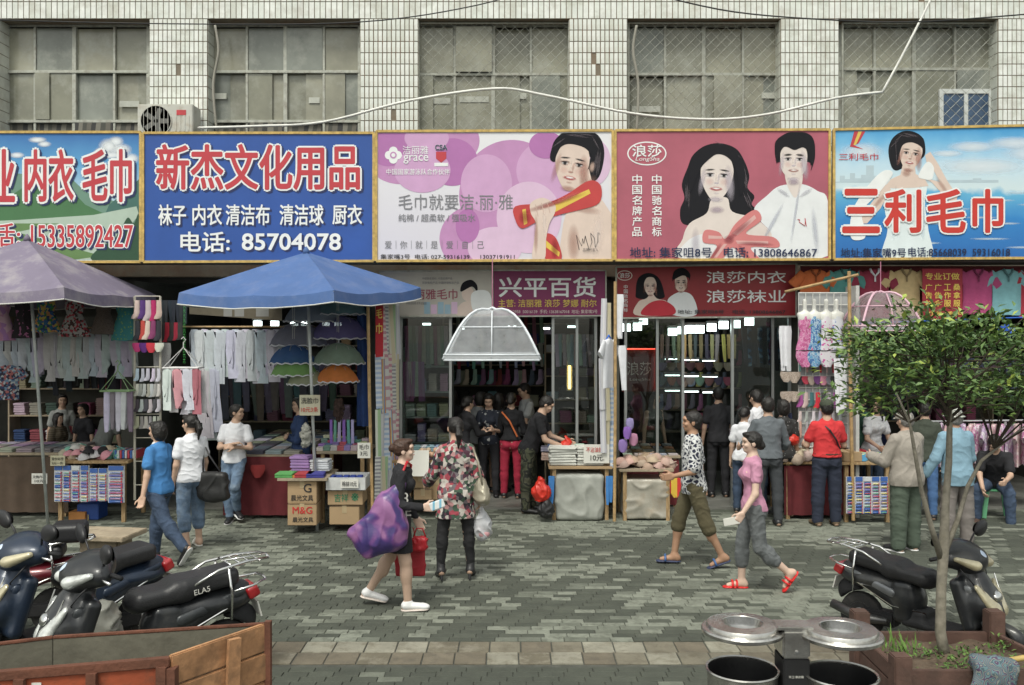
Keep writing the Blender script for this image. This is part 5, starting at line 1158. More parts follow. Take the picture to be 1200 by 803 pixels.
for (px, py, c, nm, r_) in ((367, 350, (.25, .28, .33), 'smoke grey', .42), (398, 343, (.16, .26, .27), 'teal', .40), (350, 378, (.2, .2, .25), 'dim grey', .42), (398, 370, (.16, .14, .3), 'violet', .42), (343, 404, (.06, .12, .28), 'navy', .33), (397, 402, (.22, .3, .24), 'sage green', .37), (345, 418, (.2, .36, .13), 'lime green', .33), (395, 427, (.62, .22, .07), 'orange', .31), (360, 432, (.3, .32, .22), 'khaki', .28)):
    Yq = 12.9 + (py < 380) * .3; t = thing('umbrella', '%s lace edged food cover umbrella hanging under the blue parasol' % nm, 'umbrella', P(px, py, Yq)); g = MB(); rings = []
    for j in range(7):
        a = j / 6 * 1.25; rings.append([Vector((r_ * math.sin(a) / math.sin(1.25) * math.cos(k * math.pi / 12) * (1 - .04 * (k % 3 == 1)), r_ * .8 * math.sin(a) / math.sin(1.25) * math.sin(k * math.pi / 12), -.0 - r_ * .78 * (1 - math.cos(a)) / (1 - math.cos(1.25)))) for k in range(24)])
    g.rings(rings, False); g.build('canopy', sheer('umbrella ' + nm, mul(c, 1.5), .8), t, smooth=True)
    g = MB(); n = 48; g.tube([(r_ * math.cos(k * 6.283 / n), r_ * .8 * math.sin(k * 6.283 / n), -r_ * .78 + .012 * math.sin(k * 2)) for k in range(n + 1)], .009, 4, False); g.build('lace_edge', m_white, t)
    MB().tube([(0, 0, -.2), (0, 0, .06)], .008, 6).build('shaft', m_white, t)
    for k in range(8): a = k * math.pi / 4; MB().tube([(0, 0, .004), (r_ * .55 * math.cos(a), r_ * .44 * math.sin(a), -r_ * .12), (r_ * math.cos(a), r_ * .8 * math.sin(a), -r_ * .77)], .004, 4).build('rib', m_steel, t)
    top(MB().tube([P(px, py, Yq) + Vector((0, 0, .06)), Vector((P(px, py, Yq).x, Yq, 3.6))], .003, 4), 'string', m_wirew, 'string holding the %s umbrella' % nm, 'string')
t = board('pale cardboard strip with pinned notes above the long underwear', (222, 330, 354, 358, 368, 376), mat('pale board', (.36, .31, .22), .85, 0, .1, 4, .2, dirt=(.2, .15, .1)), 13.7, 'notice_strip', 'notice strip', None, dep=.03)
for a_, b_ in ((262, 272), (275, 286), (300, 315)): art(t, 13.7, 2, m_paper, [(a_, 360), (b_, 360), (b_, 371), (a_, 371)], sm=False, name='note')
# interior lamps, back shelves of stall 2
m_lamp = bpy.data.materials.new('fluorescent tube'); m_lamp.use_nodes = True; _b = m_lamp.node_tree.nodes['Principled BSDF']; _b.inputs['Emission Color'].default_value = (.85, 1, .97, 1); _b.inputs['Emission Strength'].default_value = 4
def lamp(label, p, w_=.12, d=.3, group=None, st=None, h=.035):
    t = thing('ceiling_lamp', label, 'lamp', p, 0, group); MB().box((0, 0, .03 + h / 2), (w_ + .03, d + .04, .03)).build('housing', m_steel, t); MB().box((0, 0, 0), (w_, d, h)).build('tube', m_lamp, t); return t
for i, px in enumerate((302, 322, 345, 357, 382, 396, 425, 433)): lamp('small strip lamp behind the umbrellas under the blue parasol', P(px, 380, 14.6), .055, .3, 'strip lamps behind the hanging umbrellas', h=.1)
shelf_unit('deep dark shelf of boxed goods at the back of the blue parasol stall', -5.2, -2.6, 16.4, (.6, 1.05, 1.5, 1.95, 2.4))
for z in (.6, 1.05, 1.5, 1.95, 2.4):
    for i in range(10): stack((-5.05 + i * .26, 16.55, z), rnd.choice((1, 3)), shade(rnd.choice(pal_d), .25), 'stack of goods on the deep shelf behind the blue parasol', 'folded stack', 'goods on the deep shelf')
for i in range(16): hang_item('trousers', 'legging', P(262 + i * 8.5, 418, 15.0), shade((.05, .055, .06), .4), 'dark trousers hanging deep behind the white underwear', 'trousers', 'dark trousers deep in the blue parasol stall', 1.3)
maroon = mat('maroon table cloth', (.13, .02, .025), .9, 0, .2, 5, .4, 20)
t = shelf_table('counter', 'long counter with maroon cloth running into the blue parasol stall', -4.1, -3.0, 13.1, 16.2, .9, m_plank, False, None, cat='counter')
MB().grid(lambda u, v: Vector((-3.0 + .02 + .015 * math.sin(u * 50), 13.1 + 3.1 * u, .05 + .83 * v)), 60, 3).build('cloth_skirt', maroon, t, world=True, smooth=True)
MB().grid(lambda u, v: Vector((-4.1 + 1.1 * u, 13.08 + .012 * math.sin(u * 30), .05 + .83 * v)), 30, 3).build('cloth_front', maroon, t, world=True, smooth=True)
for i in range(4):
    for j in range(9): stack((-3.95 + i * .27, 13.3 + j * .32, .9), 2, shade(rnd.choice(((.45, .45, .45), (.12, .12, .13), (.25, .28, .3), (.4, .35, .3), (.08, .1, .15))), .2), 'flat packet on the counter of the blue parasol stall', 'packet', 'packets on the maroon counter', 'packet', (1, 1, .6))
hang_item('skirt', 'pillow', P(247, 590, 12.95) + Vector((0, 0, .42)), pmat('tartan blue', 'checks', ((.04, .05, .12), (.12, .14, .2)), 40), 'blue checked cloth hanging low beside the tote bag', 'cloth', None, 1.3)
hang_item('cloth', 'brief', P(302, 545, 12.98), redp_ := cloth((.2, .02, .02)), 'small red cloth hanging on the maroon counter', 'cloth', None, 1.2)
# carton stall under the blue parasol
yc = 12.1
def XY(px, Y): return (px - 600) * Y / F
def carton(label, px0, px1, py0, py1, Y, dep=.4, print_=None, m=m_carton, name='carton', cat='carton'):
    a, b_ = P(px0, py1, Y), P(px1, py0, Y); t = thing(name, label, cat, ((a.x + b_.x) / 2, Y + dep / 2, a.z))
    MB().b2((a.x, Y, a.z + .001), (b_.x, Y + dep, b_.z)).build('box', m, t, world=True, bevel=.006)
    MB().b2((a.x + .002, Y - .002, (b_.z - .012)), (b_.x - .002, Y - .0005, b_.z - .006)).build('flap_seam', m_ink, t, world=True)
    MB().b2(((a.x + b_.x) / 2 - .03, Y - .003, b_.z - .1), ((a.x + b_.x) / 2 + .03, Y + dep * .9, b_.z + .002)).build('tape', mat('parcel tape', (.42, .33, .2), .3), t, world=True)
    for s_, bx, mm in (print_ or []): text(s_, bx, Y, mm, t, .015, layer=2)
    return t
carton('upper carton of the left pair with black and grey lettering under the parasol', 337, 371, 563, 590, yc, .4, [('晨光文具', (341, 580, 367, 587), m_ink), ('G', (356, 567, 365, 577), m_ink)])
carton('lower carton of the left pair with pink and black lettering under the parasol', 337, 371, 590.5, 616, yc - .01, .4, [('M&G', (343, 594, 366, 602), m_redink), ('晨光文具', (343, 606, 367, 612), m_ink)])
carton('upper carton of the right pair with green marks', 384, 425, 574, 592, yc + .1, .4, [('吉祥', (392, 579, 408, 588), mat('green ink', (.04, .2, .1), .7)), ('※', (412, 578, 420, 587), mat('green ink', ()))])
carton('lower carton of the right pair beneath the green marked carton', 386, 421, 592.5, 615, yc + .12, .4, [])
tb = thing('display_board', 'plank tabletop laid on the cartons under the blue parasol', 'table', P(378, 562, yc + .1)); MB().b2((XY(326, yc), yc - .05, Z(563, yc)), (XY(384, yc), yc + .75, Z(560, yc))).build('tabletop', m_plank, tb, world=True)
c = [(.35, .22, .45), (.38, .24, .47)]
zt = Z(560, yc); 
for (px, k, cc, s_, lab) in ((333, 2, (.10, .32, .1), (1, 1, .7), 'green'), (356, 2, (.35, .04, .05), (1, 1, .7), 'red'), (369, 2, (.05, .05, .25), (1, 1, .7), 'navy'), (345, 2, (.5, .25, .05), (.9, .9, .35), 'orange')): stack((XY(px, yc), yc + .1, zt), k, cloth(cc), '%s towels folded at the front of the parasol table' % lab, s=s_)
for (px, k, cc, s_, lab) in ((346, 1, (.32, .2, .42), (1.35, 1, 1.0), 'lilac'), (369, 1, (.62, .64, .66), (1.3, 1, .75), 'white')): stack((XY(px, yc), yc + .4, zt + .04), k, cloth(cc), 'tall stack of %s towels on the parasol table' % lab, s=s_)
t = thing('bin', 'white plastic tray of blue packets on the right cartons', 'tray', P(405, 574, yc + .1)); m_wp = mat('white plastic tray', (.55, .56, .56), .4)
x0, x1, z0, z1 = XY(383, 12.2), XY(429, 12.2), Z(573.5, 12.2), Z(559, 12.2)
for q_ in (((x0, 12.14, z0), (x1, 12.155, z1)), ((x0, 12.6, z0), (x1, 12.615, z1)), ((x0, 12.155, z0), (x0 + .015, 12.6, z1)), ((x1 - .015, 12.155, z0), (x1, 12.6, z1)), ((x0 + .015, 12.155, z0), (x1 - .015, 12.6, z0 + .01))): MB().b2(*q_).build('tray_wall', m_wp, t, world=True)
for i in range(5): stack((XY(389 + i * 8, 12.3), 12.35, z1 - .08), 2, cloth((.03, .06, .28)), 'dark blue packet stack in the white tray', 'packet', 'blue packets in the white tray', 'packet', (.34, .6, .95))
sign_card('small white price card on the plastic tray', (399, 562, 420, 572), 12.1, [('棉袜10元', (401, 564, 418, 570), m_ink)])
sh = shelf_table('back_table', 'table of small boxed goods behind the parasol pole', XY(375, 13), XY(434, 13), 12.75, 13.5, 1.0, m_plank, True, None)
for i in range(26):
    stack((XY(378 + (i % 7) * 8, 13), 12.85 + (i // 7) * .16, 1.0 + (i // 7) * .03), rnd.choice((0, 2)), shade(rnd.choice(((.5, .5, .5), (.3, .2, .4), (.15, .3, .25), (.45, .1, .15), (.5, .45, .2), (.1, .15, .3))), .2), 'small goods on the table behind the parasol pole', 'goods', 'boxed goods behind the parasol pole', 'folded_stack', (.4, .5, .6))
for i in range(6): hang_item('towel', 'towel', P(388 + i * 5, 492, 13.0), shade(((.25, .15, .45), (.15, .35, .3), (.4, .4, .6))[i % 3], .1), 'rolled coloured towel upright behind the packets', 'towel', 'rolled towels behind the packets', .38)
sign_card('handwritten cardboard price sign tied to the parasol pole', (351, 463, 375, 487), 12.22, [('洗脸巾', (353, 466, 373, 473), m_ink), ('10元3条', (353, 477, 373, 483), m_redink)], m=mat('worn card', (.5, .48, .36), .9, dirt=(.3, .2, .15)))
sign_card('white price card clipped to the bamboo post', (419, 519, 434, 537), 12.2, [('毛巾', (421, 521, 432, 527), m_ink), ('3元', (422, 529, 431, 534), m_ink)])
top(MB().tube([P(431, 345, 12.3), P(433, 470, 12.28), P(437, 612, 12.25)], .022, 8), 'bamboo_post', m_bamboo, 'bamboo post at the right edge of the blue parasol stall', 'post')
top(MB().grid(lambda u, v: Vector((XY(418, 13.2) + .2 * u, 13.2 + .05 * math.sin(u * 9 + v * 2), 1.3 + 1.9 * v)), 10, 6), 'curtain', cloth((.03, .07, .22)), 'dark blue curtain beside the bamboo post', 'curtain', smooth=True)
for i in range(2): 
    q = SDF(); q.ell((0, 0, -.12), (.06, .05, .16), .03); o = q.build('mop_head', mat('mop yarn %d' % i, ((.05, .03, .025), (.3, .3, .27))[i], .95, 0, .4, 30, .8), None, .014, wrinkle(.03, 60, i, (1, 1, .1)), P((397, 358)[i], (470, 500)[i], (13.0, 12.3)[i])); tag(o, ('dark brown duster hanging behind the towels', 'pale grey mop head hanging on the parasol pole')[i], 'mop')
# ---- towel wall left of the middle shop
towm = [pmat('towel %d' % i, 'stripes', cs, f_, ax, warp=.02) for i, (cs, f_, ax) in enumerate(((((.6, .6, .58), (.6, .6, .58), (.5, .3, .35)), 7, 2), (((.55, .5, .35), (.6, .58, .5)), 9, 0), (((.35, .45, .6), (.6, .62, .65)), 14, 2), (((.5, .25, .3), (.62, .55, .5)), 12, 2), (((.35, .5, .3), (.6, .62, .55)), 10, 0), (((.45, .2, .1), (.6, .45, .2), (.2, .3, .5)), 22, 0), (((.62, .62, .6), (.3, .3, .32)), 20, 2), (((.6, .6, .62), (.5, .5, .55)), 18, 0)))]
names_t = ['white towel with rose band', 'cream striped towel', 'blue and white striped towel', 'rose striped towel', 'green and white striped towel', 'orange and blue striped towel', 'white towel with grey bands', 'plain pale towel']
for r_, (py, n_) in enumerate(((350, 6), (415, 6), (480, 6), (535, 5))):
    for i in range(n_):
        k = (i * 3 + r_ * 2) % 8; Yt = 12.6 + i * .16 - .03 * r_
        hang_item('towel', 'towel', P(443 + i * 4.4, py, Yt), towm[k], names_t[k] + ' hanging in the towel wall, tier ' + ('top', 'second', 'third', 'bottom')[r_], 'towel', 'towels in the towel wall', .82, R(35))
top(MB().tube([P(439, 345, 12.45), P(472, 350, 13.5)], .014, 6), 'hanging_rail', m_bamboo, 'pole holding the towel wall at the top', 'rail')
t = board('narrow red cloth banner with yellow towel lettering', (440, 449, 348, 350, 419, 418), mat('banner red', (.4, .02, .03), .8, 0, .15, 4, .2), 12.38, 'banner', 'banner', None, dep=.01)
text('毛', (441, 362, 448, 373), 12.38, i_yel, t, .02); text('巾', (441, 379, 448, 391), 12.38, i_yel, t, .02)
# ---- middle shop: glass front, shelves, door table
YF = 13.85
m_alu = mat('aluminium frame', (.4, .42, .42), .35, .7, .08, 6, .05)
gl = glassmat('shop glass', (.78, .83, .81), .06)
def shopfront(label, panes, zt, z0=.05):
    t = thing('shopfront', label, 'shop window', P((panes[0][0] + panes[-1][1]) / 2, 600, YF)); t.location.z = .03
    for a, c in panes:
        MB().b2((X(a, YF) + .02, YF, z0), (X(c, YF) - .02, YF + .008, zt)).build('pane', gl, t, world=True)
        for p in (a, c): MB().b2((X(p, YF) - .02, YF - .03 + (p == a) * .003, .03), (X(p, YF) + .02, YF + .03, zt + .03)).build('mullion', m_alu, t, world=True)
        MB().b2((X(a, YF) + .02, YF - .02, zt), (X(c, YF) - .02, YF + .02, zt + .04)).build('transom', m_alu, t, world=True)
    return t
shopfront('glass shopfront of the middle shop with tall panes beside the open door', ((470, 528), (648, 676), (676, 698)), 2.85)
shopfront('glass shopfront of the third shop with a wide fixed pane', ((733, 770), (770, 800), (858, 905), (905, 925)), 2.88)
lamps = []
for i, (px, py, Y) in enumerate(((500, 395, 16), (600, 398, 16), (670, 398, 16), (540, 400, 17.5), (640, 400, 17.5))): lamp('ceiling lamp inside the middle shop', P(px, py - 15, Y), .14, .06, 'ceiling lamps in the middle shop')
shelf_unit('left wall shelf of towels in the middle shop', X(474, 14.6), X(528, 14.6), 14.6, (.5, .9, 1.3, 1.7, 2.1), .4, mat('glass shelf', (.25, .3, .29), .3))
pal_p = [(.5, .35, .42), (.3, .42, .5), (.55, .52, .42), (.6, .6, .62), (.25, .4, .38), (.42, .3, .5), (.5, .45, .3)]
for z in (.5, .9, 1.3, 1.7):
    for i in range(4): stack((X(481 + i * 13, 14.7), 14.75, z), rnd.choice((0, 1, 3)), shade(rnd.choice(pal_p), .15), 'folded towel stack on the left shelf of the middle shop', 'folded stack', 'folded towels in the middle shop', s=(.75, 1, 1))
for i in range(12): hang_item('towel', 'towel', P(476 + i * 4.2, 382, 14.2), shade(((.3, .12, .22), (.33, .33, .26), (.18, .26, .2), (.36, .36, .35))[i % 4], .15), 'towel hanging behind the glass of the middle shop', 'towel', 'towels behind the middle glass', .6)
for i in range(8): hang_item('towel', 'towel', P(474 + i * 3, 424, 14.15), shade(((.32, .1, .25), (.3, .15, .35), (.45, .4, .4))[i % 3], .15), 'purple towel hanging in the second tier behind the glass', 'towel', 'purple towels behind the glass', .6)
shelf_unit('back wall shelf of packets in the middle shop', X(520, 17.8), X(700, 17.8), 17.8, (.8, 1.2, 1.6, 2.0, 2.4, 2.8), .3)
for z in (.8, 1.2, 1.6, 2.0, 2.4):
    for i in range(11): stack((X(520, 17.8) + .12 + i * .27, 17.95, z), rnd.choice((1, 3)), shade(rnd.choice(pal_p + pal_d), .25), 'stack of packets on the back shelf of the middle shop', 'folded stack', 'packets on the back shelf of the middle shop')
sm = thing('lit_strip', 'yellow lit display strip behind the right pane of the middle shop', 'light strip', P(667, 445, 14.9)); em = bpy.data.materials.new('warm tube'); em.use_nodes = True; e_ = em.node_tree.nodes['Principled BSDF']; e_.inputs['Emission Color'].default_value = (1, .62, .15, 1); e_.inputs['Emission Strength'].default_value = 6
MB().b2(P(666, 456, 14.9), P(669, 425, 14.9) + Vector((0, .03, 0))).build('tube', em, sm, world=True); MB().b2(P(664, 458, 14.94), P(671, 423, 14.94) + Vector((0, .02, 0))).build('housing', m_alu, sm, world=True)
shelf_unit('right wall shelf behind the glass of the middle shop', X(640, 15.6), X(700, 15.6), 15.6, (.7, 1.1, 1.5, 1.9, 2.3), .3)
for z in (.7, 1.1, 1.5, 1.9, 2.3):
    for i in range(4): stack((X(647, 15.6) + i * .24, 15.75, z), rnd.choice((0, 1)), shade(rnd.choice(pal_d + pal_p), .2), 'stack on the right shelf of the middle shop', 'folded stack', 'goods on the right shelf of the middle shop')
# counter left of door with towels and cartons
shelf_table('stall_table', 'low wooden table with balls of yarn and towels left of the middle door', XY(452, 13.2), XY(532, 13.2), 13.0, 13.75, .84, m_wood, True, None)
for i, (px, p0, p1, dy) in enumerate(((470, 556, 572, 0), (492, 556, 572, .02), (470, 573, 586, 0), (495, 573, 586, .03), (512, 560, 586, .1))): carton(('upper left', 'upper middle', 'lower left', 'lower middle', 'right hand')[i] + ' plain carton below the table of the middle shop', px - 10, px + 11, p0, p1, 13.05 + dy, .4)
for i in range(14):
    q = link('towel_roll', _FM[0], None, (XY(470 + (i % 7) * 8.5, 13.2), 13.15 + (i // 7) * .25, .84 + (i // 7) * .08)); omat(q, shade(rnd.choice(pal_p), .1)); q.scale = (.6, .7, .7); q.rotation_euler.z = rnd.random(); tag(q, 'pastel cloth roll on the table left of the middle door', 'towel roll', 'pastel cloth rolls left of the middle door')
if 'ball' not in _G: _G['ball'] = MB().lathe([(.0, -.04), (.028, -.028), (.04, 0), (.028, .028), (0, .04)], 10).mesh('ball', m_white, True)
for i in range(34): o = link('loofah', _G['ball'], None, (XY(505, 13) + rnd.uniform(-.24, .24), 12.95 + rnd.uniform(0, .28), .88 + rnd.uniform(0, .12))); omat(o, shade((.5, .38, .25), .15)); tag(o, 'small beige loofah ball in the heap left of the middle door', 'loofah', 'beige loofah balls')
top(MB().box(P(490, 543, 12.9), (.3, .02, .36), rotx(-.2)), 'white_board', m_paper, 'white card standing behind the head of the woman in black', 'card')
# table right of the door: white cloth stacks, red bags, handwritten card
Yt = 12.95
t = shelf_table('stall_table', 'table wrapped in grey tarpaulin with white cloth stacks in front of the middle shop', XY(643, Yt), XY(718, Yt), Yt, Yt + .8, .76, m_carton, True, None)
tarp = mat('grey tarpaulin', (.33, .34, .31), .5, 0, .12, 5, .5, 14)
q = SDF(); a_, b_ = XY(651, Yt), XY(707, Yt); q.box(((a_ + b_) / 2, Yt + .25, .33), ((b_ - a_) / 2, .3, .32), .05, .02); q.build('tarpaulin_wrap', tarp, t, .018, wrinkle(.022, 13, 3), Vector((0, 0, 0)) - t.location)
for i, (px, hh) in enumerate(((660, 0), (693, 0))):
    g = MB(); rg = random.Random(i)
    for k in range(7): g.box((rg.uniform(-.015, .015), rg.uniform(-.01, .01), .02 + k * .037), (.39, .34, .034), rotz(rg.gauss(0, .04)) @ roty(rg.gauss(0, .02)))
    o = g.build('cloth_stack', mat('white mop cloth', (.64, .64, .6), .9, 0, .08, 8, .5, 30), None, bevel=.014, loc=(XY(px, Yt), Yt + .2, .765)); tag(o, ('left', 'right')[i] + ' stack of white cloths on the tarpaulin table', 'cloth stack')
sign_card('white card with red and black handwriting on the white cloths', (684, 521, 714, 543), 12.95, [('不沾油抹布', (687, 524, 711, 530), m_redink), ('10元.', (692, 533, 708, 540), m_ink)])
for i in range(14): stack((XY(640 + (i % 7) * 8, 13.4), 13.35 + (i // 7) * .22, .8 + .1 * (i // 7)), rnd.choice((0, 2)), shade(rnd.choice(((.45, .04, .05), (.5, .5, .5), (.1, .15, .3), (.4, .35, .3))), .2), 'red white and blue packet behind the white cloths', 'packet', 'packets behind the white cloths', 'packet', (.6, .8, .8))
redb = mat('red plastic bag', (.6, .035, .02), .35, 0, .15, 8, .5, 20)
for i, (px, py, s_, lab) in enumerate(((634, 575, 1.3, 'red plastic bag hanging at the left end of the tarpaulin table'), (664, 520, .8, 'crumpled red bag in the hands of the man in black'), (672, 534, .7, 'red plastic bag lying among the packets'), (640, 596, 1.1, 'black plastic bag drooping under the red bag'))):
    q = SDF(); q.ell((0, 0, .1 * s_), (.1 * s_, .07 * s_, .1 * s_), .03); q.cone((0, 0, .15 * s_), (0, 0, .24 * s_), .06 * s_, .03 * s_, .03); o = q.build('plastic_bag', redb if i < 3 else m_blk, None, .013, wrinkle(.02, 42, i), P(px, py + 10 * s_, 12.85 if i in (0, 3) else 13.3)); tag(o, lab, 'plastic bag')
for i in range(4): hang_item('strap', 'stocking', P((645, 648, 712, 716)[i], 558, 12.9), cloth((.05, .2, .5)), 'blue ribbon hanging at the corner of the tarpaulin table', 'ribbon', 'blue ribbons on the tarpaulin table', .9)
# bamboo posts and hanging items between shops 2 and 3
top(MB().tube([P(721, 330, 12.7), P(721, 470, 12.68), P(720, 611, 12.66)], .022, 8), 'bamboo_post', m_bamboo, 'bamboo post between the purple sign and the red sign', 'post')
for i, (px, py) in enumerate(((708, 350), (713, 355), (716, 400), (705, 420), (711, 430), (717, 440), (706, 470), (712, 480), (717, 485))): hang_item('towel', 'towel', P(px, py, 12.9 + .05 * (i % 3)), towm[(7, 1, 2)[i % 3]], 'pale towel hanging behind the white shirt by the bamboo post', 'towel', 'towels by the middle bamboo post', .75)
t = hang_item('shirt', 'shirt', P(713.5, 397, 12.6), m_white, 'white short sleeved shirt on a blue hanger at the bamboo post', 'shirt', None, .92, R(62))
top(MB().tube([P(709, 401, 12.5), P(713.5, 393, 12.6), P(718, 401, 12.7)], .012, 5), 'clothes_hanger', cloth((.03, .12, .5)), 'blue hanger holding the white shirt', 'hanger')
for i in range(3): hang_item('legging', 'legging', P(724 + i * 2.4, 345 + 60 * (i > 1), 12.72), m_white, 'white long legging hanging right of the bamboo post', 'leggings', 'white leggings at the middle bamboo post', .8)
# ---- mosquito nets
def net_dome(label, px, py0, py1, hw, Y, m, mt, sag=0):
    c = P(px, py1, Y); H_ = Z(py0, Y) - Z(py1, Y); w_ = hw * Y / F; t = thing('mosquito_net', label, 'mosquito net', c)
    g = MB(); rings = []
    for j in range(8):
        v = j / 7; s_ = 1 - .8 * v - .12 * v * v; rings.append([Vector((w_ * s_ * sx, .42 * s_ * sy, H_ * math.sin(v * 1.5708) * (1 - .12 * v * v))) for sx, sy in ((-1, -1), (-.5, -1), (0, -1), (.5, -1), (1, -1), (1, -.3), (1, .3), (1, 1), (.5, 1), (0, 1), (-.5, 1), (-1, 1), (-1, .3), (-1, -.3))])
    g.rings(rings, True); g.build('net', m, t, smooth=50)
    for sx, sy in ((-1, -1), (1, -1), (1, 1), (-1, 1)):
        pts = []
        for j in range(9): v = j / 8; s_ = 1 - .8 * v - .12 * v * v; pts.append((w_ * s_ * sx * 1.02, .43 * s_ * sy, H_ * math.sin(v * 1.5708) * (1 - .12 * v * v) + .01))
        pts.append((0, 0, H_ * .93)); MB().tube(pts, .017, 6).build('hoop', mt, t, smooth=True)
    g = MB()
    for z_, s_ in ((.0, 1), (.07, 1.0)): g.tube([(w_ * s_ * a, .43 * s_ * b_, z_) for a, b_ in ((-1, -1), (1, -1), (1, 1), (-1, 1), (-1, -1))], .012, 6)
    ms_ = 1 - .8 * .4 - .12 * .16; g.tube([(w_ * ms_ * a, .43 * ms_ * b_, H_ * .5766) for a, b_ in ((-1, -1), (1, -1), (1, 1), (-1, 1), (-1, -1))], .009, 5)
    g.tube([(0, -.43, .02), (0, -.36, H_ * .55), (0, -.2, H_ * .86)], .010, 5); g.build('base_ring', mt, t, smooth=True)
    g = MB(); g.add([(-w_ * 1.01, -.434, -.005), (w_ * 1.01, -.434, -.005), (w_ * 1.0, -.434, .085), (-w_, -.434, .085)], [(0, 1, 2, 3)]); g.build('hem_band', sheer('net hem', (.75, .78, .8), .75), t)
    top(MB().tube([c + Vector((0, 0, H_ * .93)), Vector((c.x, Y, 3.62))], .006, 5), 'string', mat('pink string', (.5, .2, .3), .8), 'string carrying ' + ('the white net dome' if px < 700 else 'the pink edged net dome'), 'string')
    return t
net_dome('white mosquito net dome hanging in front of the middle shop', 577, 356, 421, 54, 12.2, sheer('white net', (.74, .77, .8), .36), mat('white tube', (.68, .72, .76), .5))
net_dome('pink edged net dome hanging left of the red banner', 1032, 338, 388, 36, 12.7, sheer('pink net', (.55, .5, .52), .4), mat('pink tube', (.62, .4, .48), .5))
# ---- third shop: neon sign, lamps, shelves
neon = bpy.data.materials.new('red neon'); neon.use_nodes = True; e_ = neon.node_tree.nodes['Principled BSDF']; e_.inputs['Emission Color'].default_value = (1, .06, .03, 1); e_.inputs['Emission Strength'].default_value = 3.5
t = thing('neon_sign', 'dark red window sign with glowing red edge in the third shop', 'neon sign', P(750, 460, 14.05)); Yn = 14.05
MB().b2(P(729, 459, Yn), P(768, 410, Yn) + Vector((0, .03, 0))).build('panel', mat('oxblood panel', (.1, .008, .01), .4), t, world=True)
MB().tube([P(729, 409, Yn - .02), P(769, 409, Yn - .02), P(769, 457, Yn - .02)], .012, 6).build('neon_tube', neon, t, world=True)
text('浪莎', (735, 424, 763, 440), Yn, i_pale, t, 0); text('LongSha', (738, 443, 762, 447), Yn, i_pale, t, 0)
for i, px in enumerate((728, 741, 748, 782, 793, 803, 814, 828, 842, 856, 872)): lamp('small square hanging lamp inside the third shop', P(px + 6, (384, 383, 376, 389, 387, 386, 386, 384, 381, 380, 377)[i], 14.5), .12, .12, 'hanging lamps of the third shop', h=.12)
for j, py in enumerate((421, 440, 458)):
    for i in range(3): lamp('white shelf light strip in the third shop', P(788 + i * 22, py + i, 16.4), .26, .03, 'shelf light strips of the third shop', h=.018)
shelf_unit('back wall shelf of socks in the third shop', X(770, 17), X(925, 17), 17, (.8, 1.2, 1.6, 2.0, 2.4), .3)
for z in (1.15, 1.5, 1.9, 2.3, 2.75):
    for i in range(16): hang_item('sock', 'sock', (X(775, 16.9) + i * .145, 16.9, z), shade(rnd.choice(((.12, .1, .1), (.3, .12, .15), (.35, .3, .15), (.15, .15, .2), (.4, .38, .35), (.05, .05, .06))), .3), 'sock hanging on the dark back wall of the third shop', 'sock', 'socks on the back wall of the third shop', 1.3)
for i in range(8): hang_item('legging', 'legging', P(872 + i * 6, 384, 14.3), pmat('sea print', 'blobs', ((.03, .04, .06), (.05, .15, .3), (.3, .4, .5)), 9, thr=.5) if i % 2 else shade((.05, .05, .06)), 'blue and black printed legging hanging behind the third shop glass', 'leggings', 'printed leggings behind the third shop glass', .8)
t = shelf_table('counter', 'dark counter deep inside the third shop door', X(850, 15.3), X(905, 15.3), 14.6, 16.6, .95, m_plank, False, maroon, cat='counter')
# table with beige bras and cartons
Yt = 12.9
t = shelf_table('stall_table', 'plank table with beige bras in front of the third shop', XY(726, Yt), XY(790, Yt), Yt, Yt + .75, .73, m_plank, True, None)
t.children[0].name = 'tabletop'
bra_pile('beige moulded bra in the heap on the plank table', XY(731, Yt), XY(784, Yt), Yt + .1, Yt + .4, .75, 26, ((.38, .27, .2), (.45, .33, .26), (.3, .2, .15), (.4, .3, .24)), 5)
q = SDF(); a_, b_ = XY(733, Yt), XY(785, Yt); q.box(((a_ + b_) / 2, Yt + .3, .3), ((b_ - a_) / 2, .26, .28), .03, .02); o = q.build('wrapped_box', mat('dirty plastic wrap', (.36, .34, .29), .3, 0, .2, 5, .6, 12, dirt=(.3, .22, .14), dscale=4), None, .018, wrinkle(.02, 16, 5)); tag(o, 'large box wrapped in clear plastic under the bra table', 'wrapped box')
shelf_table('side_table', 'low table covered in magazines behind the bra table', XY(735, 13.6), XY(800, 13.6), 13.75, 14.6, .8, m_plank, True, maroon)
for i in range(20): stack((XY(738, 13.6) + (i % 5) * .17, 13.85 + (i // 5) * .18, .8 + (i // 5) * .025), 2, shade(rnd.choice(((.5, .48, .44), (.4, .38, .4), (.45, .25, .12), (.3, .32, .34))), .15), 'flat magazine packet behind the bra table', 'packet', 'packets behind the bra table', 'packet', (.6, .5, .3))
for i, (px, py, c_) in enumerate(((735, 500, (.25, .12, .42)), (730, 515, (.3, .18, .5)), (742, 508, (.4, .2, .35)), (738, 490, (.3, .3, .5)))): hang_item('cloth', 'pillow', P(px, py, 12.95 + i * .04), shade(c_), ('upper', 'left', 'right', 'topmost')[i] + ' violet cloth bunched at the post by the bra table', 'cloth', None, .6)
bg_ = thing('rag', 'red and yellow cloth hanging at the right end of the bra table', 'cloth', P(793, 560, 12.85)); garment('pillow', 4, .9).build('cloth', pmat('red yellow', 'stripes', ((.5, .03, .03), (.6, .4, .05)), 6, 0), bg_)
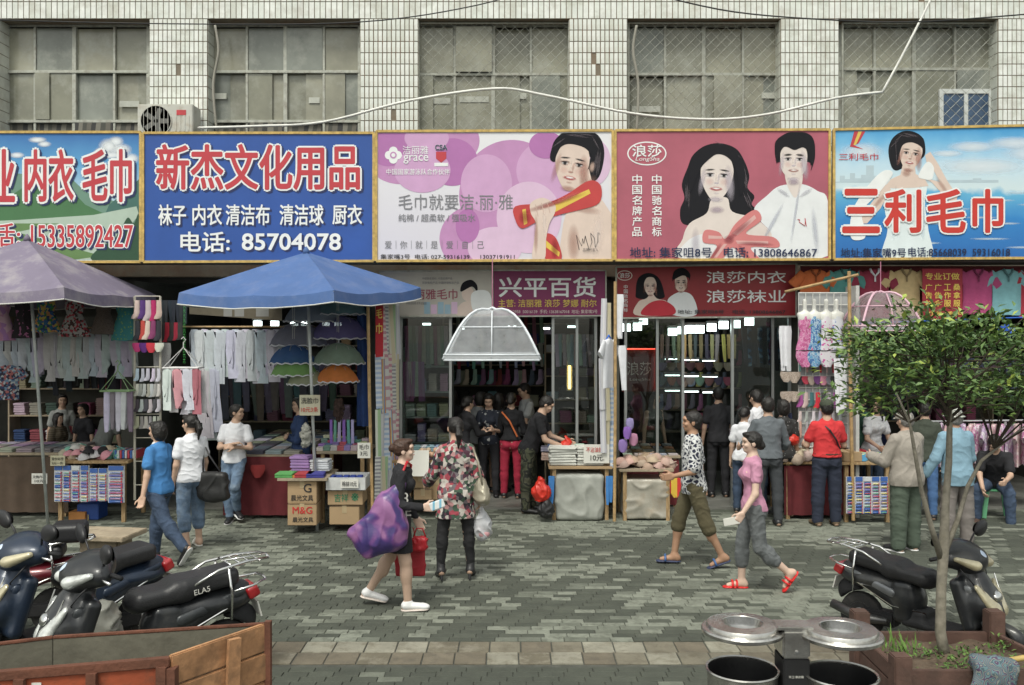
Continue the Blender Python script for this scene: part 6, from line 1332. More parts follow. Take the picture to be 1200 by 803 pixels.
# ---- right stall: bra heap table, hanging underwear, busts
Yr = 13.0
shelf_table('stall_table', 'wooden table of beige underwear behind the man in red', XY(918, Yr), XY(1000, Yr), Yr, Yr + .9, .82, m_wood, True, maroon)
bra_pile('beige underwear in the heap beside the man in red', XY(921, Yr), XY(958, Yr), Yr + .05, Yr + .5, .85, 30, ((.5, .42, .34), (.55, .48, .4), (.45, .35, .28), (.5, .42, .4)), 8, 1.1)
q = SDF(); q.ell((0, 0, .07), (.1, .08, .08), .02); o = q.build('plastic_bag', redb, None, .012, wrinkle(.015, 40, 3), P(928, 521, 13.1)); tag(o, 'red plastic bag on the heap between the men in grey and red', 'plastic bag')
t = thing('underwear_display', 'white grid panel of beachwear busts and small underwear', 'display panel', P(965, 620, 13.2)); t.location.z = 0
xa, xb = XY(936, 13.2), XY(1002, 13.2); g = MB()
g.b2((xa, 13.22, 1.0), (xb, 13.235, 3.22)); g.build('sheet', mat('grey white sheet', (.38, .39, .4), .8, 0, .1, 4, .3), t, world=True)
g = MB()
for k in range(9): g.tube([(xa + (xb - xa) * k / 8, 13.2, 1.0), (xa + (xb - xa) * k / 8, 13.2, 3.2)], .006, 4)
for k in range(14): g.tube([(xa, 13.2, 1.0 + k * .17), (xb, 13.2, 1.0 + k * .17)], .006, 4)
g.build('grid', m_wirew, t, world=True)
swm = [pmat('pink swim', 'blobs', ((.55, .16, .34), (.6, .3, .45), (.45, .1, .25)), 26, thr=.45), pmat('blue swim', 'blobs', ((.12, .3, .5), (.4, .52, .62), (.06, .16, .36)), 24, thr=.45), pmat('white pink swim', 'blobs', ((.62, .6, .64), (.62, .6, .64), (.5, .08, .3)), 26, thr=.55), pmat('white blue swim', 'blobs', ((.6, .62, .66), (.6, .62, .66), (.1, .2, .5), (.5, .1, .2)), 26, thr=.54)]
bust = SDF(); bust.cone((0, 0, .0), (0, 0, .16), .028, .032, .03); bust.ell((0, -.01, -.08), (.1, .055, .1), .03); bust.cone((-.08, 0, -.03), (.08, 0, -.03), .03, .03, .03); bv, bf = bust.mesh(.014)
bme = bpy.data.meshes.new('bust'); bme.from_pydata(bv.tolist(), [], bf.tolist()); bme.shade_smooth(); bme.materials.append(mat('white mannequin', (.66, .66, .62), .4, 0, .03))
for i, px in enumerate((943, 954, 968, 980)):
    n_ = ('pink', 'sky blue', 'white and pink', 'white and blue')[i]; t = thing('mannequin_bust', 'white bust wearing a %s swimsuit on the grid panel' % n_, 'bust', P(px, 366, 13.05)); link('bust', bme, t, (0, 0, 0))
    o = garment('swimsuit', i, .95).build('swimsuit', swm[i], t, smooth=60); o.location = (0, -.02, -.06)
    if i in (0, 1, 2): o2 = garment('brief', i, 1.5).build('skirt', swm[i], t, smooth=60); o2.location = (0, -.03, -.55)
rows = [(416, ((.2, .35, .4), (.5, .25, .28), (.03, .03, .03), (.5, .03, .05), (.55, .5, .5), (.6, .05, .06), (.3, .5, .6)), 7, 'stocking', .6, 'small bright garment in the row below the swimsuits'), (441, ((.03, .03, .04), (.45, .05, .08), (.4, .3, .25), (.15, .05, .2), (.5, .2, .3), (.2, .2, .25)), 8, 'brief', .8, 'coloured brief in the middle row of the grid panel'), (460, ((.35, .1, .3), (.5, .4, .35), (.05, .15, .15), (.5, .03, .05), (.05, .05, .06), (.45, .4, .5)), 8, 'sock', 1.0, 'coloured sock in the lower row of the grid panel'), (482, ((.55, .55, .55), (.35, .35, .38)), 7, 'sock', .7, 'white sock in the second lowest row'), (494, ((.5, .32, .28), (.4, .36, .4), (.4, .03, .04), (.55, .5, .5)), 7, 'stocking', .55, 'pink grey or red garment in the lowest row')]
for r_, (py, cs, n_, kd, s_, lab) in enumerate(rows):
    for i in range(n_): hang_item(kd, kd, P(938 + i * 54 / n_, py, 13.14), shade(cs[i % len(cs)], .12), lab + ' of the right stall', 'underwear', 'grid panel row %s' % ('one', 'two', 'three', 'four', 'five')[r_], s_)
for i in range(4): hang_item('trousers', 'brief', P(922 + (i % 2) * 9, 436 + (i // 2) * 23, 13.1), pmat('beige lace', 'spots', ((.4, .33, .27), (.3, .24, .2), (.42, .35, .3)), 50), 'beige lace shorts hanging left of the grid panel', 'shorts', 'beige lace shorts', 1.0)
hang_item('legging', 'legging', P(925, 484, 13.15), cloth((.02, .03, .07)), 'navy legging hanging beneath the beige lace shorts', 'leggings', None, .6)
for i in range(3): hang_item('towel', 'towel', P(980 + i * 5, 420, 12.98), m_white, 'long white cloth hanging at the right of the grid panel', 'cloth', 'white cloths on the grid panel', .75)
for i in range(3): hang_item('legging', 'legging', P(917 + i * 3, 382, 13.3), m_white, 'white leggings by the corner of the red shop sign', 'leggings', 'white leggings by the red sign', .8)
top(MB().tube([P(995, 318, 12.8), P(997, 470, 12.78), P(1000, 610, 12.75)], .025, 8), 'bamboo_post', m_bamboo, 'bamboo post between the grid panel and the tree', 'post')
top(MB().tube([P(920, 342, 13.1), P(1006, 322, 12.6)], .02, 8), 'hanging_rail', m_bamboo, 'slanting bamboo rail above the mannequin busts', 'rail')
top(MB().b2((XY(1003, 12.9), 12.9, .05), (XY(1007, 12.9), 13.3, 3.3)), 'white_post', mat('white paint', (.5, .5, .48), .6), 'white sheet edge beside the right bamboo post', 'post')
# polos over the right stall
pal = [((.5, .13, .04), 955, 'orange'), ((.08, .26, .24), 990, 'teal'), ((.25, .03, .06), 1024, 'maroon white collared'), ((.55, .42, .22), 1061, 'tan'), ((.42, .07, .19), 1145, 'raspberry'), ((.20, .42, .46), 1180, 'aqua'), ((.35, .03, .05), 1212, 'crimson')]
for c_, px, nm in pal:
    t = thing('polo_shirt', '%s polo shirt hanging under the sea billboard' % nm, 'polo shirt', P(px, 316, 13.42)); o = garment('shirt', int(px), 1.02).build('shirt', cloth(c_), t, smooth=60)
    k_ = cloth(mul(c_, .45)) if nm != 'maroon white collared' else m_white; g = MB(); g.tube([(-.065, -.03, .01), (-.05, -.05, -.04), (0, -.055, -.1), (.05, -.05, -.04), (.065, -.03, .01)], .017, 6); g.build('collar', k_, t, smooth=True); g = MB(); g.box((0, -.052, -.13), (.022, .008, .1)); g.build('placket', k_, t)
b = MB(); b.b2((X(936, 13.7), 13.6, 2.95), (X(1240, 13.7), 13.63, 3.62)); top(b, 'backing_sheet', mat('dark red sheet', (.14, .02, .025), .8, 0, .2, 4, .3), 'dark red sheet behind the hanging polo shirts', 'sheet')
o = thing('cap', 'blue cap hanging beneath the aqua polo shirt', 'cap', P(1180, 388, 13.3)); q = SDF(); q.ell((0, 0, 0), (.12, .11, .1), .02); q.ell((0, -.1, -.04), (.09, .08, .015), .02); q.build('cap_body', cloth((.02, .08, .4)), o, .014)
top(MB().tube([P(990, 380, 13.3), P(1090, 376, 13.3), P(1200, 372, 13.3)], .012, 6), 'rope', cloth((.03, .12, .5)), 'blue rope stretched below the polo shirts', 'rope')
# tables of the right stall
yb = 12.75
A = lambda px: X(px, yb)
shelf_table('stall_table', 'table of towels and soap boxes behind the right card display', A(988), A(1050), 12.8, 13.6, .84, m_wood, True, None)
blister_rack('blue rack of toothbrush packs in front of the elderly man in beige', A(992), A(1041), Z(602, yb), Z(559, yb), yb, 5, 10, (0, 3, 4, 2, 0))
for i, (px, nm) in enumerate(((994, 'left'), (1006, 'right'))): top(MB().box((A(px) + .02, 13.0, .91), (.12, .35, .13)), 'soap_box', m_carton, nm + ' brown soap carton on the right table', 'carton', bevel=.005)
for i in range(4): top(MB().box((A(1015 + i * 8), 12.95 + (i % 2) * .1, .89), (.09, .2, .09)), 'detergent_pack', pmat('detergent', 'stripes', ((.1, .35, .6), (.5, .65, .1), (.6, .6, .6)), 9, 1), ('first', 'second', 'third', 'fourth')[i] + ' blue and green detergent pack from the left on the right table', 'detergent pack', bevel=.005)
for i in range(12): stack((A(992 + (i % 6) * 9), 13.2 + (i // 6) * .25, .84), rnd.choice((0, 2)), shade(((.5, .04, .06), (.3, .1, .4), (.5, .5, .52), (.55, .3, .1), (.15, .25, .4))[i % 5], .1), 'folded coloured cloth on the right table', 'folded cloth', 'folded cloths on the right table', s=(.7, .8, .8))
# pink floral shirts hanging behind the tree
pinkm = [pmat('pink shirt %d' % i, 'cells', cs, 26) for i, cs in enumerate((((.5, .25, .38), (.6, .45, .52), (.4, .15, .3), (.6, .55, .58)), ((.45, .35, .5), (.6, .55, .6), (.4, .25, .4)), ((.55, .4, .38), (.6, .5, .5), (.5, .3, .35))))]
top(MB().tube([P(1090, 494, 13.7), P(1240, 492, 13.7)], .014, 6), 'clothes_rail', m_steel, 'steel rail of pink patterned shirts behind the tree', 'rail'); top(MB().tube([P(1178, 494, 13.7), P(1178, 590, 13.7)], .02, 6), 'rail_post', m_steel, 'steel post of the rail of pink shirts', 'post')
for i in range(15): hang_item('blouse', 'shirt', P(1093 + i * 9, 497, 13.7 - (i % 2) * .05), pinkm[i % 3], 'pink patterned blouse on the steel rail behind the tree', 'blouse', 'pink patterned blouses on the rail', .95, R(50))
for i in range(11): hang_item('blouse', 'shirt', P(1020 + i * 17, 420, 14.4), shade(rnd.choice(((.12, .06, .12), (.07, .07, .14), (.14, .14, .17), (.04, .04, .08))), .2), 'dim blouse hanging high inside the right stall', 'blouse', 'upper blouses inside the right stall', .95, R(30))
shelf_unit('dark shelf at the back of the right stall', 5.4, 8.6, 16.5, (.6, 1.05, 1.5, 1.95, 2.4))
for z in (.6, 1.05, 1.5, 1.95):
    for i in range(11): stack((5.55 + i * .27, 16.65, z), rnd.choice((1, 3)), shade(rnd.choice(pal_d), .25), 'stack on the dark shelf of the right stall', 'folded stack', 'goods on the back shelf of the right stall')

# ---- denser stock inside the two glass shops
for r_, (z, n_, Yd) in enumerate(((2.95, 13, 15.6), (2.45, 12, 16.2), (1.95, 12, 16.9))):
    for i in range(n_): hang_item(('towel', 'legging', 'sock')[r_], ('towel', 'legging', 'sock')[r_], (X(528 + i * 115 / n_, Yd), Yd, z), shade(rnd.choice(pal_p + pal_d + [(.5, .5, .52)]), .3), 'small %s hanging deep in the middle shop' % ('towel', 'legging', 'sock')[r_], 'hanging goods', ('towels', 'leggings', 'socks')[r_] + ' deep in the middle shop', (.55, .6, 1.3)[r_])
for i in range(10): hang_item('towel', 'towel', P(652 + i * 4.6, 392, 14.4), shade(((.35, .38, .36), (.2, .24, .3), (.4, .3, .3))[i % 3], .2), 'dim cloth hanging behind the right glass of the middle shop', 'towel', 'dim cloths behind the right glass of the middle shop', .5)
for i in range(14): hang_item('stocking', 'stocking', P(776 + i * 6.5, 392, 15.0), shade(rnd.choice(((.2, .12, .1), (.12, .12, .14), (.3, .25, .2), (.35, .3, .12), (.08, .08, .1))), .3), 'stocking hanging in the upper part of the third shop', 'stocking', 'stockings high in the third shop', 1.0)
for i in range(16): hang_item('brief', 'brief', P(776 + (i % 8) * 11, 425 + 17 * (i // 8), 15.4), shade(rnd.choice(((.3, .12, .14), (.35, .33, .3), (.1, .1, .16), (.25, .2, .12))), .3), 'small garment hanging in the third shop', 'underwear', 'small garments in the third shop', .9)
for i in range(18): stack((X(852 + (i % 6) * 9, 14.8), 14.7 + (i // 6) * .3, .95), rnd.choice((0, 2)), shade(rnd.choice(pal_p + [(.45, .06, .06), (.5, .5, .5)]), .2), 'small goods heaped on the dark counter of the third shop', 'goods', 'goods on the counter of the third shop', s=(.6, .7, .7))
# ------------------------------------------------------------------ scooters
m_tyre = mat('tyre rubber', (.02, .02, .02), .9, 0, .2, 12, .3, 60, dirt=(.1, .09, .08)); m_vinyl = mat('black seat vinyl', (.022, .022, .024), .42, 0, .2, 5, .3, 90); m_lens = mat('clear headlamp lens', (.62, .64, .62), .15, .3, .35, 11, .4, 30, coat=1); m_lensy = mat('yellowed lens', (.5, .45, .3), .2, .2, .2, 9, .2, 30, coat=1)
m_under = mat('dark chassis', (.02, .02, .022), .7, .2, .3, 8, .3)
def scooter(label, loc, heading, s, paint, panel=None, lens=None, plate=None, mirror_m=None, badge=True, rack=True, side_text=None):
    t = thing('parked_scooter', label, 'scooter', (loc[0], loc[1], 0), R(heading)); t.scale = (s, s, s); lens = lens or m_lens; panel = panel or paint; h = .0125
    for x in (.64, -.60):
        w_ = MB().lathe([(.13, -.045), (.19, -.05), (.222, -.035), (.232, 0), (.222, .035), (.19, .05), (.13, .045)], 28, (x, 0, .232), 'y').build('wheel', m_tyre, t, smooth=40)
        MB().lathe([(.03, -.055), (.06, -.05), (.12, -.03), (.132, -.046), (.132, .046), (.12, .03), (.06, .05), (.03, .055)], 20, (x, 0, .232), 'y').build('rim', m_steel, w_, smooth=40)
        g = MB()
        for k in range(5): a = k * 1.2566; g.box((x + .075 * math.cos(a), 0, .232 + .075 * math.sin(a)), (.1, .03, .03), roty(-a))
        g.build('spoke', m_steel, w_)
    q = SDF(); q.ell((.66, 0, .37), (.27, .085, .115), .03); q.ell((.82, 0, .30), (.12, .07, .09), .05); q.ell((.64, 0, .23), (.245, .2, .245), .02, op='s'); q.build('front_fender', paint, t, h)
    g = MB(); 
    for sg in (1, -1): g.tube([(.64, .07 * sg, .24), (.53, .06 * sg, .6)], .02, 8)
    g.build('fork', m_under, t, smooth=True)
    q = SDF(); q.box((.47, 0, .60), (.06, .225, .24), .05, .06, roty(R(-18))); q.ell((.58, 0, .63), (.14, .2, .2), .07, roty(R(-18))); q.ell((.66, 0, .52), (.1, .09, .12), .06); q.cone((.5, 0, .8), (.40, 0, .96), .12, .08, .06)
    q.ell((.36, 0, .58), (.09, .15, .24), .04, op='s'); q.build('leg_shield', paint, t, h)
    for sg in (1, -1):
        q = SDF(); q.cone((.50, sg * .16, .74), (.66, sg * .10, .40), .05, .03, .03, (0, 1, 0, .5)); q.build('shield_trim', panel, t, h)
        q = SDF(); q.cone((.70, sg * .06, .60), (.60, sg * .18, .78), .09, .035, .02, (.87, 0, .5, .55)); q.build('headlight', lens, t, .009)
        q = SDF(); q.cone((.555, sg * .12, .965), (.45, sg * .25, 1.02), .06, .03, .02, (0, 0, 1, .8)); q.build('turn_signal', lens, t, .01)
        MB().tube([(.34, sg * .18, 1.0), (.30, sg * .27, 1.01), (.26, sg * .36, 1.0)], [.016, .018, .018], 10).build('grip', m_blk, t, smooth=True)
        MB().tube([(.36, sg * .2, .995), (.37, sg * .28, .985), (.34, sg * .38, .975)], [.009, .010, .012], 6).build('brake_lever', m_chrome, t, smooth=True)
        st_ = MB().tube([(.34, sg * .2, 1.02), (.36, sg * .26, 1.13), (.37, sg * .34, 1.2)], .009, 6).build('mirror', m_blk, t, smooth=True)
        q = SDF(); q.ell((.375, sg * .42, 1.2), (.035, .125, .07), .02, rotx(R(sg * 12))); q.build('mirror_shell', mirror_m or m_blk, st_, .01)
        MB().rings([[Vector((.343 - .001 * w_, sg * .42 + .105 * w_ * math.cos(a), 1.2 + .055 * w_ * math.sin(a))) for a in [6.283 * k / 16 for k in range(16)]] for w_ in (1, .5, .05)]).build('mirror_glass', m_chrome, st_)
    q = SDF(); q.ell((.40, 0, 1.01), (.19, .235, .13), .03, roty(R(25))); q.cone((.36, -.22, 1.0), (.36, .22, 1.0), .065, .065, .08); q.ell((.49, 0, .98), (.11, .16, .12), .04); q.build('handlebar_cowl', paint, t, h)
    q = SDF(); q.ell((.33, 0, 1.05), (.07, .1, .03), .02, roty(R(30))); q.build('dashboard', m_blk, t, .011)
    if badge: MB().rings([[Vector((.572 + .012 * (1 - w_) - .03 * w_ * math.sin(a), .035 * w_ * math.cos(a) - .0, 1.06 + .03 * w_ * math.sin(a)) ) for a in [6.283 * k / 14 for k in range(14)]] for w_ in (1, .6, .05)]).build('badge', mat('round badge', (.5, .6, .75), .3), t)
    q = SDF(); q.box((.15, 0, .30), (.28, .15, .035), .03, .03); q.box((.0, 0, .36), (.1, .13, .08), .05, .05); q.build('footboard', m_under, t, h)
    q = SDF(); q.cone((-.12, 0, .5), (-.72, 0, .66), .17, .10, .05, (0, 1, 0, .95)); q.box((-.12, 0, .48), (.10, .15, .2), .05, .05); q.ell((-.5, 0, .62), (.32, .17, .1), .04); q.ell((-.60, 0, .24), (.29, .3, .30), .03, op='s'); q.build('rear_body', paint, t, h)
    for sg in (1, -1): q = SDF(); q.cone((-.22, sg * .155, .56), (-.70, sg * .12, .69), .045, .03, .02, (0, 1, 0, .5)); q.build('side_panel', panel, t, .011)
    q = SDF(); q.box((-.10, 0, .745), (.21, .15, .065), .05, .05, roty(R(4))); q.box((-.42, 0, .80), (.26, .155, .07), .05, .08, roty(R(6))); q.ell((.06, 0, .72), (.11, .12, .09), .05); q.build('seat', m_vinyl, t, h, wrinkle(.002, 30))
    q = SDF(); q.box((-.80, 0, .67), (.05, .12, .05), .02, .02, roty(R(25))); q.build('tail_light', mat('red lens', (.4, .015, .02), .2, 0, .1, 6, 0, coat=1), t, .011)
    q = SDF(); q.ell((-.72, 0, .44), (.14, .075, .14), .03, roty(R(25))); q.ell((-.60, 0, .23), (.25, .2, .25), .02, op='s'); q.build('rear_fender', m_under, t, .012)
    for sg in (1, -1):
        MB().tube([(.38, sg * .15, .97), (.5, sg * .22, .9), (.55, sg * .14, .8), (.5, sg * .08, .72)], .006, 5).build('brake_cable', m_blk, t, smooth=True)
        g = MB(); g.tube([(.10, sg * .10, .42), (-.2, sg * .172, .44), (-.6, sg * .15, .60)], .006, 5); g.tube([(.60, sg * .17, .86), (.70, sg * .12, .62), (.73, sg * .06, .46)], .005, 5); g.build('panel_strip', m_chrome, t)
    g = MB(); g.box((-.86, 0, .52), (.012, .17, .13), roty(R(15))); g.build('licence_plate', pgr_ if False else m_paper, t)
    q = SDF(); q.ell((.70, 0, .70), (.03, .07, .05), .01, roty(R(-25))); q.build('nose_emblem', m_chrome if badge else paint, t, .008)
    g = MB(); g.tube([(-.25, -.17, .28), (-.5, -.19, .26), (-.82, -.19, .33)], [.03, .055, .045], 10); g.build('exhaust', mat('dull exhaust', (.12, .12, .12), .4, .8), t, smooth=True)
    g = MB(); g.box((-.4, .0, .26), (.34, .16, .14)); g.build('engine', m_under, t, bevel=.02)
    g = MB(); g.tube([(-.1, .13, .3), (-.13, .2, .0)], .012, 6); g.build('side_stand', m_steel, t)
    if rack:
        rk = MB()
        for sg in (1, -1):
            rk.tube([(-.30, sg * .15, .80), (-.5, sg * .165, .90), (-.72, sg * .14, .93), (-.92, sg * .11, .93)], .012, 7); rk.tube([(-.58, sg * .165, .90), (-.60, sg * .18, .7), (-.60, sg * .17, .5)], .011, 7)
            rk.tube([(-.62, sg * .175, .72), (-.78, sg * .16, .74), (-.9, sg * .10, .76)], .010, 6)
        rk.tube([(-.92, -.11, .93), (-.95, 0, .93), (-.92, .11, .93)], .012, 7); rk.tube([(-.9, -.10, .76), (-.92, 0, .76), (-.9, .10, .76)], .010, 6)
        for x in (-.6, -.68, -.76, -.84): rk.tube([(x, -.145, .925), (x, .145, .925)], .007, 5)
        rk.tube([(-.6, 0, .93), (-.94, 0, .935)], .007, 5); rk.build('rack', m_chrome, t, smooth=True)
    if side_text:
        for sg in (1, -1):
            me = text_mesh(side_text); k = link('lettering', me, t, (-.55 if sg < 0 else -.3, sg * .2, .745)); me.materials.append(m_paper); k.scale = (.06, .06, .06); k.rotation_euler = (R(90), R(-8 * sg), R(0 if sg < 0 else 180))
    return t
pb = mat('gloss black paint', (.022, .024, .027), .38, .2, .2, 3, .05, coat=.3, dirt=(.08, .078, .07), dscale=4, damt=.6); pg = mat('charcoal paint', (.05, .055, .06), .42, .4, .2, 4, .05, coat=.25, dirt=(.1, .1, .09), dscale=4, damt=.35); pbl = mat('navy blue paint', (.018, .03, .055), .38, .2, .2, 3, .05, coat=.3, dirt=(.06, .07, .08), dscale=4, damt=.3); pgr = mat('silver grey panel', (.2, .21, .22), .35, .5, .15, 4, .05)
scooter('charcoal scooter with chrome luggage rack behind the orange cart', (-2.70, 6.80), 216, .97, pb, pg, side_text='ELA5')
scooter('navy blue scooter with pale headlamp at the left edge', (-3.55, 7.45), 230, .97, pbl, pbl, m_lensy, rack=False)
sc = scooter('dark red scooter with black top case behind the other two at the left', (-4.55, 8.0), 196, .9, mat('dark red paint', (.12, .012, .02), .3, .2, .15, 3, .03, coat=.6), pb, rack=True)
q = SDF(); q.box((-.72, 0, 1.0), (.16, .17, .09), .05, .02); q.build('top_case', m_blk, sc, .014)
scooter('black scooter with pale green lens panels parked behind the tree planter', (3.40, 7.66), -50, .87, pb, pgr, m_lensy, rack=True)
q = SDF(); q.ell((0, 0, .2), (.17, .15, .24), .05); q.ell((.05, 0, .42), (.09, .08, .1), .1); q.build('plastic_sack', mat('clear grey sack', (.25, .25, .22), .3, 0, .2, 6, .5, 14, dirt=(.15, .12, .08)), None, .016, wrinkle(.03, 28, 4), (-3.3, 7.35, 0)); tag(bpy.data.objects[-1] if False else [o for o in COL.objects if o.name.startswith('plastic_sack')][0], 'crumpled greyish plastic sack standing between the navy and charcoal scooters', 'sack')
# plank bench at left
t = thing('plank_bench', 'rough grey plank lying on a block behind the left scooters', 'bench', (-4.45, 10.0, 0), R(-8)); MB().box((0, 0, .47), (.78, .5, .05)).build('plank', m_plank, t, bevel=.008); MB().box((.05, 0, .22), (.45, .3, .44)).build('block', mat('stone block', (.22, .18, .13), .95, 0, .25, 6, .5), t, bevel=.02)
# ------------------------------------------------------------------ orange cargo cart, near left
t = thing('cargo_cart', 'open cargo cart with orange metal side and worn wooden end planks', 'cargo cart', (-2.2, 4.9, 0))
rust = mat('worn orange paint', (.34, .075, .03), .65, .1, .2, 4, .3, 30, dirt=(.12, .06, .035), dscale=5, damt=.8); rustd = mat('rusty steel edge', (.16, .065, .04), .8, .3, .3, 9, .4, dirt=(.05, .03, .02)); inner = mat('dull grey green lining', (.13, .125, .095), .9, 0, .25, 4, .5, 20, dirt=(.06, .055, .04), damt=.7)
plk = mat('orange brown plank', (.40, .21, .10), .85, 0, .4, 7, .4, 22, dirt=(.15, .09, .05), dscale=6, damt=.7)
NR, FR, FL, FL2, NL = Vector((-1.77, 4.77, 0)), Vector((-1.42, 5.29, 0)), Vector((-2.52, 5.06, 0)), Vector((-3.3, 4.72, 0)), Vector((-3.25, 4.40, 0))
zr, zb = 1.0, .52
def wall_(a, b_, z0, z1, th, name, m, dz=0, parent=t):
    g = MB(); d = (b_ - a).normalized(); g.bar(a + Vector((0, 0, (z0 + z1) / 2)), b_ + Vector((0, 0, (z0 + z1) / 2)), th, z1 - z0); return g.build(name, m, parent, world=True, bevel=.004)
wall_(FL2, FL, zb, zr - .0, .025, 'back_panel', inner); wall_(FL + Vector((.003, 0, 0)), FR, zb, zr, .024, 'back_panel', inner)
wall_(NL, NR, zb, zr - .045, .02, 'front_panel', rust)
for a, b_, nm in ((NL, NR, 0), (FL2, FL, 1), (FL, FR, 2)): wall_(a, b_, zr - (.045 if nm == 0 else .002), zr + (.0 if nm == 0 else .012), .05 if nm == 0 else .032, 'rim', rustd)
for k in range(5):
    p = NR + (NL - NR) * (k / 4.6 + .02); g = MB(); g.bar(p + Vector((0, -.03, zb)), p + Vector((0, -.03, zr - .04)), .05, .03, (0, 1, 0)); g.build('upright', rustd, t, world=True)
for k in range(3):
    g = MB(); z0 = zb + k * .165; o_ = Vector((.006 * (k % 2), 0, 0)); g.bar(NR + o_ + Vector((0, 0, z0 + .08)), FR + o_ + Vector((0, 0, z0 + .08)), .03, .158); g.build('plank', plk, t, world=True, bevel=.006)
mid = NR * .42 + FR * .58; g = MB(); g.bar(mid + Vector((.03, -.03, zb)), mid + Vector((.045, -.02, zr + .0)), .07, .03, (1, -1, 0)); g.build('batten', plk, t, world=True)
g = MB(); g.bar(NR + Vector((.01, -.015, zb)), NR + Vector((.01, -.015, zr - .05)), .06, .06, (0, 1, 0)); g.build('corner_post', rustd, t, world=True); g = MB(); g.bar(FR + Vector((.02, 0, zb)), FR + Vector((.02, 0, zr + .02)), .035, .04, (0, 1, 0)); g.build('corner_post', rustd, t, world=True)
g = MB(); g.add([(p.x, p.y, zb + .01) for p in (NL, NR, FR, FL, FL2)], [(0, 1, 2, 3, 4)]); g.build('bed_floor', inner, t, world=True)
for p, q_ in (((-2.35, 4.5), 1.0), ((-2.55, 5.0), 1.0)): w_ = MB().lathe([(.2, -.03), (.27, -.035), (.3, 0), (.27, .035), (.2, .03)], 24, (p[0], p[1], .3), 'y').build('wheel', m_tyre, t, smooth=40, world=True)
MB().b2((-3.1, 4.55, .34), (-1.75, 4.95, .4)).build('chassis', m_under, t, world=True)
for k in range(2): p = NL + (NR - NL) * (.17 + k * .42); g = MB(); g.bar(p + Vector((0, -.014, .93)), p + Vector((0, -.014, .8)), .05, .004, (0, 1, 0)); g.build('white_mark', m_paper, t, world=True)
# ------------------------------------------------------------------ twin steel litter bins
m_ss = mat('brushed stainless steel', (.56, .55, .52), .26, .95, .2, 9, .15, 40, dirt=(.16, .13, .11), dscale=5, damt=.45); m_bin = mat('black bin lining', (.012, .012, .013), .5, 0, .3, 5, .1)
t = thing('litter_bin', 'twin round stainless litter bins with ash tray lids on one post', 'litter bin', (1.6, 5.25, 0))
for x, y_ in ((1.325, 5.30), (1.86, 5.22)):
    pr = [(.07, .995), (.085, .93), (.1, .985), (.118, 1.012), (.126, 1.012), (.198, 1.006), (.203, .998), (.206, .984), (.228, .982), (.234, .972), (.232, .955), (.222, .95), (.20, .945), (.0, .945)]
    l_ = MB().lathe([(0.0, .945)] + [(.09, .945)] + pr[2:], 40, (x, y_, 0)).build('lid', m_ss, t, smooth=35, world=True)
    MB().lathe([(.0, .962), (.085, .962), (.112, 1.010), (.1125, 1.0)], 28, (x, y_, 0), cap=False).build('ash_tray', m_ss, l_, smooth=True, world=True)
    b_ = MB().lathe([(.18, .10), (.185, .12), (.200, .70), (.205, .735), (.212, .742), (.208, .75), (.196, .745), (.194, .70), (.176, .13), (.0, .13)], 40, (x, y_, 0), cap=False).build('bucket', m_ss, t, smooth=35, world=True)
    MB().lathe([(.1955, .738), (.1915, .69), (.173, .14), (.0, .14)], 32, (x, y_, 0), cap=False).build('liner', m_bin, b_, smooth=True, world=True)
px_ = 1.6
MB().b2((px_ - .075, 5.18, .02), (px_ + .075, 5.36, .84)).build('post', m_bin, t, world=True, bevel=.006)
MB().b2((px_ - .078, 5.175, .842), (px_ + .078, 5.365, 1.0)).build('post_head', m_ss, t, world=True, bevel=.012)
g = MB(); g.bar((px_ - .1, 5.26, 1.008), (px_ + .1, 5.25, 1.008), .14, .02); g.build('lid_bridge', m_ss, t, world=True, bevel=.004); MB().lathe([(0, 5.168), (.012, 5.17), (.012, 5.176)], 10, (px_, 0, .88), 'y').build('lock', m_chrome, t, world=True)
g = MB(); g.bar((px_ - .22, 5.29, .45), (px_ + .2, 5.26, .45), .05, .03); g.build('bracket', m_under, t, world=True)
MB().b2((px_ - .2, 5.1, 0), (px_ + .2, 5.42, .02)).build('base_plate', m_under, t, world=True)
me = text_mesh('环卫·果皮箱'); k = link('lettering', me, t, Vector((px_ - .045, 5.177, .735)) - t.location); k.scale = (.016,) * 3; k.rotation_euler = (R(90), 0, 0); me.materials.append(m_paper)
# ------------------------------------------------------------------ timber planter with the tree
t = thing('tree_planter', 'brown timber planter box with thick corner posts holding the tree', 'planter', (3.12, 6.6, 0)); m_pl = mat('brown stained timber', (.10, .055, .042), .75, 0, .25, 6, .4, 30, dirt=(.06, .04, .03), dscale=5, damt=.6)
px0, px1, py0, py1 = 2.62, 3.66, 6.22, 7.0
for x, y_, z in ((px0, py0, .5), (px0 + .02, py1, .56), (px1, py1, .56), (px1 + .12, py0, .5)): MB().box((x, y_, z / 2), (.12, .12, z)).build('post', m_pl, t, world=True, bevel=.008)
for k in range(3):
    z0 = .03 + k * .125
    for a, b_ in (((px0 + .06, py0, 0), (px1 + .06, py0, 0)), ((px0 + .08, py1, 0), (px1 - .06, py1, 0)), ((px0 + .003, py0 + .06, 0), (px0 + .018, py1 - .06, 0)), ((px1 + .115, py0 + .06, 0), (px1 + .005, py1 - .06, 0))):
        g = MB(); g.bar(Vector(a) + Vector((0, 0, z0 + .058)), Vector(b_) + Vector((0, 0, z0 + .058)), .045, .116); g.build('plank', m_pl, t, world=True, bevel=.005)
soil = mat('planter soil', (.10, .07, .048), .95, 0, .35, 14, .9, 30, dirt=(.14, .11, .08), dscale=16)
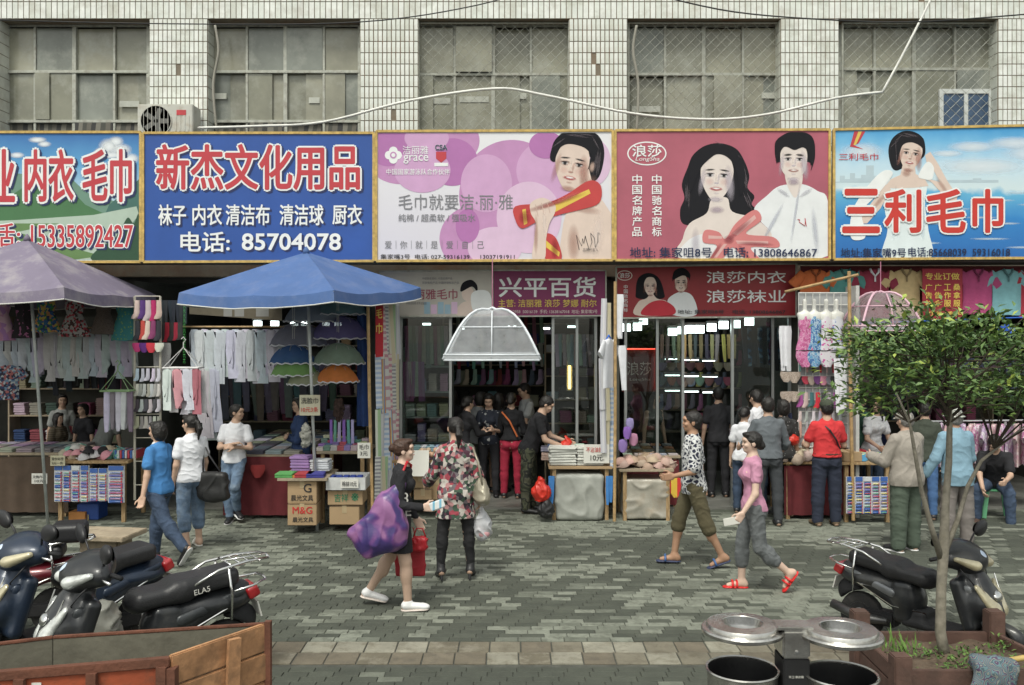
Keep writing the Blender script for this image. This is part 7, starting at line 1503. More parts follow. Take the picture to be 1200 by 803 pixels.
MB().grid(lambda u, v: Vector((px0 + .03 + (px1 - px0) * u, py0 + .03 + (py1 - py0 - .05) * v, .33 + .03 * noise.noise(Vector((u * 7, v * 6, 0))) + .04 * math.exp(-((u - .5) ** 2 + (v - .5) ** 2) * 14))), 40, 30).build('soil', soil, t, smooth=True, world=True)
def leaf_mb(g, p, d, up, L, w_):
    d = d.normalized(); s_ = d.cross(up).normalized(); n = s_.cross(d); a = p; b_ = p + d * L * .5 + n * L * .06; c = p + d * L - n * L * .08
    g.add([a, b_ - s_ * w_ * .5 , c, b_ + s_ * w_ * .5, p + d * L * .5 - n * L * .03], [(0, 1, 4), (1, 2, 4), (2, 3, 4), (3, 0, 4)])
rg = random.Random(11); m_weed = [mat('weed %d' % i, c, .7, 0, .2, 20, 0) for i, c in enumerate(((.075, .15, .03), (.11, .2, .04), (.055, .11, .025)))]
g = MB()
for i in range(430):
    cl = rg.choice(((3.18, 6.5, .2), (3.35, 6.62, .18), (3.0, 6.6, .12), (3.45, 6.42, .14), (2.8, 6.62, .1), (3.1, 6.4, .12), (3.62, 6.8, .1))); p = Vector((rg.gauss(cl[0], cl[2] * .6), rg.gauss(cl[1], cl[2] * .45), .34 + abs(rg.gauss(0, .035))))
    if not (px0 + .04 < p.x < px1 and py0 + .04 < p.y < py1 - .04): continue
    g.mi(rg.randrange(3)); leaf_mb(g, p, Vector((rg.uniform(-1, 1), rg.uniform(-1, 1), rg.uniform(.1, .8))), Vector((0, 0, 1)), rg.uniform(.025, .05), rg.uniform(.012, .024))
for i in range(22):
    p = Vector((rg.gauss(2.84, .05), rg.gauss(6.66, .06), .34)); g.mi(1); leaf_mb(g, p, Vector((rg.uniform(-.4, .4), rg.uniform(-.4, .4), 1)), Vector((1, .1, 0)), rg.uniform(.08, .2), .008)
o = g.build('weeds', m_weed, None); tag(o, 'small bright green weeds on the planter soil', 'weeds', None, 'stuff')
# ---- tree
tr = thing('tree', 'small broad leaved street tree with forked pale trunk in the planter', 'tree', (3.12, 6.62, .33)); bark = mat('pale bark', (.22, .2, .16), .9, 0, .3, 12, .8, 26, dirt=(.12, .11, .07), dscale=9)
P3 = lambda px, py, Y: P(px, py, Y) - Vector((3.12, 6.62, .33))
def tube_(pts, r): return MB().tube(pts, r, 9)
tk = MB().tube([(0, 0, -.05), P3(1102, 740, 6.62), P3(1103, 690, 6.62), P3(1106, 640, 6.62), P3(1108, 590, 6.63), P3(1112, 540, 6.64), P3(1113, 490, 6.66), P3(1110, 440, 6.68)], [.042, .037, .034, .037, .026, .023, .019, .012], 12).build('trunk', bark, tr, smooth=True)
limbs = [([(1103, 655, 6.62), (1092, 620, 6.55), (1080, 575, 6.5), (1072, 530, 6.45), (1066, 495, 6.42), (1050, 460, 6.4)], [.024, .019, .016, .013, .01, .006]), ([(1106, 650, 6.62), (1122, 610, 6.66), (1134, 570, 6.7), (1150, 540, 6.74), (1175, 520, 6.8), (1200, 500, 6.9)], [.022, .017, .015, .012, .009, .006])]
tips = []
for pts, rs in limbs: MB().tube([P3(*p) for p in pts], rs, 8).build('limb', bark, tr, smooth=True)
rt = random.Random(3); CC = Vector((3.24, 6.75, 2.45)); RX = Vector((1.0, .85, .5))
br = MB(); starts = [P(1112, 560, 6.64), P(1113, 500, 6.66), P(1110, 450, 6.68), P(1110, 430, 6.7), P(1066, 495, 6.42), P(1165, 525, 6.78), P(1110, 470, 6.68)]
sprays = []
for i in range(64):
    a = rt.uniform(0, 6.283); el = rt.uniform(-.75, 1.0); rr = rt.uniform(.6, 1.0)
    e = CC + Vector((RX.x * math.cos(a) * math.cos(el) * rr, RX.y * math.sin(a) * math.cos(el) * rr, RX.z * math.sin(el) * rr * .95))
    if e.z < rt.uniform(1.85, 2.3): continue
    s0 = (starts[4] if e.x < 3.0 and rt.random() < .5 else starts[5] if e.x > 3.4 and rt.random() < .5 else P(1111 + rt.uniform(-1, 1), 500 - 80 * rt.random(), 6.65)) + Vector((0, 0, 0)); m_ = s0 * .45 + e * .55 + Vector((0, 0, -.06 + rt.uniform(-.04, .08)))
    br.tube([s0, s0 * .75 + m_ * .25, m_, e], [.009, .007, .005, .003], 5, False); sprays.append((m_, e))
for (px, py) in ((1090, 455), (1140, 455), (1100, 430), (1005, 485), (985, 392), (1000, 400), (1050, 352), (1085, 358), (1165, 365), (1200, 372), (985, 470), (1010, 462), (1180, 480), (1130, 380), (978, 430), (1240, 400), (1020, 375), (1230, 470), (1060, 380), (1195, 440), (1035, 430)):
    e = P(px, py, 6.4 + rt.uniform(0, .5)); m_ = CC * .5 + e * .5 - Vector((0, 0, .08)); br.tube([P(1111, 500 - 60 * rt.random(), 6.65), m_, e], [.01, .007, .003], 5, False); sprays.append((m_, e))
br.v = [(v[0] - 3.12, v[1] - 6.62, v[2] - .33) for v in br.v]; o = br.build('branches', mat('dark twig', (.07, .055, .04), .9), tr, smooth=True); o['kind'] = 'stuff'
m_leaf = [mat('leaf %d' % i, c, .5, 0, .2, 14, .1) for i, c in enumerate(((.07, .13, .042), (.11, .19, .055), (.16, .25, .065), (.33, .41, .085)))]
cr = MB(); single = []; off = Vector((3.12, 6.62, .33))
for (m_, e) in sprays:
    nl = rt.randrange(52, 100)
    for k in range(nl):
        f_ = rt.random() ** .7; p = m_ * (1 - f_) + e * f_ + Vector((rt.gauss(0, .10), rt.gauss(0, .10), rt.gauss(0, .033)))
        d = (e - m_).normalized() * .6 + Vector((rt.gauss(0, .7), rt.gauss(0, .7), rt.gauss(-.05, .3))); mi = 3 if (f_ > .8 and rt.random() < .22) else rt.choice((0, 0, 1, 1, 2))
        L = rt.uniform(.045, .085)
        if p.y < CC.y - .32 and len(single) < 300 and rt.random() < .25: single.append((p, d, L, mi))
        else: cr.mi(mi); leaf_mb(cr, p - off, d, Vector((0, 0, 1)) + Vector((rt.gauss(0, .4), rt.gauss(0, .4), 0)), L, L * .46)
o = cr.build('crown', m_leaf, tr); o['kind'] = 'stuff'
lm = []
for i in range(4): g = MB(); leaf_mb(g, Vector((0, 0, 0)), Vector((1, 0, 0)), Vector((0, 0, 1)), 1, .46); lm.append(g.mesh('leaf', m_leaf[i]))
for p, d, L, mi in single: o = link('leaf', lm[mi], tr, p - off); o.scale = (L,) * 3; o.rotation_euler = (rt.gauss(0, .4), -math.atan2(d.z, math.hypot(d.x, d.y)), math.atan2(d.y, d.x))
# rag and stick on the planter rim
ragm = pmat('teal and violet rag', 'stripes', ((.06, .1, .12), (.12, .2, .22), (.08, .05, .1), (.2, .22, .2)), 26, 0, warp=.5)
q = SDF(); q.cone((3.42, 6.18, .46), (3.62, 6.17, .44), .06, .055, .04); q.cone((3.42, 6.12, .42), (3.36, 6.1, .14), .06, .07, .05, (0, 1, 0, .5)); q.cone((3.55, 6.12, .42), (3.56, 6.1, .1), .08, .06, .05, (0, 1, 0, .5)); v_, f_ = q.mesh(.012, wrinkle(.018, 34, 6, (1, 1, .15)))
me = bpy.data.meshes.new('rag'); v_ = v_ - np.array([3.48, 6.15, .1]); me.from_pydata(v_.tolist(), [], f_.tolist()); me.materials.append(ragm); me.shade_smooth(); tag(link('rag', me, None, (3.19, 6.15, .1)), 'wet teal and violet rag draped over the planter rim', 'rag')
top(MB().tube([(3.3, 6.2, .46), (3.66, 6.2, .52)], .02, 8), 'broom_handle', mat('yellow bamboo', (.5, .36, .12), .6), 'yellow bamboo handle lying across the planter corner', 'handle', smooth=True)
# ------------------------------------------------------------------ the people in the photograph
denim = mat('dark denim', (.045, .07, .12), .9, 0, .25, 14, .5, 70); denim2 = mat('washed denim', (.12, .18, .27), .9, 0, .4, 8, .5, 70, dirt=(.3, .36, .42), dscale=5)
shoe_w = mat('white shoe', (.72, .72, .72), .5, 0, .05); black = mat('black cotton', (.014, .014, .017), .9, 0, .3, 9, .5, 40); legg = mat('black leggings', (.012, .012, .014), .75)
tights = mat('beige tights', (.46, .32, .24), .6, 0, .04, 8, .05)
W = lambda n=(1, 0, 0): n
def hang(B, S): return B.palm if False else B.J[S + 'w'] + nrm(B.J[S + 'w'] - B.J[S + 'e']) * .055 * B.H
# 1 woman with the purple bag
t, B = person('woman in black carrying a huge purple bag while walking right', 466, 712, 1.6, 2, dict(LT=(-.22, .06, -1), LS=(-.62, 0, -1), lf=(1, .1, -.25), RT=(.22, -.04, -1), RS=(.06, 0, -1), rf=(1, -.05, .05), RU=(-.05, -.3, -1), RF=(1, -.1, -.05), LU=(.05, .25, -1), LF=(.5, .1, -1), lean=(.1, 0, 1), hp=-.12), True, 1., m_skin_pale, .0085, 'bun', m_hair_br)
for o in t.children:
    if o.name.startswith('body'): bd = o
B.top_garment(t, 'top', black, .0085, .009, 1.9, -.02, .004, 1)
B.skirt(t, 'skirt', black, .0085, .19, .012, 2, .03)
B.shoes(t, 'sneaker', shoe_w, mat('sole', (.62, .55, .5), .6))
q = SDF()
for S in 'LR': B.leg(q, S, .003, 1.96)
q.build('tights', tights, t, .009)
for s_, z_ in (('OF', .0), ('88', .105)):
    me = text_mesh(s_); 
    o = link('print', me, t, tuple(Vector(B.J['pel'] + B.u * z_ * 1.6 + B.f * .01 * 1.6 - B.l * .118 * 1.6 - B.f * .06))); me.materials.append(m_paper); o.scale = (.15, .15, .13); o.rotation_euler = (R(90), 0, R(12))
bagm = pmat('purple cloudy bag', 'blobs', ((.02, .025, .10), (.055, .035, .15), (.13, .05, .19), (.27, .12, .27)), 5, thr=.4, warp=.5, rough=.35); [setattr(n_.color_ramp, 'interpolation', 'LINEAR') for n_ in bagm.node_tree.nodes if n_.type == 'VALTORGB']
bag = thing('bag', 'huge purple cloudy bag slung from a red strap behind the woman in black', 'bag', t.location + Vector((-.04, -.2, .6)))
q = SDF(); q.box((-.12, 0, .2), (.25, .11, .17), .06, .04, roty(R(-38))); q.ell((-.1, -.02, .12), (.2, .13, .14), .08); q.ell((-.02, .0, .32), (.14, .10, .2), .08); q.cone((-.02, 0, .45), (.1, .04, .62), .12, .04, .08, (0, 1, 0, .7)); q.ell((.04, 0, .14), (.12, .10, .14), .06)
q.build('bag_body', bagm, bag, .009, wrinkle(.011, 19, 8, (1, .7, .25)))
redp = mat('red plastic', (.45, .02, .03), .4, 0, .15, 6, .5, 30)
g = MB(); g.tube([(.05, -.02, .52), (.1, .06, .72), (.14, .13, .82), (.17, .2, .78), (.14, .24, .62), (.06, .2, .5)], .013, 6); g.build('strap', redp, bag, smooth=True)
hb = hang(B, 'L'); pl = t.location + Vector(rotz(R(2)) @ Vector(hb))
b2 = thing('handbag', 'small red handbag held by the woman in black', 'handbag', pl + Vector((.0, -.06, -.26))); q = SDF(); q.box((0, 0, .1), (.08, .045, .075), .04, .02); q.build('bag_body', redp, b2, .009, wrinkle(.01, 50, 2)); g = MB(); g.tube([(-.06, 0, .17), (-.03, 0, .25), (.03, 0, .25), (.06, 0, .17)], .008, 5); g.build('handle', redp, b2, smooth=True)
b3 = thing('shopping_bag', 'flat red shopping bag hanging low beside the woman in black', 'shopping bag', pl + Vector((-.1, .02, -.5))); q = SDF(); q.box((0, 0, .14), (.15, .03, .14), .02, .02); q.build('bag_body', mat('dark red paper', (.33, .015, .025), .6, 0, .1, 6, .3), b3, .01, wrinkle(.01, 20, 2)); g = MB(); g.tube([(-.07, 0, .27), (-.03, 0, .48), (.03, 0, .48), (.07, 0, .27)], .006, 5); g.build('handle', redp, b3)
hr = t.location + Vector(hang(B, 'R')); o = top(MB().box(hr + Vector((.05, .0, .03)), (.14, .03, .08), roty(R(-20))), 'pack', pmat('tissue pack', 'stripes', ((.7, .72, .74), (.2, .45, .6), (.7, .72, .7)), 16, 0), 'small white and blue pack held by the woman in black', 'pack', bevel=.008)
# 2 woman in patchwork tunic
pw = pmat('patchwork tunic', 'cells', ((.45, .42, .38), (.08, .03, .05), (.30, .05, .07), (.05, .09, .06), (.5, .46, .42), (.14, .12, .13), (.38, .2, .2), (.02, .02, .025)), 25, bump=.3)
t, B = person('woman seen from behind in patchwork tunic, black leggings and heeled boots', 534, 679, 1.66, 94, dict(LT=(0, .11, -1), LS=(-.05, .06, -1), RT=(0, -.11, -1), RS=(.02, -.06, -1), lf=(1, .15, -.28), rf=(1, -.15, -.28), LU=(.2, .34, -1), LF=(.8, .3, -.5), RU=(0, -.3, -1), RF=(.1, -.1, -1), hy=.25), True, 1.04, m_skin, .0085, 'ponytail')
B.trousers(t, 'leggings', legg, .0085, .004, 1.97, 0); B.shoes(t, 'boot', m_blk)
B.top_garment(t, 'tunic', pw, .0085, .016, (1.75, 1.6), -.165, .028, 3, flare=.045, loose=.02)
g = MB(); J = B.J; n = 24; c = J['pel'] + B.u * .01; g.tube([Vector(c + B.f * .15 * math.cos(a) + B.l * .178 * math.sin(a)) for a in [6.283 * k / n for k in range(n + 1)]], .010, 6); g.build('belt', mat('cream belt', (.5, .45, .38), .6), t, smooth=True)
hb = t.location + Vector(rotz(R(94)) @ Vector(J['Rs'])); bg = thing('handbag', 'pale gold leather handbag on the shoulder of the woman in patchwork tunic', 'handbag', hb + Vector((.13, -.04, -.58)))
q = SDF(); q.ell((0, 0, .14), (.07, .14, .14), .03, rotz(R(20))); q.ell((.0, 0, .06), (.075, .17, .07), .06, rotz(R(20))); q.build('bag_body', mat('gold leather', (.34, .31, .24), .4, .3, .15, 6, .3), bg, .009, wrinkle(.012, 26, 5)); g = MB(); g.tube([(.02, -.1, .2), (-.03, -.04, .45), (-.09, 0, .6), (-.04, .08, .45), (.0, .1, .2)], .012, 6); g.build('strap', mat('gold leather', ()), bg, smooth=True)
hb = t.location + Vector(rotz(R(94)) @ Vector(hang(B, 'R'))); bg = thing('plastic_bag', 'white translucent plastic bag held low by the woman in patchwork tunic', 'plastic bag', hb + Vector((.03, -.02, -.36)))
q = SDF(); q.ell((0, 0, .12), (.10, .08, .13), .03); q.cone((0, 0, .18), (-.02, .01, .34), .07, .02, .05); q.build('bag_body', mat('milky plastic', (.62, .63, .66), .35, 0, .15, 8, .3, alpha=.8), bg, .009, wrinkle(.016, 40, 9)); q = SDF(); q.ell((.01, -.03, .07), (.07, .05, .05), .02); q.ell((-.03, -.03, .12), (.04, .05, .04), .02); q.build('goods', mat('pink goods', (.55, .3, .32), .7), bg, .012)
# 3 man in floral shirt
fl_ = pmat('navy floral shirt', 'lines', ((.55, .56, .56), (.02, .022, .045), (.02, .022, .045)), 19, thr=.30, warp=.16)
t, B = person('man in navy and white floral shirt and olive shorts reaching left', 812, 663, 1.72, 180, dict(LT=(-.3, .05, -1), LS=(-.5, 0, -1), lf=(1, 0, -.35), RT=(.34, -.04, -1), RS=(.14, 0, -1), LU=(.12, .2, -1), LF=(1, .3, -.16), LH=(1, .1, -.1), RU=(-.5, -.3, -1), RF=(-.15, -.1, -1), hp=-.05), False, .95, m_skin_tan, .0085, 'short')
B.trousers(t, 'shorts', mat('olive cotton', (.095, .082, .045), .9, 0, .12, 9, .4, 40), .0085, .014, 1.2, .02); B.shoes(t, 'flop', m_navy := mat('navy rubber', (.03, .04, .09), .6), mat('blue strap', (.05, .12, .3), .5))
B.top_garment(t, 'shirt', fl_, .0085, .014, .85, -.06, .02, 5, loose=.012, collar=fl_)
# 4 woman in pink
t, B = person('woman in pink shirt, grey cropped trousers and red slippers walking left', 882, 692, 1.6, 182, dict(RT=(.2, -.05, -1), RS=(.02, 0, -1), LT=(-.12, .03, -1), LS=(-1.15, 0, -1), lf=(.75, 0, -1), LU=(.12, .22, -1), LF=(.62, .12, -.85), RU=(-.25, -.2, -1), RF=(.1, -.1, -1), hp=-.05), True, .98, m_skin_pale, .0085, 'lowbun')
B.trousers(t, 'trousers', mat('grey marl', (.13, .14, .145), .9, 0, .2, 20, .4, 60), .0085, .01, 1.52, .012); B.shoes(t, 'slide', mat('red rubber', (.62, .02, .02), .4), None)
B.top_garment(t, 'shirt', mat('rose pink jersey', (.50, .24, .35), .9, 0, .08, 8, .4, 30), .0085, .007, .5, -.02, .004, 6)
hb = t.location + Vector(rotz(R(182)) @ Vector(hang(B, 'L'))); top(MB().box(hb + Vector((-.06, 0, -.0)), (.16, .02, .07), roty(R(-10))), 'paper', m_paper, 'folded white paper held by the woman in pink', 'paper')
# 5 person in blue
t, B = person('person in bright blue shirt and dark jeans striding left', 186, 658, 1.6, 160, dict(RT=(.3, -.05, -1), RS=(.1, 0, -1), LT=(-.5, .03, -1), LS=(-.95, 0, -1), lf=(.7, 0, -1), LU=(-.05, .25, -1), LF=(-.05, .35, -1), LPN=(-.3, .9, 0), RU=(.3, -.2, -1), RF=(.6, 0, -1), hy=.1), True, 1.05, m_skin, .0085, 'bob')
B.trousers(t, 'jeans', denim, .0085, .012, 1.97, .012); B.shoes(t, 'sneaker', m_blk, shoe_w)
B.top_garment(t, 'shirt', mat('bright blue jersey', (.055, .2, .46), .9, 0, .08, 8, .4, 30), .0085, .012, .55, -.035, .014, 7, collar=mat('white rib', (.6, .6, .6)), loose=.006)
# 6 woman white tee, tote
t, B = person('woman with ponytail in white shirt and cropped jeans walking away', 224, 641, 1.6, 130, dict(LT=(-.1, .05, -1), LS=(-.25, 0, -1), RT=(.16, -.05, -1), RS=(-.1, 0, -1), LU=(-.1, .2, -1), LF=(.2, .1, -1), RU=(.15, -.2, -1), RF=(.3, 0, -1), hy=.5), True, 1.05, m_skin, .0085, 'ponytail')
B.trousers(t, 'jeans', denim2, .0085, .012, 1.52, .014); B.shoes(t, 'slide', m_paper, None)
B.top_garment(t, 'shirt', m_white, .0085, .012, .55, -.03, .014, 8, loose=.006)
hb = t.location + Vector(rotz(R(130)) @ Vector(B.J['Rs'])); tb = thing('tote_bag', 'large slouching black tote bag hanging from the ponytailed woman', 'tote bag', hb + Vector((.17, -.12, -.74)))
q = SDF(); q.box((0, 0, .2), (.20, .07, .17), .05, .03, rotz(R(-15))); q.ell((0, 0, .1), (.21, .09, .1), .05, rotz(R(-15))); q.build('bag_body', mat('black leather', (.02, .02, .02), .5, 0, .2, 6, .4), tb, .01, wrinkle(.016, 20, 4)); g = MB(); g.tube([(-.12, 0, .34), (-.14, .06, .54), (-.17, .13, .74), (-.06, .06, .56), (.12, -.02, .34)], .012, 6); g.build('strap', m_blk, tb, smooth=True)
# 7 man arms crossed
t, B = person('young man with crossed arms in white printed shirt leaning at the stall', 274, 596, 1.6, -78, dict(LU=(.35, .22, -1), LF=(.42, -1, .12), LH=(.2, -1, .1), RU=(.3, -.22, -1), RF=(.62, 1, .3), RH=(.1, 1, .2), RT=(.12, -.02, -1), RS=(-.05, .1, -1), LT=(.55, -.15, -1), LS=(-.5, .05, -1), lf=(1, .4, -.2), hy=1.1, lean=(-.06, .05, 1)), False, .95, m_skin, .0105, 'short', Y=12.9)
B.trousers(t, 'jeans', denim2, .0105, .01, 1.96, .008); B.shoes(t, 'sneaker', m_blk, shoe_w); B.top_garment(t, 'shirt', m_white, .0105, .012, .55, -.03, .014, 9, loose=.004)
# 8 man in black at the counter
camo = pmat('camouflage', 'blobs', ((.03, .035, .022), (.07, .075, .045), (.02, .022, .018), (.09, .09, .06)), 7, thr=.42)
t, B = person('man in black shirt and camouflage trousers bending over the middle stall', 620, 0, 1.72, -8, dict(lean=(.36, 0, 1), LU=(.5, .1, -1), LF=(1, .1, -.35), RU=(.35, -.2, -1), RF=(1, .1, -.35), hp=.5, LT=(.05, .06, -1), RT=(-.08, -.06, -1)), False, 1.05, m_skin, .0105, 'short', Y=13.55)
t.location.z = .0; B.trousers(t, 'trousers', camo, .0105, .012, 1.97, .014); B.shoes(t, 'shoe', m_blk); B.top_garment(t, 'shirt', black, .0105, .01, .6, -.02, .01, 10)
J = B.J; top(MB().tube([(t.location + Vector(J['pel'] + [.02 + .0, -.165, .06])), (t.location + Vector(J['pel'] + [.02, -.17, -.04])), (t.location + Vector(J['pel'] + [.01, -.17, -.1]))], .012, 6), 'key_ring', m_chrome, 'bunch of keys on the hip of the man in black', 'keys')
def simple(label, px, Y, H, hd, top_c, leg_c, pose=None, fem=False, hair='short', h=.014, sleeve=.6, hairm=None, skin=None, hem=-.03, z=.03, py=None, shoe=None, build=1., length=1.95, name='shirt', loose=None, inf=.012, collar=None, py_=0, skirt=False):
    t, B = person(label, px, py_, H, hd, pose, fem, build, skin, h, hair, hairm, Y=Y); t.location.z = z
    if skirt: B.skirt(t, 'skirt', leg_c, h, .2, .03)
    else: B.trousers(t, 'trousers', leg_c, h, .006, length, .012)
    B.shoes(t, 'shoe', shoe or m_blk); B.top_garment(t, name, top_c, h, inf, sleeve, hem, .012, int(px), loose=loose, collar=collar); return t, B
crimson = cloth((.36, .02, .05)); dk = cloth((.025, .025, .03)); greyT = cloth((.25, .26, .27)); olive = cloth((.05, .06, .045))
t, B = simple('person in crimson trousers and black jacket seen from behind in the middle shop', 599, 14.5, 1.62, 80, black, crimson, dict(LU=(.3, .2, -1), LF=(.8, 0, -.5), RU=(.2, -.2, -1), RF=(.8, 0, .2)), True, 'lowbun', .012, 1.9, hem=.02)
J = B.J; g = MB(); g.tube([(J['Ls'] + B.u * .03 - B.f * .05), (J['chs'] - B.f * .14), (J['pel'] - B.l * .12 - B.f * .13 + B.u * .1)], .014, 5); g.build('strap', cloth((.6, .16, .05)), t)
simple('person in dark printed shirt facing the street in the middle shop', 573, 14.7, 1.6, -95, pmat('dark print', 'blobs', ((.02, .025, .04), (.02, .025, .04), (.35, .36, .36)), 14, thr=.56), dk, dict(LU=(.2, .2, -1), LF=(.9, -.4, .2), RU=(.2, -.2, -1), RF=(.9, .5, .1), hp=.3), True, 'bob')
simple('dark haired woman bending by the door of the middle shop', 541, 14.3, 1.58, 40, black, dk, dict(lean=(.2, 0, 1), RU=(.5, -.1, -1), RF=(1, 0, 0)), True, 'lowbun', sleeve=1.9)
simple('person in pale grey shirt leaning inside the middle shop', 553, 14.9, 1.62, 60, greyT, olive, dict(lean=(.15, -.2, 1)), True, 'bob')
simple('young man in light grey shirt deep inside the middle shop', 617, 15.4, 1.72, 200, cloth((.4, .42, .43)), dk, dict(hp=.3, LU=(.4, .2, -1), LF=(1, 0, -.2)), False, 'short')
simple('woman in spotted skirt beside the crimson trousers', 584, 15.0, 1.58, 70, black, pmat('leopard', 'spots', ((.05, .03, .02), (.3, .22, .15), (.3, .22, .15)), 30), None, True, 'long', skirt=True, sleeve=1.9)
simple('dark clad customer standing at the back of the middle shop', 530, 15.6, 1.6, 90, dk, dk, None, True, 'long')
# right shop and stalls
t, B = simple('man in dark grey shirt and charcoal trousers seen from behind at the stall', 900, 12.6, 1.72, 92, cloth((.12, .135, .15)), cloth((.05, .055, .062)), dict(LT=(0, .1, -1), RT=(0, -.1, -1), LU=(.3, .35, -1), LF=(.9, .1, -.3), RU=(.2, -.35, -1), RF=(.8, .1, -.7)), False, 'short', .0105, 1.3, z=0, build=1.08, loose=.02, hem=.0)
g = MB(); c = B.J['pel'] + B.u * .04; g.tube([Vector(c + B.f * .13 * math.cos(a) + B.l * .17 * math.sin(a)) for a in [6.283 * k / 20 for k in range(21)]], .016, 6); g.build('belt', m_blk, t, smooth=True)
simple('shopper in black and white dotted shirt behind the man in grey', 918, 13.1, 1.62, 100, pmat('dotted', 'spots', ((.6, .6, .6), (.03, .03, .03), (.03, .03, .03)), 32, thr=.3), dk, dict(LU=(.2, .5, -1), LF=(.8, .1, -.3)), True, 'bob', .012)
simple('shopper in white shirt with black print at the third shop door', 872, 13.3, 1.5, 60, m_white, denim, dict(hp=.3), True, 'lowbun', .012)
simple('young man in white shirt inside the third shop door', 888, 13.7, 1.72, 120, m_white, denim, dict(hp=.25), False, 'short', .012)
t, B = person('man in red shirt and navy trousers with black shoulder strap seen from behind', 969, 616, 1.68, 92, dict(LT=(0, .08, -1), RT=(0, -.06, -1), LU=(.25, .32, -1), LF=(1, -.2, -.1), RU=(.2, -.32, -1), RF=(1, .2, -.1)), False, 1.12, m_skin, .0105, 'short', Y=12.6)
B.trousers(t, 'trousers', cloth((.022, .028, .05)), .0105, .012, 1.97, .02, .06); B.shoes(t, 'shoe', cloth((.14, .1, .06))); redsh = mat('red jersey', (.56, .035, .04), .9, 0, .08, 8, .4, 30)
B.top_garment(t, 'shirt', redsh, .0105, .014, .62, .02, .012, 13, loose=.012, collar=redsh)
J = B.J; g = MB(); g.tube([J['Ls'] - B.l * .06 + B.u * .06, J['chs'] - B.f * .155 + B.u * .06 + B.l * .02, J['chs'] - B.f * .165 - B.l * .06 - B.u * .06, J['wst'] - B.l * .15 - B.f * .08], .013, 5); g.build('strap', m_blk, t)
g = MB(); c = J['pel'] + B.u * .075; g.tube([Vector(c + B.f * .14 * math.cos(a) + B.l * .175 * math.sin(a)) for a in [6.283 * k / 20 for k in range(21)]], .017, 6); g.build('belt', cloth((.08, .03, .02)), t, smooth=True)
q = SDF(); q.ell(B.A(-.006, 0, .03), (.064 * 1.68, .056 * 1.68, .05 * 1.68), .02); q.clip(B.A(0, 0, .018), B.hu); q.build('cap', cloth((.05, .06, .04)), t, .01)
# elderly men
t, B = person('elderly man in beige grey jacket and green trousers facing the right stall', 1062, 646, 1.66, 112, dict(LU=(.35, .3, -1), LF=(1, -.1, .12), RU=(.3, -.3, -1), RF=(.95, 0, -.05), LT=(0, .07, -1), RT=(.04, -.07, -1), hp=.1), False, 1.12, m_skin, .0095, 'short', m_hair_gr)
B.trousers(t, 'trousers', cloth((.075, .10, .075)), .0095, .016, 1.97, .03); B.shoes(t, 'shoe', m_blk, shoe_w)
B.top_garment(t, 'jacket', mat('beige grey jacket', (.31, .28, .245), .85, 0, .08, 8, .5, 26), .0095, .032, 1.92, -.06, .012, 14, loose=.03, collar=cloth((.27, .24, .21)))
q = SDF(); H = B.H; q.ell(B.A(-.004, 0, .022), (.068 * H, .058 * H, .054 * H), .02); q.clip(B.A(0, 0, .012), B.hu); q.ell(B.A(.06, 0, .016), (.03 * H, .042 * H, .006 * H), .01); q.build('cap', cloth((.36, .34, .3)), t, .0095)
t, B = person('elderly man in pale blue shirt jacket and checked hat behind the tree', 1122, 640, 1.66, 100, dict(LU=(-.05, .45, -1), LF=(.35, .5, -1), RU=(.2, -.3, -1), RF=(.8, 0, -.4), LT=(.05, .07, -1), RT=(-.03, -.07, -1), lean=(.08, 0, 1)), False, 1.05, m_skin_tan, .0095, 'short', m_hair_gr)
B.trousers(t, 'trousers', cloth((.19, .17, .16)), .0095, .014, 1.97, .025); B.shoes(t, 'shoe', m_blk)
B.top_garment(t, 'jacket', mat('pale blue shirting', (.2, .33, .42), .85, 0, .08, 8, .5, 26), .0095, .024, 1.9, -.09, .012, 15, loose=.028)
q = SDF(); H = B.H; q.ell(B.A(-.004, 0, .026), (.066 * H, .056 * H, .054 * H), .02); q.clip(B.A(0, 0, .014), B.hu); q.ell(B.A(0, 0, .014), (.088 * H, .08 * H, .009 * H), .01); q.build('hat', pmat('checked hat', 'checks', ((.5, .5, .45), (.2, .22, .2)), 34), t, .0095)
# seated man and stool
t, B = person('seated man in black shirt looking down on a green stool', 1166, 0, 1.7, -118, dict(z0=.5, LT=(1, .22, -.18), LS=(.02, .05, -1), RT=(1, -.3, -.1), RS=(-.1, -.05, -1), lean=(.55, 0, 1), LU=(.7, .1, -1), LF=(1, -.25, -.2), RU=(.6, -.1, -1), RF=(.75, .2, -.75), hp=.7), False, 1.05, m_skin, .0105, 'short', Y=13.2)
B.trousers(t, 'jeans', denim, .0105, .012, 1.95, .012); B.shoes(t, 'shoe', cloth((.07, .04, .03))); B.top_garment(t, 'shirt', black, .0105, .012, .7, -.0, .012, 16)
st_ = thing('stool', 'green plastic stool under the seated man', 'stool', (t.location.x, 13.2, .0)); gm = mat('green plastic', (.12, .38, .2), .45, 0, .06, 5, .1)
MB().box((0, 0, .395), (.28, .28, .03)).build('seat', gm, st_, bevel=.01)
for i, j in ((-1, -1), (1, -1), (1, 1), (-1, 1)): g = MB(); g.bar((i * .16, j * .16, 0), (i * .115, j * .115, .38), .055, .035); g.build('leg', gm, st_, bevel=.005)
st_.rotation_euler.z = R(-20)
simple('woman with long hair in white shirt and black jacket behind the card display', 1023, 13.75, 1.6, -70, pmat('white shirt print', 'blobs', ((.66, .66, .68), (.66, .66, .68), (.2, .2, .24)), 8, thr=.64), denim, dict(hy=-.4, LU=(.2, .25, -1), LF=(.9, -.2, -.4), RU=(.25, -.25, -1), RF=(1, .2, -.5), lean=(.1, 0, 1)), True, 'long', .0105)
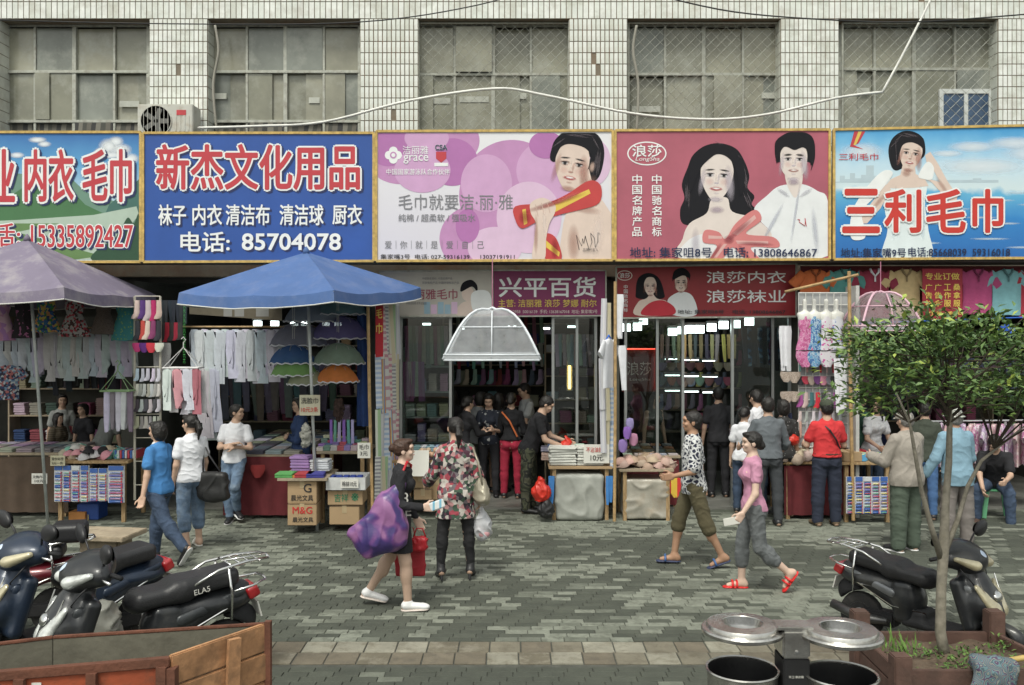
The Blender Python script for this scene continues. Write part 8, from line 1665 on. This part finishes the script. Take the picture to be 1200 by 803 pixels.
simple('man in dark green shirt inside the right stall', 1003, 14.3, 1.66, 10, cloth((.04, .1, .07)), dk, dict(hp=.15, lean=(.1, 0, 1)), False, 'short')
simple('shopper in blue jeans mostly hidden behind the elderly man in beige', 1084, 13.0, 1.62, 80, olive, mat('mid blue denim', (.07, .15, .32), .9), None, False, 'short', z=0)
simple('seller in navy jacket with folded arms behind the cartons', 352, 13.5, 1.62, 200, cloth((.025, .05, .13)), dk, dict(LU=(.25, .2, -1), LF=(.5, -1, .1), RU=(.2, -.2, -1), RF=(.6, 1, .2)), True, 'bob', .0115, 1.9, loose=.01)
simple('woman in dark green sleeveless top inside the third shop window', 766, 14.9, 1.6, -60, olive, dk, dict(hy=.2), True, 'long', .012, 0)
simple('dark clad customer standing in the third shop', 842, 14.6, 1.7, 90, dk, dk, None, False, 'short')
simple('woman in pale blouse facing the street inside the left stall', 73, 15.2, 1.55, -70, cloth((.3, .31, .3)), dk, dict(hy=.2), True, 'bob')
simple('seated brown haired girl in striped shirt inside the left stall', 68, 14.6, 1.3, -20, pmat('brown stripe', 'stripes', ((.07, .05, .03), (.12, .1, .07)), 30, 2), dk, None, True, 'long')
simple('customer with dark hair inside the left stall', 98, 14.9, 1.42, -110, dk, dk, None, True, 'bob')
simple('stooping customer in grey shirt seen from behind inside the left stall', 118, 14.2, 1.55, 60, cloth((.17, .18, .17)), dk, dict(lean=(.5, .1, 1), hp=.5), False, 'short', loose=.02)
# ------------------------------------------------------------------ say which one: place in the row for look-alikes
ORD = 'first second third fourth fifth sixth seventh eighth ninth tenth eleventh twelfth thirteenth fourteenth fifteenth sixteenth seventeenth eighteenth nineteenth twentieth twenty-first twenty-second twenty-third twenty-fourth twenty-fifth twenty-sixth twenty-seventh twenty-eighth twenty-ninth thirtieth'.split()
bpy.context.view_layer.update()
_by = {}
for o in COL.objects:
    if o.parent is None and 'label' in o and 'group' in o and o['category'] not in ('bra', 'loofah', 'packet', 'packet stack', 'goods', 'towel roll'): _by.setdefault(o['label'], []).append(o)
for lab, os_ in _by.items():
    if len(os_) < 2: continue
    zs = sorted({round(o.location.z / .14) for o in os_}, reverse=True); tiers = []
    for z in zs:
        if tiers and tiers[-1][-1] - z <= 1: tiers[-1].append(z)
        else: tiers.append([z])
    for ti, tz in enumerate(tiers):
        row = sorted([o for o in os_ if round(o.location.z / .14) in tz], key=lambda o: o.location.x / o.location.y)
        for i, o in enumerate(row):
            if i >= len(ORD): break
            s_ = ('tier %s, ' % ORD[ti] if len(tiers) > 1 else '') + ORD[i] + ' from left'
            wds = lab.split(); keep = 16 - len(s_.split()); o['label'] = ' '.join(wds[:keep]).rstrip(',') + ', ' + s_
